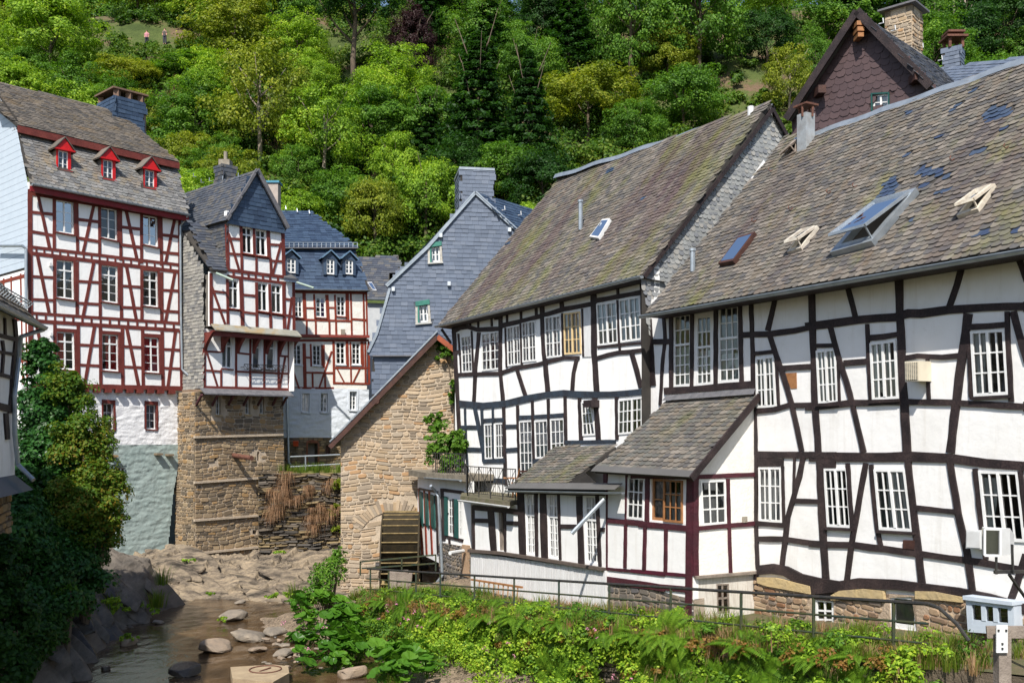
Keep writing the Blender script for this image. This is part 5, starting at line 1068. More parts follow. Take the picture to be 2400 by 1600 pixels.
# stone tower
tl = f0.uv(*C4(158, 385)); trr = f0.uv(*C4(735, 400)); tb0 = f0.uv(*C4(160, 1550)); tb1 = f0.uv(*C4(760, 1540))
tw = [tl, (trr[0], tl[1]), (tb1[0], .1), (tb0[0], .1)]
twn = [quadpx(f0, C4, p) for p in (((297, 415), (330, 417), (330, 538), (297, 535)), ((490, 415), (522, 417), (522, 535), (490, 532)), ((585, 418), (615, 420), (615, 533), (585, 530)))]
slot = [quadpx(f0, C4, p) for p in (((288, 785), (302, 785), (302, 840), (288, 838)), ((568, 778), (582, 778), (582, 838), (568, 836)), ((538, 1292), (565, 1292), (565, 1320), (538, 1318)))]
wallmesh(hG, f0, tw, twn+slot, MORTAR, .5, 'tower_wall')
mk('tower_core', [f0.w(*p, -.5) for p in tw], [(0, 1, 2, 3)], MORTAR_D, hG)
for q in twn: window(hG, f0, q, WD_WHITE, GLASS, 1, 2, 3, -.15, .04, .02, .04, None, None, None, .1, SANDST)
rubble(hG, f0, tw, ST_TOWER, (.10, .24), (.15, .55), .03, .045, 300, [gr(w_, .25) for w_ in twn+slot])
for y0, y1, xr in ((684, 668, 730), (982, 942, 715), (1230, 1192, 640), (1448, 1385, 750)):
    b = B(); q_ = quadpx(f0, C4, ((150, y0-8), (xr, y1-8), (xr, y1+6), (150, y0+6))); prism(b, f0, q_, -.02, .13); b.go('ledge', MORTAR, hG)
b = B(); p = f0.P(*C4(412, 800)); b.tube([p-nL*.2, p+nL*1.5+Vector((0, 0, -.12))], .11, 10); b.go('drain_pipe', RUST, hG)
# side of tower and slate side wall (faces the river upstream)
fs0 = Fac((f0.w(tl[0], 0).x, f0.w(tl[0], 0).y), (-.73, .68)); 
sd = [(0, .1), (0, tl[1]), (1.7, tl[1]), (1.7, .1)]
wallmesh(hG, fs0, sd, [], MORTAR, .3, 'tower_side'); rubble(hG, fs0, sd, ST_TOWER, (.10, .24), (.15, .5), .03, .045, 60, [])
lc = f1.w(lo_[0][0], 0); fs1 = Fac((lc.x, lc.y), (-.73, .68))
gz = lambda x, y: fs1.uv(*C3(x, y))
side = [(0, zlo), (0, gz(300, 870)[1]), (gz(88, 580)[0], gz(88, 580)[1]), (gz(88, 600)[0], zlo)]
mk('slate_side_wall', [fs1.w(*p) for p in side], [(0, 1, 2, 3)], DECK, hG)
slates(hG, fs1, side, SL_GREY, .15, .24, .01, .012, 0, 180, name='side_slate')
# roofs: slate gable, main roof slope to the left, lower lean-to slope
gA = f2.off(.12); ga = [gA.uv(*C3(*p)) for p in ((648, 130), (885, 580), (870, 608), (425, 522), (418, 510))]
mk('gable_wall', [gA.w(*p) for p in ga], [tuple(range(5))], DECK, hG)
slates(hG, gA, [ga[0], ga[1], ga[2], ga[3], ga[4]], SL_BLUE, .2, .3, .008, .012, 0, 90, name='gable_slate')
ap = gA.w(*ga[0], .15); el = gA.w(*ga[4], .15); er = gA.w(*ga[1], .15); inn = -nL
rb = ap+inn*6.5; elb = el+inn*6.5
plg = Plane3(el, -inn, ap-el)
lroof = [(0, 0), plg.to(ap), plg.to(rb), plg.to(elb)]
b = B(); prism(b, plg, lroof, -.1, 0); g1 = b.go('roof', DECK, hG)
slates(g1, plg, lroof, SL_BRUISE, .17, .25, .01, .012, 0, 120)
b = B(); v = [ap, er, er+inn*6.5, rb]; b.add(v, [(0, 1, 2, 3)]); b.go('roof_slope', SL_BLUE, hG)
b = B(); b.bar(ap+Vector((0, 0, .03)), er+Vector((0, 0, .03)), .1, .2); b.bar(ap+Vector((0, 0, .03)), el, .08, .12); b.go('verge', LEAD, hG)
# wall between the two slopes
cw0 = f2.w(top[0][0], top[0][1]+.1); cw = [cw0, f2.w(top[0][0], top[3][1]), f2.w(top[0][0], top[3][1], -4), f2.w(top[0][0], top[0][1]+.1, -4)]
mk('cheek_wall', cw, [(0, 1, 2, 3)], DECK, hG)
class PC:
    def w(s, a, z, o=0): return f2.w(top[0][0]-o, z, -a)
slates(hG, PC(), [(0, top[3][1]-.2), (4, top[3][1]-.2), (4, top[0][1]+.1), (0, top[0][1]+.1)], SL_BRUISE, .15, .24, .01, .012, 0, 60, name='cheek_slate')
l0 = f2.off(.2).P(*C3(310, 885)); l1 = f2.off(.2).P(*C3(440, 895)); l2 = f2.w(top[0][0], f2.uv(*C3(440, 895))[1]+.0, .2)
t1 = f2.w(top[0][0], top[0][1]+.05, -1.5); t0 = fs1.P(*C3(95, 560)); t0.z = t1.z-.15
b = B(); b.add([l0, l1, t1, t0], [(0, 1, 2, 3)]); b.add([p-Vector((0, 0, .07)) for p in (l0, l1, t1, t0)], [(0, 1, 2, 3)]); b.bar(l0-Vector((0, 0, .04)), l1-Vector((0, 0, .04)), .06); b.bar(l0-Vector((0, 0, .04)), t0-Vector((0, 0, .04)), .06)
lr_ = b.go('lower_roof', DECK, hG); pll = Plane3(l0, l1-l0, t1-l0)
slates(lr_, pll, [pll.to(p) for p in (l0, l1, t1, t0)], SL_BRUISE, .17, .25, .01, .014, 0, 60)
b = B(); b.tube([f2.P(*C3(350, 915), .3), f2.P(*C3(480, 968), 1.0)], .05); b.go('rain_spout', plain('patina_pipe', (.32, .40, .34), (.25, .33, .28), .5, 4), hG)
l3 = f2.P(*C3(868, 890), .0); b = B(); b.add([f2.P(*C3(868, 885), -.8), f2.P(*C3(868, 950), .3), f2.P(*C3(975, 965), .3), f2.P(*C3(945, 930), -.8)], [(0, 1, 2, 3)]); b.bar(f2.P(*C3(868, 955), .3), f2.P(*C3(975, 968), .3), .1); b.go('eave_return', SL_BRUISE, hG)
b = B(); b.tube([f2.P(*C3(965, 985), .3), f2.P(*C3(1095, 1028), 1.0)], .05); b.go('rain_spout', plain('patina_pipe_b', (.32, .40, .34), (.25, .33, .28), .5, 4), hG)
pg = pt(*C3(420, 150), 50); c3 = slated_box(hG, (pg.x, pg.y), uL, .75, .75, pg.z-.8, pt(*C3(420, 100), 50).z, SL_BRUISE)
b = B(); zc = pt(*C3(420, 100), 50).z; b.box((pg.x, pg.y, zc+.15), .55, .55, .3); b.tube([(pg.x, pg.y, zc+.3), (pg.x, pg.y, zc+.75)], .09); b.go('chimney_pot', CONC, c3)
for x, y in ((255, 222), (318, 212), (420, 200), (540, 178), (195, 178)):
    b = B(); p = plg.P(*C3(x, y), .02); b.tube([p, p+plg.nn*.12-plg.e2*.1, p+plg.nn*.2+plg.e2*.05], .02, 5); b.go('roof_hook', ZINC, g1)
# right flank of the gable house (hidden side) closes the volume
mk('rear_wall', [f2.w(mid[1][0], zlo, 0), f2.w(mid[1][0], zlo, -6), f2.w(mid[1][0], mid[1][1], -6), f2.w(mid[1][0], mid[1][1], 0)], [(0, 1, 2, 3)], PL_WHITE, hG)
# small grey roof linking the two houses
k0_ = facL.w(sL1-.1, 0); 
# ================================================================ blue mansard house with four small dormers
facD = Fac(((668-1200)/F*50, 50), ((866-1200)/F*52-(668-1200)/F*50, 2)); nD = facD.N3(); uD = facD.U3()
hD = thing('mansard_timber_house', 'red timbered house with blue slate mansard roof and bluish white stone ground floor', 'house', facD.w(2.5, 4.9))
d3 = lambda *p: quadpx(facD, C3, p); d4 = lambda *p: quadpx(facD, C4, p)
wD = [d3((948, 1090), (1005, 1095), (1010, 1255), (950, 1250)), d3((1110, 1098), (1182, 1103), (1186, 1255), (1112, 1250)), d3((1270, 1090), (1335, 1092), (1336, 1245), (1272, 1240)),
      d4((797, 75), (856, 78), (860, 210), (797, 205)), d4((930, 80), (985, 82), (986, 215), (932, 212)), d4((1085, 60), (1143, 62), (1145, 207), (1087, 205)), d4((1190, 65), (1243, 68), (1244, 208), (1190, 207))]
gD = [d4((862, 395), (910, 397), (908, 522), (862, 518)), d4((983, 395), (1030, 397), (1028, 522), (983, 518)), d4((1173, 383), (1220, 385), (1217, 507), (1173, 505))]
sD0 = facD.uv(*C4(740, 300))[0]-1.5; sD1 = facD.uv(*C3(1502, 1200))[0]; zD0 = facD.uv(*C4(900, 362))[1]; zD1 = facD.uv(*C3(1200, 1050))[1]
PL_BR = plain('whitewashed_infill', (.80, .78, .73), (.70, .67, .62), .85, 3, .6, 12)
wallmesh(hD, facD, [(sD0, zD0), (sD1, zD0), (sD1, zD1), (sD0, zD1)], wD, PL_BR, .2)
room(hD, facD, sD0+.05, sD1-.05, 4.9, zD1, .2, 1.4, ROOM)
for k, q in enumerate(wD): window(hD, facD, q, WD_WHITE, GLASS, 2, 1, 4, -.05, .05, .025, .05, None, [(.5, 1, 0, 1, 0)] if k == 1 else None, plain('purple_curtain', (.22, .08, .35), (.15, .05, .25), .9), .08, WALL_BLUEW if k > 2 else TB_RUST)
def bD(cr, w, *p, m=TB_RUST): beam(hD, facD, cr, p, w, m, .03, .03)
for w_, *p in [(26, (1020, 1060), (1028, 1265)), (14, (1097, 1075), (1105, 1268)), (24, (1195, 1080), (1205, 1270)), (14, (1256, 1080), (1262, 1270)), (26, (1350, 1070), (1353, 1268)), (13, (1378, 1065), (1386, 1385)), (13, (1475, 1065), (1482, 1388)), (13, (1497, 1065), (1505, 1395)), (24, (945, 1055), (1502, 1064)), (15, (945, 1268), (1390, 1282)), (15, (1390, 1266), (1502, 1274)), (14, (1040, 1280), (1042, 1390)), (14, (1110, 1282), (1112, 1390)), (14, (1214, 1284), (1216, 1390)), (14, (1265, 1284), (1267, 1390)), (12, (1030, 1180), (1100, 1182)), (12, (1205, 1178), (1262, 1180))]: bD(C3, w_, *p)
for w_, *p in [(22, (875, 68), (882, 358)), (11, (918, 72), (922, 220)), (22, (998, 78), (1000, 228)), (15, (1068, 45), (1072, 335)), (18, (1156, 55), (1160, 218)), (10, (1178, 60), (1184, 328)), (20, (1255, 58), (1258, 218)), (12, (1276, 60), (1279, 328)), (13, (1298, 55), (1302, 335)), (11, (1056, 120), (1015, 240), (975, 358)), (11, (780, 180), (840, 358)), (9, (1090, 232), (1140, 328)), (9, (1242, 232), (1195, 328)), (13, (780, 360), (1070, 362)), (13, (1065, 328), (1305, 334)), (12, (885, 260), (1068, 262)), (12, (1072, 228), (1302, 230)), (12, (882, 160), (922, 163)), (14, (790, 50), (1300, 48)), (12, (930, 262), (932, 358)), (12, (1012, 262), (1014, 358))]: bD(C4, w_, *p)
b = B(); p0 = facD.uv(*C3(938, 1395)); p1 = facD.uv(*C3(1512, 1402)); b.bar(facD.w(p0[0], p0[1], .12), facD.w(p1[0], p1[1], .12), .24, .14); b.go('string_course', plain('faded_red_paint', (.26, .05, .04), (.18, .04, .03), .6, 4), hD)
b = B(); prism(b, facD, d3((1302, 1345), (1328, 1347), (1328, 1390), (1302, 1388)), 0, .2); b.go('vent_box', CONC, hD)
# whitewashed ground floor, stone below
zD2 = facD.uv(*C4(900, 686))[1]; grf = [(sD0, zD2), (sD1+.1, zD2), (sD1+.1, zD0), (sD0, zD0)]
wallmesh(hD, facD, grf, gD, WALL_BLUEW, .25, 'whitewashed_wall'); lumpy(hD, facD, grf, [gr(w_, .25) for w_ in gD], WALL_BLUEW, 'limewashed_rubble', .06, .035, .03, (2.4, 7), 11)
for q in gD:
    window(hD, facD, q, WD_WHITE, GLASS, 2, 1, 4, -.1, .05, .025, .05, None, [(0, 1, 0, 1, 0)], CURT, .1, WALL_BLUEW)
    b = B()
    for u0, u1, v0, v1 in ((-.25, 0, -.12, 1.0), (1, 1.25, -.12, 1.0), (0, 1, -.12, 0)): prism(b, facD, cellq(q, u0, u1, v0, v1), -.05, .07)
    b.go('surround', WALL_BLUEW, hD)
dr = d4((900, 722), (930, 712), (962, 722), (962, 890), (900, 890)); wn = d4((1018, 735), (1048, 735), (1048, 800), (1018, 800))
sto = [(sD0+1, 3.5), (sD1+.6, 3.5), (sD1+.6, zD2), (sD0+1, zD2)]
wallmesh(hD, facD, sto, [dr, wn], MORTAR_D, .5, 'stone_wall'); rubble(hD, facD, sto, ST_TOWER, (.08, .18), (.12, .4), .025, .04, 90, [gr4 for gr4 in (dr, gr(wn, .3))])
mk('door_recess', [facD.w(*p, -.5) for p in dr], [tuple(range(5))], plain('grey_plaster_recess', (.32, .28, .25), (.24, .21, .19), .9), hD)
b = B(); prism(b, facD, wn, -.3, -.2); b.go('hatch', WD_BROWN, hD)
BRICK = plain('red_brick', (.30, .12, .07), (.20, .08, .05), .85, 6, .5, 30)
for i in range(9):
    b = B(); x = 890+i*9; prism(b, facD, d4((x, 700-abs(i-4)*-2), (x+7, 700-abs(i-4)*-2), (x+7, 722), (x, 722)), 0, .06); b.go('brick', BRICK, hD)
for i in range(12):
    for x in (888, 964): b = B(); y = 725+i*13; prism(b, facD, d4((x, y), (x+11, y), (x+11, y+10), (x, y+10)), 0, .06); b.go('brick', BRICK, hD)
# roof
de0 = facD.off(.3).P(*C3(900, 1035)); de1 = facD.off(.3).P(*C3(1525, 1046)); db0 = facD.off(-.95).P(*C3(800, 735)); db1 = facD.off(-.95).P(*C3(1412, 735))
plD = Plane3(de0, de1-de0, db1-de1); pd = [plD.uv(*C3(820, 1033)), plD.to(de1), plD.to(db1), plD.uv(*C3(820, 735))]
b = B(); prism(b, plD, pd, -.1, 0); md = b.go('mansard', DECK, hD); slates(md, plD, pd, SL_BLUE, .22, .3, .008, .012, 0, 100)
du0 = facD.off(-.7).P(*C3(800, 722)); du1 = facD.off(-.7).P(*C3(1430, 722)); dr0 = facD.off(-4.2).P(*C3(780, 405)); dr1 = facD.off(-4.2).P(*C3(1080, 447))
plD2 = Plane3(du0, du1-du0, dr1-du0); pd2 = [plD2.to(du0), plD2.to(du1), plD2.to(dr1), plD2.to(dr0)]
b = B(); prism(b, plD2, pd2, -.1, 0); ud = b.go('upper_roof', DECK, hD); slates(ud, plD2, pd2, SL_BLUE, .22, .3, .008, .012, 0, 100)
mk('roof_hip', [dr1, du1, du1-nD*5], [(0, 1, 2)], SL_BLUE, hD); mk('side_wall', [de1, db1, db1-nD*4, de1-nD*5, facD.w(sD1, 4, -5), facD.w(sD1, 4, 0), facD.w(sD1, zD1, 0)], [(0, 1, 2, 3), (0, 3, 4, 5, 6)], SL_BLUE_L, hD)
gutter(hD, [de0, de0.lerp(de1, .5), de1], .06)
b = B(); g0 = du0+Vector((0, 0, .28)); g1_ = du1+Vector((0, 0, .28)); b.bar(g0, g1_, .03); b.bar(g0-Vector((0, 0, .14)), g1_-Vector((0, 0, .14)), .02)
for i in range(19): p = g0.lerp(g1_, i/18); b.bar(p, p-Vector((0, 0, .3)), .03)
b.go('snow_guard', ZINC, hD)
b = B(); b.bar(du0, du1, .12, .06); b.go('eave_edge', LEAD, hD)
for cx, y0, y1, wd in ((922, 800, 915, 70), (1222, 805, 925, 62), (1366, 812, 925, 60)):
    fd = facD.off(.0); a0, z1 = fd.uv(*C3(cx-wd/2, y0)); a1, z0 = fd.uv(*C3(cx+wd/2, y1)); am = (a0+a1)/2; zt = fd.uv(*C3(cx, y0-55))[1]
    b = B()
    for s_ in (a0-.12, a1+.12): b.add([fd.w(s_, z0, 0), fd.w(s_, z1, 0), fd.w(s_, z1, -1.4), fd.w(s_, z0, -1.4)], [(0, 1, 2, 3)])
    dm = b.go('dormer', SL_BLUE, hD); q = [(a0, z1), (a1, z1), (a1, z0), (a0, z0)]
    window(dm, fd, q, WD_WHITE, GLASS, 2, 1, 3, -.03, .06, .03, .05)
    b = B()
    for pl_ in ([(a0-.14, z0-.05), (a0, z0-.05), (a0, z1), (a0-.14, z1)], [(a1, z0-.05), (a1+.14, z0-.05), (a1+.14, z1), (a1, z1)], [(a0-.14, z1), (a1+.14, z1), (am, zt)]): prism(b, fd, pl_, -.05, .03)
    b.go('slate_front', SL_BLUE, dm)
    b = B(); tp = fd.w(am, zt+.06, .15); l0 = fd.w(a0-.26, z1+.02, .15); r0 = fd.w(a1+.26, z1+.02, .15); bk_ = -nD*1.5
    b.add([tp, l0, l0+bk_, tp+bk_, r0, r0+bk_], [(0, 1, 2, 3), (0, 4, 5, 3)]); b.bar(tp, l0, .06); b.bar(tp, r0, .06); b.go('dormer_roof', plain('blue_zinc', (.16, .26, .36), (.12, .20, .30), .4, 4, metal=.3), dm)
pg = pt(*C3(785, 330), 56); b = B(); b.box((pg.x, pg.y, pg.z-.6), .7, .7, 2.6); ck = b.go('chimney', plain('roughcast', (.42, .36, .32), (.34, .29, .26), .9, 4), hD); b = B(); b.box((pg.x, pg.y, pg.z+.75), .85, .85, .12); b.go('chimney_cap', plain('blue_cap', (.05, .2, .3), (.08, .25, .35), .5), ck)
for x, y in ((878, 435), (965, 455), (1058, 468)):
    b = B(); p = plD2.P(*C3(x, y), .02); b.tube([p, p+plD2.nn*.15-plD2.e2*.12, p+plD2.nn*.25+plD2.e2*.05], .025, 5); b.go('roof_hook', ZINC, ud)
b = B(); b.tube([facD.P(*C4(762, 400), .6), facD.P(*C4(765, 430), .3), facD.P(*C4(775, 850), .3), facD.P(*C4(800, 875), .5), facD.P(*C4(945, 975), 2.2)], .06); b.go('downpipe', ZINC, hD)
nb = thing('nest_box', 'small orange box on the stone wall beside the arched door', 'box', facD.P(*C4(822, 738), .1))
b = B(); b.box(facD.P(*C4(822, 725), .14), .22, .2, .26); b.go('body', plain('orange_paint', (.65, .09, .02), (.55, .07, .02), .5), nb); b = B(); b.box(facD.P(*C4(822, 716), .16), .27, .26, .04); b.go('lid', plain('orange_lid', (.55, .07, .02), (.45, .06, .02), .5), nb)
# ================================================================ low slate-roofed house in the gap
hN = thing('slate_roof_house', 'low slate-roofed house squeezed between the blue mansard and the slate gable', 'house', pt(880, 700, 59))
v = [pt(*C5(40, 770), 62), pt(*C5(395, 845), 63), pt(*C5(420, 1100), 58.5), pt(*C5(130, 1090), 58.5)]
plN = Plane3(v[3], v[2]-v[3], v[0]-v[3]); pn = [plN.to(p) for p in v]
b = B(); prism(b, plN, pn, -.1, 0); rn = b.go('roof', DECK, hN); slates(rn, plN, pn, SL_BRUISE, .25, .35, .01, .014, 0, 60)
gutter(hN, [v[3], v[2]], .09)
b = B(); z_ = v[3].z-.2; b.add([v[3]+Vector((.0, .3, -.2)), v[2]+Vector((0, .3, -.2)), Vector((v[2].x, v[2].y+.3, 3)), Vector((v[3].x, v[3].y+.3, 3))], [(0, 1, 2, 3)]); b.go('wall', plain('pale_slate_wall', (.5, .52, .54), (.42, .44, .47), .8, 3), hN)
skq = [plN.uv(*C5(*p)) for p in ((140, 970), (175, 968), (215, 1035), (185, 1030))]; skylight(rn, plN, skq, WHITE_METAL, 0, h=.1)
# ================================================================ big slate-hung gable house in the middle
facS = Fac(((860-1200)/F*48, 48), ((1240-1200)/F*49.3-(860-1200)/F*48, 1.3)); nS = facS.N3(); uS = facS.U3()
hS = thing('slate_gable_house', 'tall grey-blue slate-hung gable with two little green windows and big slate chimney', 'house', facS.w(4, 3))
qS = lambda *p: quadpx(facS, C5, p)
gp_ = qS((150, 1540), (140, 1518), (215, 1370), (270, 1180), (318, 1008), (290, 990), (620, 680), (1000, 245), (1600, 790), (1600, 1540))
wS = [qS((650, 682), (716, 672), (722, 795), (652, 800)), qS((552, 1150), (620, 1140), (628, 1275), (555, 1282))]
wallmesh(hS, facS, gp_, wS, plain('slate_backing', (.10, .115, .14), (.08, .09, .11), .8), .25, 'gable_wall')
room(hS, facS, gp_[0][0]+1, gp_[9][0]-.2, gp_[0][1]+.5, gp_[7][1]-4, .25, 1.4, ROOM)
slates(hS, facS, gp_, SL_BLUE_L, .20, .33, .006, .012, 0, 200, holes=[gr(w_, .45) for w_ in wS], name='wall_slate')
GREENF = plain('green_window_frame', (.06, .22, .17), (.04, .16, .13), .5, 5)
for q in wS:
    window(hS, facS, q, WD_WHITE, GLASS, 2, 1, 2, -.08, .07, .04, .05, None, [(0, 1, .5, 1, 0)], CURT)
    b = B()
    for u0, u1, v0, v1 in ((-.42, 0, -.1, 1.05), (1, 1.25, -.1, 1.05)): prism(b, facS, cellq(q, u0, u1, v0, v1), -.05, .05)
    b.go('window_surround', plain('peeling_surround', (.55, .52, .47), (.36, .34, .30), .8, 8), hS)
    b = B(); prism(b, facS, cellq(q, -.42, 1.25, -.3, -.02), -.05, .09); prism(b, facS, cellq(q, -.18, 0, -.1, 1.0), -.05, .06); b.go('window_hood', GREENF, hS)
    b = B(); prism(b, facS, cellq(q, -.45, 1.3, 1.03, 1.12), -.05, .12); b.go('sill', plain('grey_sill', (.5, .5, .48), (.4, .4, .38), .8), hS)
for x, y in ((724, 590), (1272, 545), (345, 1018), (790, 975)):
    b = B(); prism(b, facS, qS((x-12, y-18), (x+12, y-18), (x+12, y+14), (x-12, y+14)), 0, .18); b.go('purlin_cap', plain('pale_lead', (.62, .66, .70), (.55, .6, .65), .5), hS)
vg = qS((1000, 245), (620, 680), (290, 990)); b = B()
for i in (0, 1): b.bar(facS.w(*vg[i], .1), facS.w(*vg[i+1], .1), .08, .16)
vb = qS((318, 1008), (270, 1180), (215, 1370), (145, 1518))
for i in range(3): b.bar(facS.w(*vb[i], .06), facS.w(*vb[i+1], .06), .06, .12)
b.bar(facS.w(*vg[0], .1), facS.w(*gp_[8], .1), .08, .16); b.go('verge_flashing', ZINC, hS)
lowq = qS((180, 1548), (1600, 1548), (1600, 2200), (180, 2200)); mk('lower_wall', [facS.w(*p, -.05) for p in lowq], [(0, 1, 2, 3)], DECK, hS)
slates(hS, facS.off(-.05), [lowq[0], lowq[1], lowq[2], lowq[3]], SL_BLUE_L, .24, .38, .006, .012, 0, 60, name='wall_slate')
b = B(); b.bar(facS.w(*lowq[0], .08), facS.w(*lowq[1], .08), .2, .06); b.go('drip_ledge', LEAD, hS)
ap = facS.w(*gp_[7], .15); rgb = Vector((.88, 52.2, ap.z)); rdir = (rgb-ap)*1.6; er = facS.w(*gp_[8], .15)
plS = Plane3(er, rdir, ap-er); ps = [(0, 0), plS.to(er+rdir), plS.to(ap+rdir), plS.to(ap)]
b = B(); prism(b, plS, ps, -.08, 0); rs = b.go('roof', DECK, hS); slates(rs, plS, ps, SL_BLUE, .22, .3, .008, .012, 0, 60)
l0 = facS.w(*gp_[5], .15); mk('roof_slope', [ap, l0, l0+rdir, ap+rdir], [(0, 1, 2, 3)], SL_BLUE, hS)
for x, y in ((1215, 385), (1345, 425)):
    b = B(); p = plS.P(*C5(x, y), .02); b.tube([p, p+plS.nn*.15-plS.e2*.12, p+plS.nn*.25+plS.e2*.05], .025, 5); b.go('roof_hook', WHITE_METAL, rs)
pcs = pt(*C5(965, 230), 50.2); wdt = (1097-833)*.29337/F*49.7
cs = slated_box(hS, (pcs.x+.15, pcs.y+.3), uS, wdt, 2.4, pt(*C5(965, 420), 50).z-1.2, pt(*C5(965, 68), 49.5).z, SL_BLUE_L, ch=.2, cw=.33)
b = B(); b.box((pcs.x+.15, pcs.y+.3, pt(*C5(965, 62), 49.5).z), wdt+.12, 2.5, .12, Matrix.Rotation(math.atan2(uS.y, uS.x), 3, 'Z')); b.go('chimney_cap', ZINC, cs)
# ================================================================ brown shingled gable behind the roofs
facG = Fac((13.4, 38), (.71, -.70)); nG = facG.N3()
hQ = thing('brown_gable_house', 'brown shingled gable with stone chimney rising behind the patched roof', 'house', facG.w(0, 8))
qQ = lambda *p: quadpx(facG, D6, p)
gq_ = qQ((1322, 88), (920, 700), (930, 900), (1780, 900), (1745, 515)); apx = facG.uv(*D6(1325, 85)); gq_[0] = apx
wq = qQ((1386, 545), (1475, 540), (1478, 630), (1388, 636))
wallmesh(hQ, facG, gq_, [wq], plain('shingle_backing', (.06, .035, .035), (.05, .03, .03), .8), .2, 'gable_wall')
room(hQ, facG, gq_[1][0]+.8, gq_[4][0]-.8, gq_[2][1]+.1, wq[0][1]+.5, .2, 1.0, ROOM)
slates(hQ, facG, gq_, SL_BROWN, .26, .36, .006, .012, 1, 200, holes=[gr(wq, .2)], name='shingle')
window(hQ, facG, wq, WD_WHITE, GLASS, 2, 1, 2, -.02, .06, .03, .05, None, [(0, 1, 0, .7, 0)], CURT)
b = B()
for u0, u1, v0, v1 in ((-.1, 0, -.1, 1.02), (1, 1.08, -.1, 1.02), (0, 1, -.1, 0)): prism(b, facG, cellq(wq, u0, u1, v0, v1), -.05, .06)
b.go('window_casing', WD_GREEN, hQ)
ap = facG.w(*apx, .45); le = facG.w(*gq_[1], .45); ri = facG.w(*gq_[4], .45); bk_ = -nG*7.5
plQ = Plane3(ri, bk_, ap-ri); pq = [(0, 0), plQ.to(ri+bk_), plQ.to(ap+bk_), plQ.to(ap)]
b = B(); prism(b, plQ, pq, -.1, 0); rq = b.go('roof', DECK, hQ); slates(rq, plQ, pq, SL_BRUISE, .2, .28, .008, .012, 0, 140)
mk('roof_slope', [ap, le, le+bk_, ap+bk_], [(0, 1, 2, 3)], SL_BRUISE, hQ)
b = B(); b.bar(ap, le, .08, .3); b.bar(ap, ri, .08, .3); b.go('barge_board', TB_BLACK, hQ)
for i in range(3): b = B(); b.box(facG.w(apx[0]+.0, apx[1]-.5-.22*i, .3), .3-.04*i, .5, .16); b.go('ridge_bracket', WD_ORANGE, hQ)
for x, y in ((1082, 525), (1632, 450)): b = B(); b.box(facG.P(*D6(x, y), .25), .3, .6, .3); b.go('purlin_end', WD_BROWN, hQ)
pcq = plQ.P(*D6(1560, 210)); zt = pt(*D6(1520, 88), pcq.y).z; b = B(); b.box((pcq.x+.1, pcq.y+.2, (zt+pcq.z)/2-.3), 1.15, 1.15, zt-pcq.z+1.0, Matrix.Rotation(-.75, 3, 'Z')); cq = b.go('chimney', MORTAR, hQ)
for ang in (-.75, -.75-math.pi/2):
    ff = Fac((pcq.x+.1, pcq.y+.2), (math.cos(ang), math.sin(ang)), .575); ff.O = Vector((pcq.x+.1, pcq.y+.2))+ff.n*.575
    rubble(cq, ff, [(-.56, pcq.z-.6), (.56, pcq.z-.6), (.56, zt-.05), (-.56, zt-.05)], ST_MILL, (.1, .2), (.2, .5), .03, .04, 40)
b = B(); b.box((pcq.x+.1, pcq.y+.2, zt+.25), 1.6, 1.6, .08, Matrix.Rotation(-.75, 3, 'Z')); b.go('chimney_cap', LEAD, cq)
b = B()
for dx in (-.45, .45):
    for dy in (-.45, .45): v_ = Matrix.Rotation(-.75, 3, 'Z') @ Vector((dx, dy, 0)); b.box((pcq.x+.1+v_.x, pcq.y+.2+v_.y, zt+.1), .25, .25, .3, Matrix.Rotation(-.75, 3, 'Z'))
b.go('chimney_pillar', ST_MILL, cq)
for x, y in ((1420, 140), (1490, 180), (1650, 280), (1760, 350)):
    b = B(); p = plQ.P(*D6(x, y), .02); b.tube([p, p+plQ.nn*.15-plQ.e2*.12, p+plQ.nn*.25+plQ.e2*.05], .025, 5); b.go('roof_hook', WHITE_METAL, rq)
# ================================================================ grey roof at the far right
hC = thing('grey_roof_house', 'pale grey slate roof with small slated chimney behind the patched ridge', 'house', pt(2300, 190, 46))
v = [pt(*D6(1780, 395), 48), pt(*D6(2330, 325), 40), pt(*D6(2330, 560), 36), pt(*D6(1840, 560), 43)]
plC = Plane3(v[3], v[2]-v[3], v[0]-v[3]); pC = [plC.to(p) for p in v]
b = B(); prism(b, plC, pC, -.1, 0); rc = b.go('roof', DECK, hC); slates(rc, plC, pC, SL_BLUE_L, .2, .3, .008, .012, 0, 60)
pcc = pt(*D6(1848, 340), 47.5); cc_ = slated_box(hC, (pcc.x, pcc.y), (.8, -.6), .8, .8, pcc.z-1.2, pt(*D6(1848, 285), 47.5).z, SL_BLUE_L, ch=.18, cw=.25)
b = B(); zt = pt(*D6(1848, 285), 47.5).z
for dx in (-.3, .3):
    for dy in (-.3, .3): b.bar((pcc.x+dx, pcc.y+dy, zt), (pcc.x+dx, pcc.y+dy, zt+.5), .12)
b.box((pcc.x, pcc.y, zt+.5), 1.0, 1.0, .1); b.box((pcc.x, pcc.y, zt+.75), .8, .8, .1); b.go('chimney_cap', RUST, cc_)
b = B(); b.add([v[3]+Vector((0, 0, -.2)), v[2]+Vector((0, 0, -.2)), Vector((v[2].x, v[2].y, 3)), Vector((v[3].x, v[3].y, 3))], [(0, 1, 2, 3)]); b.go('wall', PL_WHITE, hC)
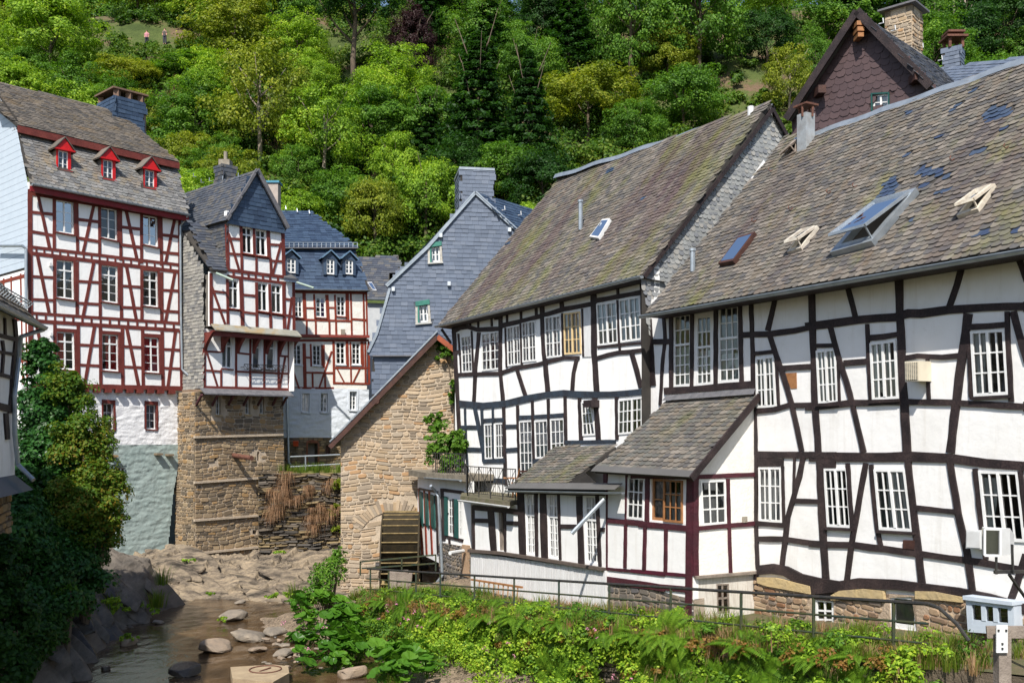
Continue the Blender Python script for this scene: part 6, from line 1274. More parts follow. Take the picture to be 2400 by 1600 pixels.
# ================================================================ shaded house at the left edge
facE = Fac((-11.3, 22), (-.254, 1)); facE.n = Vector((1, .254)).normalized(); nE = facE.N3(); uE_ = facE.U3()
hE = thing('shaded_timber_house', 'shaded white house with dark timbers and gutter at the left edge', 'house', facE.w(0, 4))
sE0 = -14.0; sE1 = facE.uv(*C2(118, 1000))[0]; zEt = facE.uv(*C2(120, 690))[1]+.2; zEb = facE.uv(*D7(60, 330))[1]
wallmesh(hE, facE, [(sE0, zEb), (sE1, zEb), (sE1, zEt), (sE0, zEt)], [], PL_OLD, .2)
for w_, *p in [(26, (108, 640), (122, 790)), (32, (128, 780), (100, 1050), (76, 1390)), (30, (-40, 762), (120, 802)), (24, (-40, 898), (112, 920)), (28, (-40, 1072), (85, 1106)), (56, (-40, 1330), (98, 1366)), (13, (30, 630), (34, 775)), (16, (10, 810), (20, 890), (5, 1100)), (30, (38, 1390), (52, 1600))]: beam(hE, facE, C2, p, w_, TB_BLACK, .04, .06)
for z_ in (zEb+.1, zEb+1.5, zEb+2.9): b = B(); prism(b, facE, [(sE0, z_), (-1.2, z_), (-1.2, z_+.16), (sE0, z_+.14)], -.02, .036); b.go('beam', TB_BLACK, hE)
for i_ in range(8):
    s_ = sE0+i_*1.65; b = B(); prism(b, facE, [(s_, zEb), (s_+.16, zEb), (s_+.2, zEt), (s_+.04, zEt)], -.02, .042); b.go('beam', TB_BLACK, hE)
    if i_ % 2: window(hE, facE, [(s_+.4, zEb+2.75), (s_+1.3, zEb+2.75), (s_+1.3, zEb+1.7), (s_+.4, zEb+1.7)], WD_WHITE, GLASS, 2, 1, 3, .06, .05, .025, .05)
fEe = Fac((facE.w(sE1, 0).x, facE.w(sE1, 0).y), (-nE.x, -nE.y)); 
b = B(); zr_ = zEt+4.6
b.add([facE.w(sE1, zEb, 0), facE.w(sE1, zEb, -8), facE.w(sE1, zEt, -8), facE.w(sE1, zr_, -4), facE.w(sE1, zEt, 0)], [(0, 1, 2, 3, 4)])
b.add([facE.w(sE0, zEb, 0), facE.w(sE0, zEb, -8), facE.w(sE0, zEt, -8), facE.w(sE0, zr_, -4), facE.w(sE0, zEt, 0)], [(0, 1, 2, 3, 4)]); b.go('end_wall', PL_OLD, hE)
ge = facE.off(.5).uv(*C2(228, 650)); ee = facE.w(sE1+.35, zEt-.15, .5); e0 = facE.w(sE0, zEt-.15, .5); rr1_ = facE.w(sE1+.35, zr_+.1, -4); rr0_ = facE.w(sE0, zr_+.1, -4)
plE = Plane3(ee, e0-ee, rr1_-ee); pe = [(0, 0), plE.to(e0), plE.to(rr0_), plE.to(rr1_)]
b = B(); prism(b, plE, pe, -.12, 0); re_ = b.go('roof', DECK, hE); slates(re_, plE, pe, SLU, .2, .26, .015, .014, 1, 40)
mk('roof_slope', [rr1_, rr0_, facE.w(sE0, zEt, -8.4), facE.w(sE1+.35, zEt, -8.4)], [(0, 1, 2, 3)], SLU, hE)
gutter(hE, [ee+nE*.08-Vector((0, 0, .05)), e0+nE*.08-Vector((0, 0, .05))], .075)
b = B()
for t in (.25, .45): p0 = plE.w(0, .5, .08+t*.3); p1 = plE.w(6, .5, .08+t*.3); b.bar(p0, p1, .02)
for i in range(24): p = plE.w(i*.25, .5, 0); b.bar(p, p+plE.nn*.24, .018)
b.go('snow_guard', ZINC, hE)
b = B(); b.tube([ee+nE*.05-Vector((0, 0, .1)), facE.P(*C2(168, 780), .2), facE.P(*C2(150, 950), .12), facE.P(*C2(115, 1250), .1), facE.P(*C2(118, 1560), .1), facE.P(*D7(110, 230), .12), facE.P(*D7(205, 325), .5)], .055); b.go('downpipe', ZINC, hE)
b = B(); a_ = facE.w(sE1, zEb+.12, 0); c_ = facE.w(sE0, zEb+.12, 0); b.add([a_, c_, c_+nE*.4-Vector((0, 0, .35)), a_+nE*.4-Vector((0, 0, .35))], [(0, 1, 2, 3)]); b.go('slate_apron', SL_BLUE, hE)
pfE = [(sE0, -.3), (sE1, -.3), (sE1, zEb), (sE0, zEb)]; wallmesh(hE, facE, pfE, [], MORTAR_D, .3, 'stone_footing', -.1)
rubble(hE, facE.off(-.1), [(facE.uv(0, 1200)[0]-2, .5), (sE1, .5), (sE1, zEb-.2), (facE.uv(0, 1200)[0]-2, zEb-.2)], ST_TOWER, (.1, .25), (.15, .5), .03, .05, 30)
# ================================================================ ground, hill, river
def nz(x, y, s=1.0, seed=0): return noise.noise(Vector((x*s, y*s, seed)))
def sheet(name, x0, x1, nx, y0, y1, ny, zf, mat, kind='structure', smooth=True, keep=None):
    v = []; f = []
    for j in range(ny+1):
        for i in range(nx+1):
            x = x0+(x1-x0)*i/nx; y = y0+(y1-y0)*j/ny; p = zf(x, y); v.append(p if isinstance(p, tuple) else (x, y, p))
    for j in range(ny):
        for i in range(nx):
            if keep and not keep(x0+(x1-x0)*(i+.5)/nx, y0+(y1-y0)*(j+.5)/ny): continue
            k = j*(nx+1)+i; f.append((k, k+1, k+nx+2, k+nx+1))
    return mk(name, v, f, mat, None, smooth, kind)
def hillz(x, y):
    y0 = 60+.02*x
    if y < y0: return 3.5
    d = y-y0; z = 3.5+d*.80 if d < 75 else 3.5+60+(d-75)*.25
    return z+(nz(x, y, .06)*3+nz(x, y, .2, 4)*1.0)*min(1, d/10)
GROUND = plain('valley_ground', (.10, .085, .05), (.06, .07, .03), .95, .5, .8, 6)
HILL = N('hillside_soil'); _p = HILL.pos(); _c = HILL.ramp(HILL.noise(_p, .16, 6, .7), [(.38, (.05, .075, .018)), (.5, (.09, .12, .03)), (.6, (.17, .11, .07)), (.75, (.24, .17, .12))])
HILL = HILL.finish(HILL.mix(.4, _c, HILL.ramp(HILL.noise(_p, 3, 5, .7), [(.3, .3), (.7, 1.0)]), 'MULTIPLY'), .95, HILL.bump(HILL.noise(_p, 2, 5, .7), .9, .3))
tag(sheet('ground', -700, 700, 20, -500, 900, 20, lambda x, y: -1.2, GROUND), 'valley floor under the houses and the river')
tag(sheet('hillside', -130, 150, 140, 54, 260, 110, hillz, HILL), 'steep wooded hillside behind the houses')
# river water
WA = N('river_water'); _p = WA.pos(); mp = WA.n('Mapping'); WA.l(_p, mp.inputs[0]); mp.inputs['Scale'].default_value = (1, .55, 1)
_w = WA.noise(mp.outputs[0], 2.2, 4, .6); _w2 = WA.noise(mp.outputs[0], 9, 3, .6)
_bed = WA.ramp(WA.noise(_p, .9, 5, .65), [(.35, (.035, .022, .012)), (.55, (.085, .052, .026)), (.72, (.14, .09, .05))])
WATER = WA.finish(_bed, .06, WA.bump(WA.math('ADD', _w, WA.math('MULTIPLY', _w2, .35)), .22, .12), .6)
def rip(x, y):
    t = max(0, nz(x, y, .5, 3))*1.0
    return .02*nz(x, y, 2.3, 1)+.05*t*nz(x, y, 4.5, 2)
tag(sheet('river', -24, 4, 150, 14, 44, 160, rip, WATER), 'shallow brown river with small ripples')
# bedrock shelf below the red house and the tower
def strata(x, y, k=1.0):
    a = x*.42+y*.91+nz(x, y, .25)*.9; s = a*.95; fr = s-math.floor(s); q = a*5.5+nz(x, y, .8, 6); f2 = q-math.floor(q); c = x*.8-y*.3+nz(x, y, .5, 9)*.8; f3 = c*.7-math.floor(c*.7)
    return (fr*.55+f2*.07+f3*.22+.12*nz(x*1.5, y*1.5, 1.3, 2)+.05*nz(x, y, 4.5, 8))*k
ROCK = N('shale_bedrock'); _p = ROCK.pos(); mp = ROCK.n('Mapping'); ROCK.l(_p, mp.inputs[0]); mp.inputs['Rotation'].default_value = (0, 0, .6); mp.inputs['Scale'].default_value = (.5, 2.6, 1.5)
_c = ROCK.ramp(ROCK.noise(mp.outputs[0], 1.4, 6, .7), [(.36, (.045, .038, .03)), (.46, (.18, .145, .11)), (.56, (.32, .255, .18)), (.72, (.48, .37, .25))])  # darkest stop paints the shade of crevices into the bands
ROCK = ROCK.finish(ROCK.mix(.5, _c, ROCK.ramp(ROCK.noise(_p, 12, 5, .7), [(.3, .4), (.7, 1.0)]), 'MULTIPLY'), .9, ROCK.bump(ROCK.noise(mp.outputs[0], 6, 6, .75), 1.0, .08))
def shelf(x, y):
    t = (y-(38.0+.35*math.sin(x*.9)+.25*nz(x, 0, 1.1)+max(0, -13-x)*(-.5)))/6.5
    base_ = -.3+.95*max(0, min(1.2, t))**.8
    bump_ = .75*math.exp(-((x+14.2)**2/3+(y-42.3)**2/4))
    return base_+bump_+strata(x, y, .95*min(1, max(.2, t*2)))-.2
SHELF = tag(sheet('bedrock_shelf', -22, -6.2, 210, 36.5, 47.5, 150, shelf, ROCK, smooth=False), 'sunlit slanting shale bedrock at the foot of the houses')
ROCKD = plain('shaded_shale', (.075, .065, .055), (.16, .135, .11), .7, 1.5, .9, 10, stretch=(2, .6, 1.5))  # darker copy of the shale, the left bank's shade put into its colour
def lbank(x, y):
    edge = -12.6+.5*math.sin(y*.5)+.35*nz(0, y, .7)+(.9 if y < 27 else 0)
    t = edge-x; return -.3+(max(0, t)*1.1 if t < 1.6 else 1.76+(t-1.6)*.35)+strata(y*.35+x*.4, x*.6, .5*min(1, max(0, t)))+ (0 if t > 0 else t*.1)
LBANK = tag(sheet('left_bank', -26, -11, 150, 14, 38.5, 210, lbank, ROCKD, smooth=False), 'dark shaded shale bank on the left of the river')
# right bank: terrace behind the river wall, gravel bar in front of it
RA = Vector((6.9, 16.5)); RB = Vector((-4.8, 33.0)); RD = (RB-RA).normalized(); RNn = Vector((-RD.y, RD.x))
if RNn.x > 0: RNn = -RNn
RL = (RB-RA).length
railtop = lambda t: 3.78+(2.12-3.78)*t
def rp3(t, off=0, dz=0): p = RA+(RB-RA)*t+RNn*off; return Vector((p.x, p.y, railtop(t)+dz))
SOIL = plain('terrace_soil', (.13, .10, .06), (.07, .085, .03), .95, 2, .8, 10)
v = []; f = []
for i in range(41):
    t = -.3+i/40*1.3
    for j in range(13): o_ = .2-j*.6; p = rp3(t, o_, -.98); v.append((p.x, p.y, p.z+.05*nz(p.x, p.y, 1.2)))
f = [(i*13+j, i*13+j+1, (i+1)*13+j+1, (i+1)*13+j) for i in range(40) for j in range(12)]
tag(mk('terrace_path', v, f, SOIL, None, True, 'structure'), 'earth terrace between the river wall and the black and white houses')
rw_ = thing('river_wall', 'overgrown dry-stone river wall below the iron railing', 'wall', (RA.x-3, RA.y+5, 0))
facV = Fac((RA.x, RA.y), (RD.x, RD.y), .2)
pv = [(-6, -.6), (RL, -.6), (RL, railtop(1)-1.0), (-6, railtop(-.3)-1.0)]
wallmesh(rw_, facV, pv, [], MORTAR_D, .4)
pvv = [(0, .0), (RL, -.3), (RL, railtop(1)-1.0), (0, railtop(0)-1.0)]
ST_DARK = pieces('dark_wall_stone', [(.13, .105, .08), (.18, .145, .11), (.10, .085, .07), (.22, .17, .12)], .9, 1.5, .4, .8, 18)
rubble(rw_, facV, pvv, ST_DARK, (.08, .2), (.15, .5), .02, .09, 200)
fEnd = Fac((RB.x, RB.y), (-RNn.x, -RNn.y)); fEnd.n = RD.copy(); 
wallmesh(rw_, fEnd, [(-.2, -.6), (5, -.6), (5, 1.1), (-.2, 1.1)], [], MORTAR_D, .3, 'end_wall'); rubble(rw_, fEnd, [(-.2, -.3), (5, -.3), (5, 1.1), (-.2, 1.1)], ST_DARK, (.08, .2), (.15, .5), .02, .09, 20)
GRAVEL = N('gravel'); _p = GRAVEL.pos(); _v = GRAVEL.n('TexVoronoi'); GRAVEL.l(_p, _v.inputs['Vector']); _v.inputs['Scale'].default_value = 16
GRAVEL = GRAVEL.finish(GRAVEL.mix(.55, GRAVEL.ramp(_v.outputs['Color'], [(.1, (.13, .095, .065)), (.5, (.27, .21, .15)), (.9, (.36, .27, .19))]), GRAVEL.ramp(GRAVEL.noise(_p, 1.2, 4, .6), [(.35, .45), (.7, 1.0)]), 'MULTIPLY'), .9, GRAVEL.bump(_v.outputs['Distance'], .8, .06))
def bar_(x, y):
    p = Vector((x, y)); d = (p-RA).dot(RNn)      # metres in front of the wall
    return -.35+max(0, (3.3+.5*math.sin(y*.8)+.4*nz(x, y, .8)-d))*.26+.08*nz(x, y, 2.2, 3)
tag(sheet('gravel_bar', -9.5, 6, 110, 14, 35.5, 120, bar_, GRAVEL), 'gravel bar at the foot of the river wall')
# shale cliff and grassy shelf beside the tower
CL = Fac(((668-1200)/F*46.3, 46.3), (1, .12)); clf = thing('shale_cliff', 'layered dark shale cliff between the stone tower and the mill', 'cliff', CL.w(1.5, .2))
pc4 = [(-1.2, -.1), (3.6, -.1), (3.6, 4.75), (-1.2, 4.75)]
lumpy(clf, CL, pc4, [], plain('cliff_core', (.14, .11, .08), (.22, .17, .10), .95, 1.2, 1, 8), 'core', .08, .16, -.05, (1.1, 7), 21, True)
SHALE = pieces('shale_layer', [(.14, .115, .09), (.20, .165, .125), (.10, .09, .08), (.27, .20, .11), (.32, .24, .13), (.17, .145, .12)], .9, .7, .5, .8, 14)
rubble(clf, CL, pc4, SHALE, (.04, .13), (.18, .8), .01, .2, 160, [], name='shale_slab', jit=.5)
GRASSY = plain('grassy_soil', (.13, .15, .035), (.20, .16, .06), .95, 2, .8, 10)
tag(sheet('grass_shelf', -13, -5.2, 30, 46.4, 53, 24, lambda x, y: 4.75+.12*nz(x, y, 1.1)-(max(0, 46.8-y))*.8, GRASSY), 'grassy shelf above the shale cliff')
tag(sheet('back_yard', -30, 30, 16, 53, 62, 6, lambda x, y: 3.4+.1*nz(x, y, .5), GROUND), 'ground behind the houses')
# ================================================================ leaves and trees
rng = np.random.default_rng(5)
def npmesh(name, V, Q, mat):
    me = bpy.data.meshes.new(name); n = len(V); m = len(Q); k = Q.shape[1]
    me.vertices.add(n); me.vertices.foreach_set('co', V.astype(np.float32).ravel())
    me.loops.add(m*k); me.loops.foreach_set('vertex_index', Q.astype(np.int32).ravel())
    me.polygons.add(m); me.polygons.foreach_set('loop_start', np.arange(0, m*k, k, dtype=np.int32))
    me.update(calc_edges=True); me.materials.append(mat); return me
def unit(a): return a/np.maximum(np.linalg.norm(a, axis=1, keepdims=True), 1e-6)
def leafquads(P, Nn, size, asp=.62, rs=None):
    """diamond leaves at P facing Nn"""
    n = len(P); r = rng.normal(size=(n, 3)); U = unit(np.cross(Nn, r)); W = np.cross(Nn, U)
    s = (size*rng.uniform(.6, 1.3, n))[:, None] if np.isscalar(size) else size[:, None]
    bend = Nn*s*.12
    V = np.stack([P-U*s*.5, P+W*s*asp*.5-bend*.0, P+U*s*.5-bend, P-W*s*asp*.5], 1).reshape(-1, 3)
    return V, np.arange(n*4).reshape(-1, 4)
def crown_pts(n, rad, clumps, rc, shell=.75, flat=1.0, seed=0, bottom=-.75):
    """points and normals for a lumpy crown centred on the origin"""
    g = np.random.default_rng(seed); c = unit(g.normal(size=(clumps, 3))); c[:, 2] = np.where(c[:, 2] < bottom, -c[:, 2], c[:, 2])
    rr = g.uniform(shell**2, 1, clumps)**.5*g.uniform(.78, 1.06, clumps); C = c*rr[:, None]*np.array(rad)
    cr = rc*g.uniform(.6, 1.35, clumps); idx = g.integers(0, clumps, n); d = unit(g.normal(size=(n, 3))); d[:, 2] = np.where(d[:, 2] < -.7, -d[:, 2]*.6, d[:, 2]); d = unit(d)
    rad_ = cr[idx]*g.uniform(.25, 1, n)**.45
    P = C[idx]+d*rad_[:, None]*np.array([1, 1, flat])
    Nn = unit(d*.8+unit(C[idx]+1e-6)*.5+np.array([0, 0, .35])+g.normal(size=(n, 3))*.45)
    return P, Nn, C
LF = {
 'light': leaf('leaf_light_green', [(0.0763, 0.1519, 0.0143), (0.1636, 0.2949, 0.0215), (0.2836, 0.4201, 0.0322), (0.4362, 0.5184, 0.0447)]),
 'mid': leaf('leaf_mid_green', [(0.0341, 0.0891, 0.0111), (0.0679, 0.1633, 0.0166), (0.1246, 0.2507, 0.0241), (0.2153, 0.3433, 0.0372)]),
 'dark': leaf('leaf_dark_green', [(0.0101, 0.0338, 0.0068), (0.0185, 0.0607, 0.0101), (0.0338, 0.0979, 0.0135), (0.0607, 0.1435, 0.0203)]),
 'yellow': leaf('leaf_yellow_green', [(0.069, 0.1104, 0.011), (0.1518, 0.2001, 0.0152), (0.2484, 0.2898, 0.0248), (0.3726, 0.3726, 0.0345)]),
 'copper': leaf('leaf_copper', [(.020, .008, .009), (.035, .014, .015), (.055, .022, .02)], tcol=(1.4, .9, .9)),
 'brown': leaf('withered_leaf', [(.08, .035, .015), (.14, .065, .03), (.20, .10, .05)], .2, tcol=(1, 1, 1)),
 'fern': leaf('fern_green', [(.05, .12, .008), (.10, .20, .012), (.16, .27, .02)]),
 'butter': leaf('broad_leaf', [(0.035, 0.11, 0.01), (0.07, 0.18, 0.015), (0.12, 0.25, 0.022)], .3, .4),
 'grass': leaf('grass_blade', [(.06, .12, .012), (.13, .19, .02), (.24, .22, .05)]),
 'straw': leaf('dry_straw', [(.20, .12, .055), (.32, .20, .10), (.42, .28, .16)], .2, tcol=(1, 1, 1)),
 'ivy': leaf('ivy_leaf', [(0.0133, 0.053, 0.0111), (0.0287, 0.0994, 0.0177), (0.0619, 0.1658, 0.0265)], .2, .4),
 'vine': leaf('vine_leaf', [(.04, .115, .01), (.085, .185, .015), (.15, .25, .03)]),
 'white': leaf('white_blossom', [(.55, .5, .45), (.65, .6, .55)], .2, tcol=(1, 1, 1)),
 'pink': leaf('pink_blossom', [(.6, .2, .35), (.7, .35, .45)], .2, tcol=(1, 1, 1)),
 'redvine': leaf('red_green_leaf', [(.03, .09, .01), (.07, .15, .012), (.13, .18, .015), (.26, .13, .02)]),
}
BARK = plain('bark', (.16, .12, .085), (.085, .065, .05), .9, 3, .9, 10, stretch=(3, 3, .6))
BARK_P = plain('pale_bark', (.30, .25, .20), (.20, .16, .13), .9, 3, .7, 10)
CROWNS = {}
for i, (nl, rad, cl, rc, sz) in enumerate([(20000, (1, 1, 1.05), 150, .21, .056), (20000, (1, 1, 1.3), 170, .20, .054), (18000, (1.15, 1.0, .85), 130, .21, .056), (14000, (1, 1, 1.15), 90, .23, .054), (16000, (.95, 1.0, 1.1), 110, .22, .06)]):
    P, Nn, C = crown_pts(nl, rad, cl, rc, .5, .8, 30+i); V, Q = leafquads(P, Nn, sz); CROWNS['round%d' % i] = npmesh('crown', V, Q, LF['mid'])
for i in range(2):      # conifer: drooping tiers
    n = 15000; g = np.random.default_rng(60+i); h = g.uniform(0, 1, n)**.8; tier = np.floor(h*13)/13; fr = h*13-np.floor(h*13)
    ang = g.uniform(0, 2*np.pi, n); lob = .75+.25*np.cos(ang*7+tier*40); R = (1-tier*.97)*.42*lob*g.uniform(.25, 1, n)**.5
    P = np.stack([np.cos(ang)*R, np.sin(ang)*R, (tier+.07*(1-R/.42)-.05*fr-.10*R)*1.0+.02], 1)
    Nn = unit(np.stack([np.cos(ang)*.5, np.sin(ang)*.5, np.ones(n)], 1)+g.normal(size=(n, 3))*.5); V, Q = leafquads(P, Nn, .036, .5); CROWNS['conifer%d' % i] = npmesh('crown', V, Q, LF['dark'])
TR = B(); TR.tube([(0, 0, 0), (.02, .01, .4), (-.01, .03, .8), (.02, .0, 1.3)], [.05, .04, .03, .012], 7)
for a in range(7):
    an = a*2.4; z0 = .55+a*.09; d = Vector((math.cos(an), math.sin(an), .7)); TR.tube([(0, 0, z0), tuple(d*.28+Vector((0, 0, z0))), tuple(d*.55+Vector((.03, 0, z0+.12)))], [.018, .012, .004], 5)
TRM = bpy.data.meshes.new('trunk'); TRM.from_pydata(TR.v, [], TR.f); TRM.materials.append(BARK); TRM.polygons.foreach_set('use_smooth', [True]*len(TRM.polygons))
def tree(name, label, base, height, width, kind, leafm, group, rot=None, trunk=True, bark=None, lift=.30):
    """tree > trunk, crown; crown scaled to width and height"""
    t = thing(name, label, 'tree', base, group); rz = random.uniform(0, 6.3) if rot is None else rot
    o = bpy.data.objects.new('trunk', TRM); COL.objects.link(o); o.parent = t
    if kind.startswith('con'): o.scale = (height*.3, height*.3, height*.72)
    else: o.scale = (height*.42, height*.42, height*.55)
    o.rotation_euler = (0, 0, rz)
    if bark: o.material_slots[0].link = 'OBJECT'; o.material_slots[0].material = bark
    c = bpy.data.objects.new('crown', CROWNS[kind]); COL.objects.link(c); c.parent = t
    c.material_slots[0].link = 'OBJECT'; c.material_slots[0].material = LF[leafm]
    if kind.startswith('con'): c.scale = (width, width, height*.93); c.location = (0, 0, height*.07)
    else:
        ch_ = height*(1-lift); c.scale = (width/2.15, width/2.15, ch_/2.35); c.location = (0, 0, height*lift+ch_*.5)
    c.rotation_euler = (0, 0, rz); return t
def hillpt(px, py):
    """where a photo ray meets the hillside"""
    y = 56
    while y < 200:
        x = (px-1200)/F*y; z = H+(HOR-py)/F*y
        if z <= hillz(x, y): return Vector((x, y, hillz(x, y)))
        y += .5
    return Vector((x, y, hillz(x, y)))
# notable trees: photo base x, y, height and width in photo pixels, kind, leaves, label
HERO = [
 (830, 215, 380, 250, 'round1', 'dark', 'tall dark tree with a bare grey trunk above the blue mansard roof', 'deciduous_tree'),
 (965, 225, 230, 130, 'round0', 'copper', 'dark purple copper beech standing among green trees on the slope', 'copper_beech'),
 (1120, 400, 330, 330, 'conifer0', 'dark', 'broad dark green conifer behind the slate chimney', 'conifer'),
 (1240, 415, 300, 260, 'conifer1', 'dark', 'dark spruce just to the right of the broad conifer above the slate chimney', 'conifer'),
 (1380, 330, 200, 290, 'round2', 'yellow', 'yellowish green spreading tree above the mossy middle roof', 'deciduous_tree'),
 (610, 400, 330, 270, 'round3', 'yellow', 'yellow-green airy tree directly above the red gable house', 'deciduous_tree'),
 (760, 440, 260, 240, 'round3', 'light', 'pale green tree with bare branches behind the blue mansard roof', 'deciduous_tree'),
 (490, 330, 200, 180, 'round1', 'light', 'light green tree right of the red house chimney', 'deciduous_tree'),
 (1480, 200, 300, 200, 'round1', 'mid', 'tall mid green tree near the top of the slope, left of the scree', 'deciduous_tree'),
 (1640, 200, 330, 250, 'round0', 'mid', 'bushy green tree beside the scree above the middle roof ridge', 'deciduous_tree'),
 (1600, 330, 200, 220, 'round2', 'mid', 'rounded green tree just above the middle roof ridge', 'deciduous_tree'),
 (1850, 125, 110, 70, 'conifer1', 'mid', 'small lone conifer on the bare slope left of the brown gable', 'conifer'),
 (1850, 280, 190, 150, 'round3', 'yellow', 'yellow-green sapling against the left side of the brown gable', 'deciduous_tree'),
 (1910, 215, 150, 110, 'round1', 'mid', 'slim green tree touching the brown gable roof', 'deciduous_tree'),
 (2350, 160, 210, 190, 'round0', 'dark', 'dark green tree at the right edge behind the grey roof', 'deciduous_tree'),
 (2160, 120, 220, 130, 'round1', 'mid', 'tree behind the stone chimney of the brown gable', 'deciduous_tree'),
 (1000, 590, 250, 190, 'round2', 'light', 'bright green bushy tree left of the slate gable', 'deciduous_tree'),
 (930, 470, 170, 140, 'round4', 'light', 'bright green shrub tree by the bare earth patch', 'deciduous_tree'),
 (1190, 490, 160, 220, 'round4', 'mid', 'low green tree behind the slate house ridge', 'deciduous_tree'),
 (120, 200, 240, 260, 'round0', 'light', 'light green tree above the left end of the red house roof', 'deciduous_tree'),
 (300, 240, 115, 200, 'round2', 'yellow', 'yellow-green tree above the middle of the red house roof', 'deciduous_tree'),
 (420, 290, 110, 60, 'round1', 'brown', 'withered brown shrub among green leaves above the red gable', 'withered_shrub'),
 (880, 620, 230, 180, 'round2', 'yellow', 'yellow-green bush tree behind the low slate roof in the gap', 'deciduous_tree'),
]
occ = []
for px, py, hp, wp_, kd, lf_, lab, nm in HERO:
    p = hillpt(px, py); m = p.y/F; tree(nm, lab, p-Vector((0, 0, .4)), hp*m, wp_*m, kd, lf_, 'distinct trees on the hillside', bark=BARK_P if kd == 'round3' else None, lift=.38 if lf_ == 'dark' and kd == 'round1' else .02); occ.append((px, py-hp*.5, max(hp, wp_)*.42))
# the rest of the wood, tree by tree
random.seed(21)
ROWS = ('on the lowest slope', 'half way up the slope', 'high on the slope', 'at the top of the slope')
LMK = [(130, 'above the left roof end'), (330, 'above the red dormers'), (520, 'above the red gable'), (720, 'above the blue mansard'), (920, 'above the gap roof'), (1120, 'above the slate chimney'), (1350, 'above the mossy roof'), (1580, 'above the middle ridge'), (1800, 'left of the brown gable'), (2030, 'behind the brown gable'), (2280, 'above the grey roof')]
TONE = {'light': 'light green', 'mid': 'mid green', 'dark': 'dark green', 'yellow': 'yellow-green'}
cnt = 0; SEEN = {}; ORD = ('', 'second ', 'third ', 'fourth ', 'fifth ', 'sixth ')
for row, (py0, st) in enumerate(((580, 100), (500, 95), (420, 90), (345, 88), (275, 86), (205, 84), (135, 82), (65, 80), (0, 80), (-70, 80))):
    x = -60+random.uniform(0, 60)
    while x < 2480:
        px = x+random.uniform(-30, 30); py = py0+random.uniform(-40, 40); x += st*random.uniform(.85, 1.25)
        if row < 3 and (px < 380 or px > 1300): continue
        if row == 3 and (px > 1640): continue
        if 1680 < px < 1960 and py < 330 and random.random() < .75: continue
        if 800 < px < 930 and 420 < py < 500: continue
        p = hillpt(px, py); m = p.y/F; hp = random.uniform(120, 190)*(1 if row < 5 else 1.1); wp_ = hp*random.uniform(.95, 1.35)
        if abs(px-365) < 150 and py-hp < 120 and py > 70:
            hp = py-122
            if hp < 45: continue
        if any(abs(px-a)+abs((py-hp*.5)-b_) < r_ for a, b_, r_ in occ): continue
        if px > 1000: lf_ = random.choice(['mid', 'mid', 'light', 'dark', 'yellow', 'mid'])
        else: lf_ = random.choice(['light', 'light', 'yellow', 'mid', 'light', 'mid'])
        if 640 < px < 1500 and py < 160: lf_ = random.choice(['dark', 'dark', 'mid'])
        if px > 1950 and py < 200: lf_ = random.choice(['dark', 'mid'])
        kd = random.choice(['round0', 'round1', 'round2', 'round3', 'round4']) if not (lf_ == 'dark' and random.random() < .5) else random.choice(['conifer0', 'conifer1'])
        l_ = min(LMK, key=lambda q: abs(q[0]-px))[1]
        SEEN[(lf_, kd, row//3, l_)] = SEEN.get((lf_, kd, row//3, l_), 0)+1; od = ORD[SEEN[(lf_, kd, row//3, l_)]-1]
        tree('conifer' if kd[0] == 'c' else 'deciduous_tree', '%s%s %s %s %s' % (od, TONE[lf_], {'round0': 'round-headed tree', 'round1': 'tall tree', 'round2': 'spreading tree', 'round3': 'open-crowned tree', 'round4': 'bushy tree'}.get(kd, 'conifer'), ROWS[min(3, row//3)], l_), p-Vector((0, 0, .5)), hp*m, wp_*m, kd, lf_, '%s %s %s' % (TONE[lf_], ROWS[min(3, row//3)], l_), lift=-.05); cnt += 1
# undergrowth between the trees
VV = []; QQ = []; nb_ = 0; off = 0
g = np.random.default_rng(9)
for k in range(1900):
    px = g.uniform(-80, 2480); py = g.uniform(-40, 640)
    if py > 420 and (px < 380 or px > 1300): continue
    if py > 330 and px > 1600: continue
    bare = (1690 < px < 1960 and 30 < py < 330) or (850 < px < 930 and 425 < py < 475) or (1480 < px < 1560 and 150 < py < 330)
    if bare and g.random() < .3: continue
    if abs(px-365) < 75 and 70 < py < 165: continue
    p = hillpt(px, py); r = g.uniform(1.0, 2.3)*(.55 if bare else 1); n = 330
    P, Nn, C = crown_pts(n, (r, r, r*.7), 12, r*.45, .4, .8, 200+k, -.2); P = P+np.array([p.x, p.y, p.z+r*.3]); V, Q = leafquads(P, Nn, .33); VV.append(V); QQ.append(Q+off); off += len(V)
for k in range(110):     # low growth round the hillside path
    px = g.uniform(255, 480); py = g.uniform(30, 180)
    if 62 < py < 106: continue
    p = hillpt(px, py); r = g.uniform(.45, .9) if py > 100 and py < 135 else g.uniform(.9, 1.8)
    P, Nn, C = crown_pts(260, (r, r, r*.7), 12, r*.45, .4, .8, 5200+k, -.2); P = P+np.array([p.x, p.y, p.z+r*.25]); V, Q = leafquads(P, Nn, .28); VV.append(V); QQ.append(Q+off); off += len(V)
UM = npmesh('undergrowth', np.concatenate(VV), np.concatenate(QQ), leaf('undergrowth_leaf', [(.02, .06, .008), (.05, .12, .012), (.11, .19, .02), (.19, .22, .03)], ns=.09))
uo = bpy.data.objects.new('undergrowth', UM); COL.objects.link(uo); tag(uo, 'dense green undergrowth covering the hillside between the trees', None, None, 'stuff')
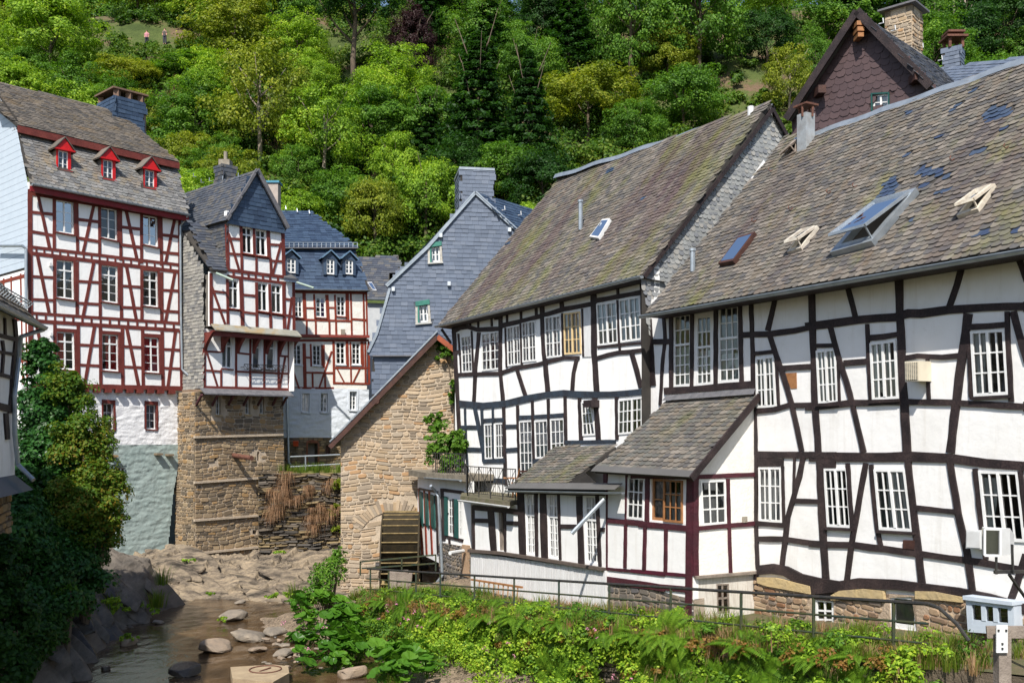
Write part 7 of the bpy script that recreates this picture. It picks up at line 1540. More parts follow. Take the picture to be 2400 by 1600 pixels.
# bare standing trunks behind the brown gable
for px, py, hp in ((2235, 120, 190), (2190, 110, 160), (2262, 100, 150), (2120, 90, 120)):
    p = hillpt(px, py+20); m = p.y/F; b = B(); b.tube([p, p+Vector((.1, 0, hp*m*.5)), p+Vector((-.1, 0, hp*m))], [.22, .16, .06], 7); b.tube([p+Vector((.05, 0, hp*m*.5)), p+Vector((.9, 0, hp*m*.72))], [.07, .02], 5)
    t = thing('dead_tree', 'bare grey-brown trunk standing on the slope behind the brown gable', 'tree', p, 'bare trunks behind the brown gable'); b.go('trunk', BARK_P, t, True)
print('hill trees', cnt)
# ================================================================ stones and plants by the river
import bmesh
def rock_mesh(name, mat, seed, flat=.6):
    g = random.Random(seed); bm = bmesh.new()
    for _ in range(26):
        d = Vector((g.gauss(0, 1), g.gauss(0, 1), g.gauss(0, 1))).normalized(); d = Vector([math.copysign(abs(c)**.75, c) for c in d]); bm.verts.new((d.x*.5, d.y*.5*g.uniform(.8, 1), d.z*.5*flat))
    bmesh.ops.convex_hull(bm, input=bm.verts); loose = [v for v in bm.verts if not v.link_faces]; bmesh.ops.delete(bm, geom=loose, context='VERTS')
    bmesh.ops.bevel(bm, geom=bm.edges[:], offset=.03, segments=1, affect='EDGES'); me = bpy.data.meshes.new(name); bm.to_mesh(me); bm.free(); me.materials.append(mat); return me
RK = plain('river_boulder', (.33, .25, .18), (.20, .16, .125), .8, 3, .8, 14); RKG = plain('grey_boulder', (.27, .225, .175), (.15, .13, .11), .8, 3, .8, 14); RKW = plain('wet_boulder', (.07, .06, .05), (.035, .03, .028), .25, 3, .6, 14)
rks = [rock_mesh('boulder', m, i, f_) for i, (m, f_) in enumerate(((RK, .55), (RKG, .5), (RK, .7), (RKG, .4), (RKW, .6), (RK, .35)))]
def boulder(px, py, wpx, k, label, group='stones in the river', z=0, sq=1.0, name='boulder', rot=None):
    p = ptz(px, py, z); o = bpy.data.objects.new(name, rks[k]); COL.objects.link(o); s = wpx/F*p.y; o.location = p+Vector((0, s*.3, s*.12)); o.scale = (s, s*.9, s*sq*.72); o.rotation_euler = rot or (random.uniform(-.2, .2), random.uniform(-.2, .2), random.uniform(0, 6)); tag(o, label, 'boulder', group)
for a in [(500, 1530, 90, 0, 'broad brown boulder half sunk in midstream'), (295, 1512, 46, 2, 'small pale boulder by the shaded left bank'), (425, 1585, 95, 4, 'dark wet boulder with water breaking round it', 'stones in the river', 0, .5), (368, 1462, 30, 1, 'little grey stone alone in the upper pool'), (735, 1425, 62, 0, 'smooth tan boulder beside the broad-leaved plants'),
          (700, 1465, 46, 2, 'rounded stone at the corner of the gravel bar'), (690, 1508, 42, 5, 'flat reddish stone under the broad leaves'), (575, 1505, 90, 3, 'long grey flat stone at the gravel edge'), (640, 1490, 60, 1, 'grey stone among the rubble of the gravel bar'), (600, 1530, 50, 5, 'flat stone just above the concrete slab'), (660, 1540, 55, 1, 'grey angular stone right of the midstream boulder'), (688, 1530, 40, 2, 'pale tan lump of stone on the gravel'),
          (820, 1590, 80, 0, 'brown boulder at the bottom edge'), (540, 1455, 80, 3, 'low flat rock with weeds in the upper pool'), (245, 1570, 26, 4, 'small dark stone near the bottom left bank'), (560, 1415, 30, 3, 'small stone at the far waterline')]: boulder(*a)
random.seed(31)
for i in range(46):
    px = random.uniform(560, 860); py = random.uniform(1478, 1570)
    if px-560 < (py-1478)*.6: continue
    boulder(px, py, random.uniform(10, 26), random.randrange(6) if random.random() < .8 else 1, 'loose cobble scattered on the gravel bar', 'cobbles on the gravel bar', .12, 1, 'cobble')
rks.append(rock_mesh('shale_block', ROCK, 77, .5)); rks.append(rock_mesh('shale_block', ROCK, 78, .35)); rks.append(rock_mesh('shale_block', ROCKD, 79, .4)); rks.append(rock_mesh('shale_block', ROCKD, 80, .55))
def block(x, y, z, s, k, rot, label, group):
    o = bpy.data.objects.new('shale_block', rks[k]); COL.objects.link(o); o.location = (x, y, z); o.scale = s; o.rotation_euler = rot; o.parent = SHELF if 'tower' in group else LBANK
for i in range(120):      # tilted beds of the shelf, dipping towards the stream
    x = random.uniform(-16.5, -6.8); y = random.uniform(37.8, 43.5); l = random.uniform(.9, 2.6)
    block(x, y, shelf(x, y)-.05+random.uniform(-.1, .06), (l, l*random.uniform(.22, .4), random.uniform(.5, 1.1)), random.choice((6, 6, 7)), (random.uniform(.5, .95), random.uniform(.12, .4), -.42+random.uniform(-.12, .12)), 'tilted shale bed on the sunlit bedrock below the tower', 'shale beds below the tower')
for i in range(60):
    y = random.uniform(22, 37.5); x = -12.9-random.uniform(-.3, 2.2)+(.9 if y < 27 else 0); l = random.uniform(1.0, 2.6)
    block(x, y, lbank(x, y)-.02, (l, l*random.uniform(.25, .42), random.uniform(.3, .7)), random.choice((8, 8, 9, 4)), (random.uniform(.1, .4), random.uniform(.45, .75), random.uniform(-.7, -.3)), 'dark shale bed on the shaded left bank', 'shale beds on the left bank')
# concrete slab with iron ring
cs0 = thing('concrete_block', 'five-sided tan concrete slab with a rusty ring lying in the river', 'slab', ptz(610, 1575, .0))
pen = [ptz(x, y, .28) for x, y in ((540, 1562), (642, 1556), (675, 1560), (678, 1576), (640, 1597), (545, 1590))]
b = B(); n = len(pen); b.add(pen+[p-Vector((0, 0, .5)) for p in pen], [tuple(range(n))]+[(i, (i+1) % n, n+(i+1) % n, n+i) for i in range(n)]); b.go('slab', plain('tan_concrete', (.40, .31, .20), (.29, .22, .145), .9, 3, .5, 20), cs0)
b = B(); c_ = ptz(622, 1568, .285); b.tube([c_+Vector((math.cos(a*.314)*.42, math.sin(a*.314)*.42, .01)) for a in range(21)], .018, 5); b.bar(c_-Vector((.1, .2, 0)), c_+Vector((.1, .15, .02)), .05, .02); b.go('ring', RUST, cs0)
# ---- plants
def fern_mesh(seed, nf=12, L=.75):
    g = random.Random(seed); V = []; Q = []
    for k in range(nf):
        an = k*2*math.pi/nf+g.uniform(-.25, .25); l = L*g.uniform(.7, 1.1); up = g.uniform(.5, 1.1); d = Vector((math.cos(an), math.sin(an), 0)); side = Vector((-d.y, d.x, 0)); N_ = 20; pts = []
        for i in range(N_+1):
            t = i/N_; pts.append(d*l*t*(.9)+Vector((0, 0, l*(up*t-up*.95*t*t))))
        for i in range(2, N_):
            t = i/N_; ln = l*.26*math.sin(math.pi*min(1, t*.93+.1))**.8*(1-t*.35); w_ = l/N_*.52
            tg = (pts[i+1]-pts[i]).normalized()
            for s_ in (-1, 1):
                tip = pts[i]+side*s_*ln+tg*ln*.35-Vector((0, 0, ln*.18)); o = len(V); V += [pts[i]-tg*w_*.5, pts[i].lerp(tip, .5)-tg*w_, tip, pts[i].lerp(tip, .5)+tg*w_]; Q.append((o, o+1, o+2, o+3))
        for i in range(N_): o = len(V); V += [pts[i]-side*.006, pts[i]+side*.006, pts[i+1]+side*.005, pts[i+1]-side*.005]; Q.append((o, o+1, o+2, o+3))
    return npmesh('fern', np.array([tuple(v) for v in V]), np.array(Q), LF['fern'])
FERN = [fern_mesh(i, 11+i*2, .8) for i in range(4)]
def butter_mesh(seed):
    g = random.Random(seed); b = B()
    for k in range(9):
        an = g.uniform(0, 6.28); r = g.uniform(.05, .5); h = g.uniform(.2, .6); c = Vector((math.cos(an)*r, math.sin(an)*r, h)); R = g.uniform(.14, .27); n = 14
        nn = Vector((math.cos(an)*.5, math.sin(an)*.5-.35, 1)).normalized(); x = nn.orthogonal().normalized(); y = nn.cross(x); a0 = an
        v = [c-nn*.04]; 
        for i in range(n): a = a0+.25+(2*math.pi-.5)*i/(n-1); rr = R*(1+.07*math.sin(i*2.6)); v.append(c+(x*math.cos(a)+y*math.sin(a))*rr+nn*(.02*math.sin(i*2)+.03))
        b.add(v, [(0, i, i+1) for i in range(1, n)]); b.tube([(math.cos(an)*r*.3, math.sin(an)*r*.3, 0), c-nn*.04], .012, 5, False)
    me = bpy.data.meshes.new('plant'); me.from_pydata(b.v, [], b.f); me.materials.append(LF['butter']); return me
BUT = [butter_mesh(i) for i in range(4)]
def put(me, name, label, cat, group, loc, sc, rot=None):
    o = bpy.data.objects.new(name, me); COL.objects.link(o); o.location = loc; o.scale = (sc, sc, sc); o.rotation_euler = rot or (random.uniform(-.15, .15), random.uniform(-.15, .15), random.uniform(0, 6.3)); tag(o, label, cat, group); return o
random.seed(44)
for i in range(44):
    px = random.uniform(705, 860); py = random.uniform(1420, 1540)
    p = ptz(px, py+18, .3); p.z = max(.05, bar_(p.x, p.y))+random.uniform(0, .45); put(BUT[i % 4], 'broad_leaved_plant', 'broad round-leaved plant in the clump left of the river wall', 'plant', 'broad-leaved plants by the gravel bar', p, random.uniform(.6, 1.0))
for i in range(20):
    px = random.uniform(890, 1020); py = random.uniform(1540, 1610); p = ptz(px, py, .6); put(BUT[i % 4], 'broad_leaved_plant', 'broad round-leaved plant at the bottom edge below the fern wall', 'plant', 'broad-leaved plants at the bottom edge', p, random.uniform(.6, .95))
def wallpt(t, h):
    """point on the river wall: t along, h 0 at the foot, 1 at the top edge"""
    p = RA+(RB-RA)*t+RNn*(.25+(1-h)*.25); zt = railtop(t)-1.0; zb = max(-.1, bar_(p.x, p.y)); return Vector((p.x, p.y, zb+(zt-zb)*h))
FZ = ('at the near right part of the river wall', 'under the middle of the iron railing', 'on the river wall in front of the boarded annex', 'at the left end of the river wall')
for i in range(120):
    t = random.uniform(.0, .93); h = random.choice((1.0, .97, .8, .6, .4, random.random())); p = wallpt(t, h); top = h > .9
    lab = '%s fern %s' % ('arching green' if top else 'hanging green', FZ[min(3, int(t*4))])
    o = put(FERN[i % 4], 'fern', lab, 'fern', 'ferns on the river wall', p+Vector((RNn.x, RNn.y, 0))*.05, random.uniform(.55, 1.15)); e = random.uniform(.1, .5) if top else random.uniform(.7, 1.1)
    q = Vector((0, 0, 1)).rotation_difference((Vector((0, 0, 1))*(1-e)+Vector((RNn.x, RNn.y, 0))*e*1.2).normalized()); o.rotation_euler = (q.to_matrix() @ Matrix.Rotation(random.uniform(0, 6), 3, 'Z')).to_euler()
# joined leafy masses
def mass(name, label, lst, mat, size, kind='stuff', par=None, asp=.62):
    VV = []; QQ = []; off = 0
    for (P, Nn) in lst: V, Q = leafquads(P, Nn, size, asp); VV.append(V); QQ.append(Q+off); off += len(V)
    o = bpy.data.objects.new(name, npmesh(name, np.concatenate(VV), np.concatenate(QQ), mat)); COL.objects.link(o)
    if par: o.parent = par; o.location = -WL[par.name]
    else: tag(o, label, None, None, kind)
    return o
def blob(c, r, n, seed, clumps=14, rc=.4): P, Nn, C = crown_pts(n, (r[0], r[1], r[2]), clumps, rc*min(r), .4, .85, seed, -.5); return P+np.array(tuple(c)), Nn
random.seed(52); lst = []; lst2 = []; lst3 = []
for i in range(150):
    t = random.uniform(-.02, 1.0); h = random.random()**.8; p = wallpt(t, h); s = random.uniform(.18, .42); (lst, lst2)[i % 3 == 0].append(blob(p, (s, s, s*1.1), 260, 500+i, 9, .5))
for i in range(60):     # weeds along the foot, in front of the wall
    t = random.uniform(.1, .95); p = RA+(RB-RA)*t+RNn*random.uniform(.5, 1.7); z = max(-.05, bar_(p.x, p.y)); s = random.uniform(.25, .55); (lst, lst2)[i % 2].append(blob((p.x, p.y, z+s*.6), (s, s, s*1.2), 300, 700+i, 10, .5))
for i in range(130):     # leafy cushions along the top edge
    t = random.uniform(-.03, 1.0); p = RA+(RB-RA)*t+RNn*random.uniform(-.7, .3); s = random.uniform(.12, .3); (lst, lst2, lst2)[i % 3].append(blob((p.x, p.y, railtop(t)-.98+s*.5), (s*1.2, s*1.2, s), 190, 2000+i, 9, .5))
for i in range(90):
    t = random.uniform(0, .97); p = wallpt(t, random.uniform(.1, .95)); s = random.uniform(.2, .4); lst2.append(blob(p+Vector((RNn.x, RNn.y, 0))*.15, (s, s, s), 240, 2300+i, 9, .5))
lst4 = []
for i in range(60):
    t = random.uniform(0, 1); p = wallpt(t, random.choice((1, .95, random.random()))); s = random.uniform(.12, .3); lst4.append(blob(p+Vector((RNn.x, RNn.y, 0))*.2, (s*1.2, s, s), 170, 2700+i, 9, .5))
mass('rusty_weeds', 'yellowing and rusty weeds mixed into the river wall plants', lst4, leaf('rusty_weed', [(.16, .12, .02), (.24, .17, .03), (.26, .12, .04), (.14, .15, .02)]), .07)
mass('wall_creeper', 'dark green creeper and weeds growing over the river wall', lst, LF['mid'], .075); mass('wall_weeds', 'bright green leafy weeds on and below the river wall', lst2, LF['light'], .08)
for i in range(10): t = random.uniform(.86, 1.0); p = wallpt(t, 1.0); s = random.uniform(.12, .24); lst3.append(blob(p+Vector((0, 0, -.1)), (s, s, s), 220, 820+i, 8, .5))
for i in range(5): t = random.uniform(.3, .6); p = wallpt(t, random.uniform(.4, .8)); lst3.append(blob(p, (.12, .12, .25), 120, 850+i, 8, .5))
mass('seed_heads', 'whitish dry seed heads spilling over the left end of the river wall', lst3, LF['white'], .035)
def tufts(name, label, spots, mat, h=.4, nb=40, spread=.18, hang=None, w=.012, par=None):
    g = np.random.default_rng(len(spots)*7+nb); V = []; Q = []; off = 0
    for (x, y, z, s) in spots:
        n = nb; a = g.uniform(0, 2*np.pi, n); r = g.uniform(0, spread*s, n); base_ = np.stack([x+np.cos(a)*r, y+np.sin(a)*r, np.full(n, z)], 1); hh = h*s*g.uniform(.5, 1.1, n); lean = np.stack([np.cos(a), np.sin(a), np.zeros(n)], 1)*(g.uniform(.1, .8, n)*hh*.7)[:, None]
        if hang is not None: lean = lean*1.0+np.array(hang)*hh[:, None]*.6; up = -1
        else: up = 1
        W = np.stack([-np.sin(a), np.cos(a), np.zeros(n)], 1)*w; p1 = base_+lean*.35+np.stack([0*hh, 0*hh, hh*.6*(1 if up > 0 else .1)], 1); p2 = base_+lean+np.stack([0*hh, 0*hh, hh*(.95 if up > 0 else -.9)], 1)
        v = np.stack([base_-W, base_+W, p1+W*.8, p1-W*.8, p2+W*.15, p2-W*.15], 1).reshape(-1, 3); k = np.arange(n)[:, None]*6+off; Q.append(np.concatenate([k+np.array([[0, 1, 2, 3]]), k+np.array([[3, 2, 4, 5]])], 0)); V.append(v); off += len(v)
    o = bpy.data.objects.new(name, npmesh(name, np.concatenate(V), np.concatenate(Q), mat)); COL.objects.link(o)
    if par: o.parent = par; o.location = -WL[par.name]
    else: tag(o, label, None, None, 'stuff')
    return o
random.seed(60); sp = []; sp2 = []
for i in range(1000):
    t = random.uniform(-.05, 1.02); p = RA+(RB-RA)*t+RNn*random.choice((random.uniform(-.6, .35), random.uniform(-2.2, .35))); (sp if random.random() < .62 else sp2).append((p.x, p.y, railtop(t)-1.02, random.uniform(.5, 1.25)))
for i in range(380): t = random.uniform(.15, 1.0); p = RA+(RB-RA)*t+RNn*random.uniform(-.2, .5); sp2.append((p.x, p.y, railtop(t)-1.1, random.uniform(.6, 1.25)))
for i in range(60): t = random.uniform(.8, 1.0); p = RA+(RB-RA)*t+RNn*random.uniform(-2.6, .2); sp.append((p.x, p.y, railtop(t)-1.02, random.uniform(.8, 1.5)))
for i in range(70): x = random.uniform(-11, -5.6); y = random.uniform(46.5, 49); sp.append((x, y, 4.75, random.uniform(.8, 1.6)))
tufts('grass', 'green grass along the top of the river wall and the cliff shelf', sp, LF['grass'], .36, 36, w=.008); tufts('dry_grass', 'dry yellow grass mixed along the top of the river wall', sp2, LF['straw'], .34, 34, w=.006)
sp3 = []
for i in range(70): t = random.uniform(0, 1); p = wallpt(t, random.choice((1, .98, .7))); sp3.append((p.x+RNn.x*.1, p.y+RNn.y*.1, p.z, random.uniform(.6, 1.3)))
tufts('hanging_straw', 'tan dry grass hanging over the edge of the river wall', sp3, LF['straw'], .30, 40, .16, (RNn.x*.6, RNn.y*.6, 0), .0045)
sp4 = []
for x, y, s in ((755, 960, 2.6), (740, 1040, 2.8), (690, 1080, 2.8), (700, 1180, 2.8), (770, 1080, 2.2), (660, 1200, 2.2), (820, 1090, 1.8), (915, 1050, 1.8), (935, 1260, 2.6), (945, 1200, 1.8), (985, 1150, 1.8), (1030, 1200, 2.2), (1060, 1010, 2), (1090, 1180, 1.6)):
    p = CL.P(*C4(x, y-30), .25); sp4 += [(p.x+random.uniform(-.25, .25), p.y-.1, p.z+random.uniform(-.3, .2), s*random.uniform(.3, .6)) for _ in range(5)]
tufts('hanging_dry_grass', 'brown dry grass tufts hanging down the shale cliff', sp4, leaf('rusty_straw', [(.15, .08, .04), (.25, .145, .08), (.34, .22, .13)], .15, tcol=(1, 1, 1)), .5, 45, .28, (0, -.2, 0), .008)
lst = [blob(CL.P(*C4(1090, 1010), .3), (.35, .3, .4), 400, 900), blob(CL.P(*C4(1085, 1170), .3), (.35, .3, .5), 300, 901), blob(CL.P(*C4(1085, 1290), .3), (.25, .2, .2), 160, 902)]
mass('cliff_fern', 'yellow-green growth on the cliff against the mill corner', lst, LF['yellow'], .13)
# weeds on the rocks and in the river
lst = []
for px, py, z, r in ((300, 1500, .15, .35), (660, 1400, .3, .4), (640, 1405, .3, .35), (690, 1402, .3, .35), (330, 1430, .3, .5), (280, 1435, .5, .5), (520, 1455, .1, .25), (360, 1435, .3, .3), (445, 1318, 1.2, .35), (655, 1300, 1.3, .35), (490, 1395, .6, .25), (265, 1420, .8, .5)): p = ptz(px, py, z); lst.append(blob(p+Vector((0, 0, r*.2)), (r, r*.7, r*.4), 260, 950+px, 9, .5))
mass('bank_weeds', 'bright green weeds on the rocks and along the waterline', lst, LF['light'], .085)
tufts('rock_grass', 'yellowish grass tufts on the sunlit bedrock', [(p.x, p.y, p.z, 1.6) for p in (ptz(360, 1425, .3), ptz(372, 1422, .3), ptz(380, 1370, 1.0), ptz(690, 1400, .3), ptz(260, 1430, .5), ptz(300, 1440, .2))], LF['grass'], .45, 60, .2)
# dark bushes of the left bank
random.seed(70)
def bush(name, label, parts, mat, size, cat='bush', group='bushes on the shaded left bank', stem=None, n=2600):
    c0 = pt(*parts[0][:2], parts[0][2]); base_ = Vector((c0.x, c0.y, max(.3, lbank(c0.x, c0.y)))); t = thing(name, label, cat, base_, group); L = []
    for i, (px, py, Y, rx, rz) in enumerate(parts): c = pt(px, py, Y); r = rx/F*Y; L.append(blob(c, (r, r*.9, rz/F*Y), int(n*2.3*(rx*rz)/(90*110)), 1000+int(px*7+py), 60, .36))
    mass('foliage', '', L, mat, size, par=t)
    b = B(); top = pt(parts[0][0], parts[0][1], parts[0][2])
    for px, py, Y, rx, rz in parts: c = pt(px, py, Y); b.tube([base_-Vector((0, 0, .3)), base_.lerp(c, .5)+Vector((.1, 0, .2)), c], [.09, .05, .02], 6)
    b.go('stem', BARK, t); return t
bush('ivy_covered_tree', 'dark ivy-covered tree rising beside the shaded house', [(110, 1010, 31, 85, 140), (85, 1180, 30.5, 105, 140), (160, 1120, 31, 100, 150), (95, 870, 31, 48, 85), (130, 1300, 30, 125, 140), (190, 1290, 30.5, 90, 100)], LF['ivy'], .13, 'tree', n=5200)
bush('red_tipped_shrub', 'sunlit shrub with reddish tips overhanging the sage green wall', [(195, 1060, 30.2, 75, 120), (232, 1160, 30, 70, 85), (160, 950, 30.5, 60, 95), (225, 1250, 29.8, 60, 75), (190, 1190, 29.6, 80, 100), (272, 1140, 30.2, 32, 42), (255, 1215, 30, 42, 50)], LF['redvine'], .10, 'shrub', n=4200)
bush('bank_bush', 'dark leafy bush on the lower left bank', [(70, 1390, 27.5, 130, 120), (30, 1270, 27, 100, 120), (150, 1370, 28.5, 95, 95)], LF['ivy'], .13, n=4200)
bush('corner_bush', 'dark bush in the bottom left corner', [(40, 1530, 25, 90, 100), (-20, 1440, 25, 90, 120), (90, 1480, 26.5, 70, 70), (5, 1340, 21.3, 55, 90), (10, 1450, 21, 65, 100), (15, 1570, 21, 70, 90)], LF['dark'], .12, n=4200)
bush('leafy_sprig', 'bright leafy sprig reaching out over the left bank', [(150, 1430, 27, 26, 14), (165, 1380, 27, 20, 12), (135, 1400, 27, 24, 26)], LF['vine'], .12, 'shrub', n=900)
# vines on the mill corner and the flat roof
vm = thing('climbing_vine', 'bright green vine climbing on the flat wing roof against the mill', 'vine', facX.P(*C6(700, 870), -.2))
mass('foliage', '', [blob(pt(*C6(640, 640), 37.4), (.42, .4, 1.0), 900, 1200, 20), blob(pt(*C6(725, 700), 36.9), (.65, .5, .9), 1300, 1201, 26), blob(pt(*C6(640, 760), 37.3), (.4, .4, .7), 600, 1202, 16), blob(pt(*C6(740, 810), 36.7), (.5, .4, .5), 600, 1203, 16)], LF['vine'], .16, par=vm)
b = B(); b.tube([facX.P(*C6(640, 860), -.2), pt(*C6(640, 700), 37.4)], .03); b.tube([facX.P(*C6(730, 880), -.2), pt(*C6(730, 700), 37.0)], .03); b.go('stem', BARK, vm)
ve = thing('edge_vine', 'thin vine with red flowers along the right edge of the mill gable', 'vine', facW.P(*C6(745, 560), .1))
mass('foliage', '', [blob(facW.P(*C6(680, 130), .2), (.35, .25, .4), 420, 1210, 14), blob(facW.P(*C6(710, 175), .2), (.5, .25, .45), 600, 1211, 14), blob(facW.P(*C6(742, 380), .2), (.22, .2, .5), 300, 1212, 12), blob(facW.P(*C6(742, 430), .2), (.2, .2, .4), 260, 1213, 12)], LF['vine'], .15, par=ve)
b = B(); b.tube([facW.P(*C6(748, 640), .1), facW.P(*C6(742, 400), .1), facW.P(*C6(700, 160), .1)], .025); b.go('stem', BARK, ve)
rf = thing('roof_fence', 'black iron fence round the flat wing roof behind the vine', 'railing', facX.w(1, zXt+.3, .1))
for i in range(14): q_ = facX.w(-.2+i*.17, zXt+.32, .15); b = B(); b.bar(q_, q_+Vector((0, 0, .75)), .022); b.go('bar', IRON, rf)
b = B(); b.bar(facX.w(-.25, zXt+1.05, .15), facX.w(2.1, zXt+1.05, .15), .03); b.go('top_rail', IRON, rf)
fl = []
for i in range(26): t = random.uniform(.3, .95); p = wallpt(t, random.uniform(.2, 1)); fl.append(blob(p+Vector((RNn.x*.35, RNn.y*.35, .1)), (.06, .06, .08), 16, 1300+i, 4, .6))
for px, py in ((660, 1440), (700, 1400), (735, 1395), (760, 1455), (720, 1500), (750, 1390)): fl.append(blob(ptz(px, py+20, .8), (.12, .1, .1), 20, 1400+px, 4, .6))
mass('pink_flowers', 'small pink flowers among the riverside weeds', fl, LF['pink'], .05)
# shrub in front of the mill foot
bush('leafy_shrub', 'loose green shrub below the mill at the end of the river wall', [(770, 1360, 34.5, 45, 50), (745, 1400, 34, 40, 40), (790, 1320, 35, 26, 40)], LF['mid'], .11, 'shrub', 'shrubs by the mill', n=2600)
# ================================================================ small things
rlg = thing('river_railing', 'long dark green iron railing along the top of the river wall', 'railing', rp3(.5, 0, -.98))
ts = [i/30 for i in range(31)]
for k, (dz, r_) in enumerate(((0, .032), (-.33, .022), (-.66, .02))):
    b = B(); pts = [rp3(t, 0, dz) for t in ts]
    if k == 0: pts = [rp3(-.035, 0, -.55), rp3(-.025, 0, -.3), rp3(-.01, 0, -.06)]+pts
    b.tube(pts, r_, 7); b.go(('top_rail', 'middle_rail', 'lower_rail')[k], IRON if k == 0 else IRON_GREEN, rlg)
for px in (2094, 1907, 1737, 1572, 1428, 1310, 1205, 1112, 1032, 975, 911, 868):
    r = (px-1200)/F; t = (RA.x-r*RA.y)/((RA.x-RB.x)+r*(RB.y-RA.y)); b = B(); p = rp3(t, 0, 0); b.bar(p, p-Vector((0, 0, 1.05)), .05); b.go('post', IRON_GREEN, rlg)
# walkway railing by the wheel
wrl = thing('wheel_railing', 'short dark railing guarding the waterwheel', 'railing', pt(*C6(420, 1380), 36.5))
q_ = [(pt(*C6(205, 1362), 36), pt(*C6(640, 1322), 36)), (pt(*C6(215, 1400), 36), pt(*C6(640, 1370), 36)), (pt(*C6(640, 1320), 36), pt(*C6(640, 1415), 36)), (pt(*C6(207, 1360), 36), pt(*C6(207, 1440), 36)), (pt(*C6(445, 1340), 36), pt(*C6(445, 1440), 36))]
for i, (a, c) in enumerate(q_): b = B(); b.bar(a, c, .05); b.go('rail' if i < 2 else 'post', IRON_GREEN, wrl)
# sluice trestle
sl_ = thing('sluice_frame', 'weathered grey timber sluice frame in front of the waterwheel', 'sluice', pt(*C6(440, 1530), 34.5))
for i, (x0, y0, x1, y1, w_) in enumerate(((395, 1425, 395, 1580, .28), (465, 1410, 465, 1560, .2), (372, 1440, 505, 1450, .26), (380, 1490, 500, 1490, .14))): b = B(); b.bar(pt(*C6(x0, y0), 34.5), pt(*C6(x1, y1), 34.5), w_); b.go('timber', WD_GREY, sl_)
# ladder lying against the boards
ld = thing('ladder', 'old wooden ladder lying on its side against the white boards', 'ladder', facB.P(*D1(400, 1380), .3))
for y0, y1 in ((1222, 1290), (1355, 1420)):
    b = B(); b.bar(facB.P(*D1(170, y0), .3), facB.P(*D1(612, y1), .3), .06); b.go('rail', WD_ORANGE if y0 < 1300 else WD_BROWN, ld)
for i in range(10): x = 195+i*42; y = 1228+(x-170)*.154; b = B(); b.bar(facB.P(*D1(x, y), .3), facB.P(*D1(x-6, y+128), .3), .045); b.go('rung', plain('rung_wood_%d' % i, (.42, .25, .15), (.32, .19, .12), .8), ld)
# air conditioner
ac_ = thing('air_conditioner', 'cream box air conditioner mounted on the black and white wall', 'air conditioner', facR.P(*D3(735, 1025), .2))
fAC = facR.off(.38); q = quadpx(fAC, D3, ((655, 872), (760, 866), (762, 1020), (658, 1026))); CRM = plain('cream_plastic', (.66, .60, .48), (.58, .52, .42), .5, 4)
b = B(); prism(b, fAC, q, -.38, 0); b.go('body', CRM, ac_)
mk('grille_back', [fAC.w(*p, .003) for p in cellq(q, .06, .94, .06, .94)], [(0, 1, 2, 3)], DARK, ac_)
for i in range(14): b = B(); v0 = .07+i*.062; prism(b, fAC, cellq(q, .06, .94, v0, v0+.03), -.005, .02); b.go('slat', CRM, ac_)
for i in range(5): b = B(); u0 = .2+i*.15; prism(b, fAC, cellq(q, u0, u0+.02, .06, .94), -.005, .023); b.go('rib', CRM, ac_)
hq = quadpx(facR, D2, ((1180, 765), (1265, 762), (1268, 882), (1222, 885)))
b = B(); prism(b, facR, hq, 0, .012); b.go('repair_panel', WD_ORANGE, hR)
b = B(); prism(b, facAs, quadpx(facAs, D4, ((846, 555), (875, 553), (875, 598), (846, 600))), 0, .06); b.go('vent_cover', CONC, hA)
# floodlight on a bracket and a junction box at the right edge
fp = pt(2330, 1272, 15.5); fl_ = thing('floodlight', 'grey floodlight on an iron bracket at the right edge', 'floodlight', pt(2390, 1345, 15.5))
sx = 1/F*15.5; rz_ = Matrix.Rotation(-.25, 3, 'Z')
b = B(); c = pt(2325, 1270, 15.5); w0 = 34*sx; h0 = 62*sx
fr_ = [Vector((-w0*.5, 0, -h0*.5)), Vector((w0*.5, 0, -h0*.5)), Vector((w0*.5, 0, h0*.5)), Vector((-w0*.5, 0, h0*.5))]
bkk = [Vector((w0*.5+60*sx, .2, -h0*.28)), Vector((w0*.5+60*sx, .25, h0*.25))]
front = [c+rz_ @ p for p in fr_]; f2_ = [p+Vector((28*sx, .12, 0)) for p in front]; bk2 = [c+Vector((75*sx, .3, -h0*.25)), c+Vector((75*sx, .3, h0*.22))]
mm = [front[0]+Vector((w0, .0, 0)), front[3]+Vector((w0, 0, 0))]
V_ = front+[front[1]+Vector((35*sx, .15, .0)), front[2]+Vector((35*sx, .15, 0)), bk2[0], bk2[1], front[0]+Vector((20*sx, .35, 0)), front[3]+Vector((20*sx, .35, 0))]
b.add(V_, [(1, 4, 5, 2), (4, 6, 7, 5), (3, 2, 5, 9), (0, 1, 4, 8), (5, 7, 9), (4, 6, 8), (6, 7, 9, 8), (0, 8, 9, 3)]); b.go('housing', WHITE_METAL, fl_)
b = B(); cq_ = [p-Vector((0, .01, 0)) for p in front]
for i in range(4): b.bar(cq_[i], cq_[(i+1) % 4], .035)
b.go('front_frame', WHITE_METAL, fl_)
mk('lens', [p+Vector((0, .01, 0)) for p in front], [(0, 1, 2, 3)], glass_mat('lamp_glass', .6, 3), fl_)
mk('reflector', [p+Vector((.02, .12, 0)) for p in front], [(0, 1, 2, 3)], plain('reflector', (.5, .48, .4), (.4, .38, .32), .3, 6, metal=.5), fl_)
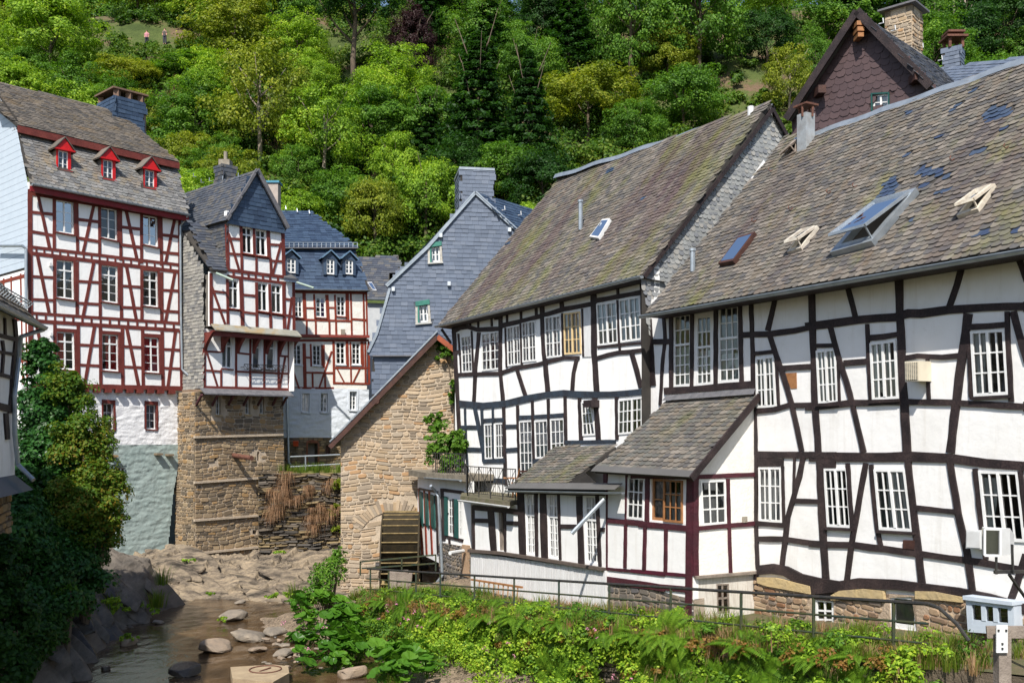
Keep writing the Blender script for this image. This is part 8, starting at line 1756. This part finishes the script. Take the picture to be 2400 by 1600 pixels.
b = B(); b.bar(pt(2372, 1275, 15.4), pt(2374, 1345, 15.4), .05, .02); b.bar(pt(2330, 1340, 15.5), pt(2420, 1338, 15.5), .05); b.bar(pt(2335, 1300, 15.5), pt(2335, 1345, 15.5), .03); b.bar(pt(2365, 1345, 15.5), pt(2410, 1410, 15.8), .035); b.bar(pt(2410, 1335, 15.5), pt(2412, 1560, 15.5), .06); b.go('bracket', IRON, fl_)
jb = thing('junction_box', 'plain white junction box on the wall beside the floodlight', 'box', facR.P(*D5(995, 705), .1))
b = B(); prism(b, facR.off(.22), quadpx(facR.off(.22), D5, ((948, 582), (1045, 585), (1045, 705), (945, 700))), -.22, 0); b.go('body', WHITE_METAL, jb); b = B(); prism(b, facR.off(.22), quadpx(facR.off(.22), D5, ((955, 590), (1038, 593), (1038, 697), (953, 692))), 0, .015); b.go('cover', WHITE_METAL, jb)
# timber barrier post, bottom right
tp_ = thing('timber_barrier', 'weathered timber post and beam with a metal plate in the bottom right corner', 'barrier', pt(2350, 1640, 14))
b = B(); b.bar(pt(2349, 1470, 14), pt(2349, 1680, 14), 26*sx); b.go('post', WD_GREY, tp_); b = B(); b.bar(pt(2312, 1480, 14.1), pt(2430, 1480, 13.9), .1, .16); b.go('beam', WD_GREY, tp_)
b = B(); c = pt(2348, 1496, 13.88); b.box(c, 24*sx, .02, 58*sx); b.go('plate', WHITE_METAL, tp_)
b = B()
for dx, dz in ((-8, 18), (8, 18), (0, -10), (0, -20)): b.box(c+Vector((dx*sx, -.015, dz*sx)), .025, .02, .025)
b.go('bolt', IRON, tp_)
# handrail in front of the arched door
dr_ = thing('door_handrail', 'thin grey handrail in front of the arched cellar door', 'railing', pt(*C4(900, 890), 48))
for i, (x0, y0, x1, y1) in enumerate(((785, 812, 1112, 798), (785, 878, 1112, 860), (885, 800, 885, 900))): b = B(); b.tube([pt(*C4(x0, y0), 47.6), pt(*C4(x1, y1), 47.6)], .035, 6); b.go('rail' if i < 2 else 'post', ZINC, dr_)
# two walkers high on the hillside path
def walker(px, py, hp, label, shirt, trousers, hair, face):
    g0 = hillpt(px, py); m = g0.y/F; h = hp*m
    t = thing('person', label, 'person', g0, 'walkers on the hillside path')
    me = bpy.data.meshes.new('body'); J = [(0, 0, .53), (0, 0, .66), (0, 0, .80), (0, -.01, .855), (0, -.012, .90), (0, -.012, .955), (-.10, 0, .80), (-.13, -.01, .64), (-.12, -.05, .52), (.10, 0, .80), (.13, -.01, .64), (.12, -.05, .52), (-.05, 0, .50), (-.055, -.02, .28), (-.055, .01, .04), (-.055, -.06, .02), (.05, 0, .50), (.055, .02, .28), (.055, .03, .04), (.055, -.04, .02)]
    E = [(0, 1), (1, 2), (2, 3), (3, 4), (4, 5), (2, 6), (6, 7), (7, 8), (2, 9), (9, 10), (10, 11), (0, 12), (12, 13), (13, 14), (14, 15), (0, 16), (16, 17), (17, 18), (18, 19)]
    R_ = [.085, .085, .075, .035, .055, .045, .042, .034, .026, .042, .034, .026, .062, .045, .032, .03, .062, .045, .032, .03]
    me.from_pydata([(a*h, b_*h, c*h) for a, b_, c in J], E, []); me.materials.append(plain(label[:12]+'_skin', (.50, .29, .21), (.46, .26, .19), .7)); o = bpy.data.objects.new('body', me); COL.objects.link(o); o.parent = t
    md = o.modifiers.new('skin', 'SKIN'); 
    for v, r in zip(me.skin_vertices[0].data if me.skin_vertices else [], R_): v.radius = (r*h, r*h)
    if not me.skin_vertices:
        bm = bmesh.new(); bm.from_mesh(me); ly = bm.verts.layers.skin.verify(); bm.verts.ensure_lookup_table()
        for i, v in enumerate(bm.verts): v[ly].radius = (R_[i]*h, R_[i]*h); v[ly].use_root = (i == 0)
        bm.to_mesh(me); bm.free()
    s_ = o.modifiers.new('sub', 'SUBSURF'); s_.levels = 1; s_.render_levels = 1
    b = B(); c = g0+Vector((0, .005*h, .945*h)); b.tube([c-Vector((0, 0, .03*h)), c+Vector((0, 0, .01*h)), c+Vector((0, 0, .045*h))], [.056*h, .062*h, .025*h], 8); b.go('hair', plain(label[:10]+'_hair', hair, hair, .8), t)
    b = B(); b.tube([g0+Vector((0, 0, z*h)) for z in (.50, .60, .72, .80, .835)], [.10*h, .098*h, .105*h, .09*h, .045*h], 10)
    for sx_ in (-1, 1): b.tube([g0+Vector((sx_*.07*h, 0, .81*h)), g0+Vector((sx_*.125*h, -.005*h, .70*h))], [.05*h, .05*h], 8)
    b.go('shirt', plain(label[:14]+'_shirt', shirt, shirt, .9), t)
    b = B(); b.tube([g0+Vector((0, 0, .55*h)), g0+Vector((0, 0, .46*h))], [.10*h, .10*h], 10)
    for sx_, d1, d2 in ((-1, -.02, .01), (1, .02, .03)): b.tube([g0+Vector((sx_*.05*h, 0, .49*h)), g0+Vector((sx_*.055*h, d1*h, .28*h)), g0+Vector((sx_*.055*h, d2*h, .06*h))], [.068*h, .055*h, .045*h], 8)
    b.go('trousers', plain(label[:14]+'_trousers', trousers, trousers, .9), t)
walker(344, 112, 38, 'person in pink top and dark trousers standing on the hillside', (.50, .22, .26), (.03, .03, .04), (.05, .03, .02), 0)
walker(386, 106, 38, 'person in a dark patterned top walking on the hillside', (.10, .085, .08), (.05, .05, .07), (.04, .025, .02), 0)
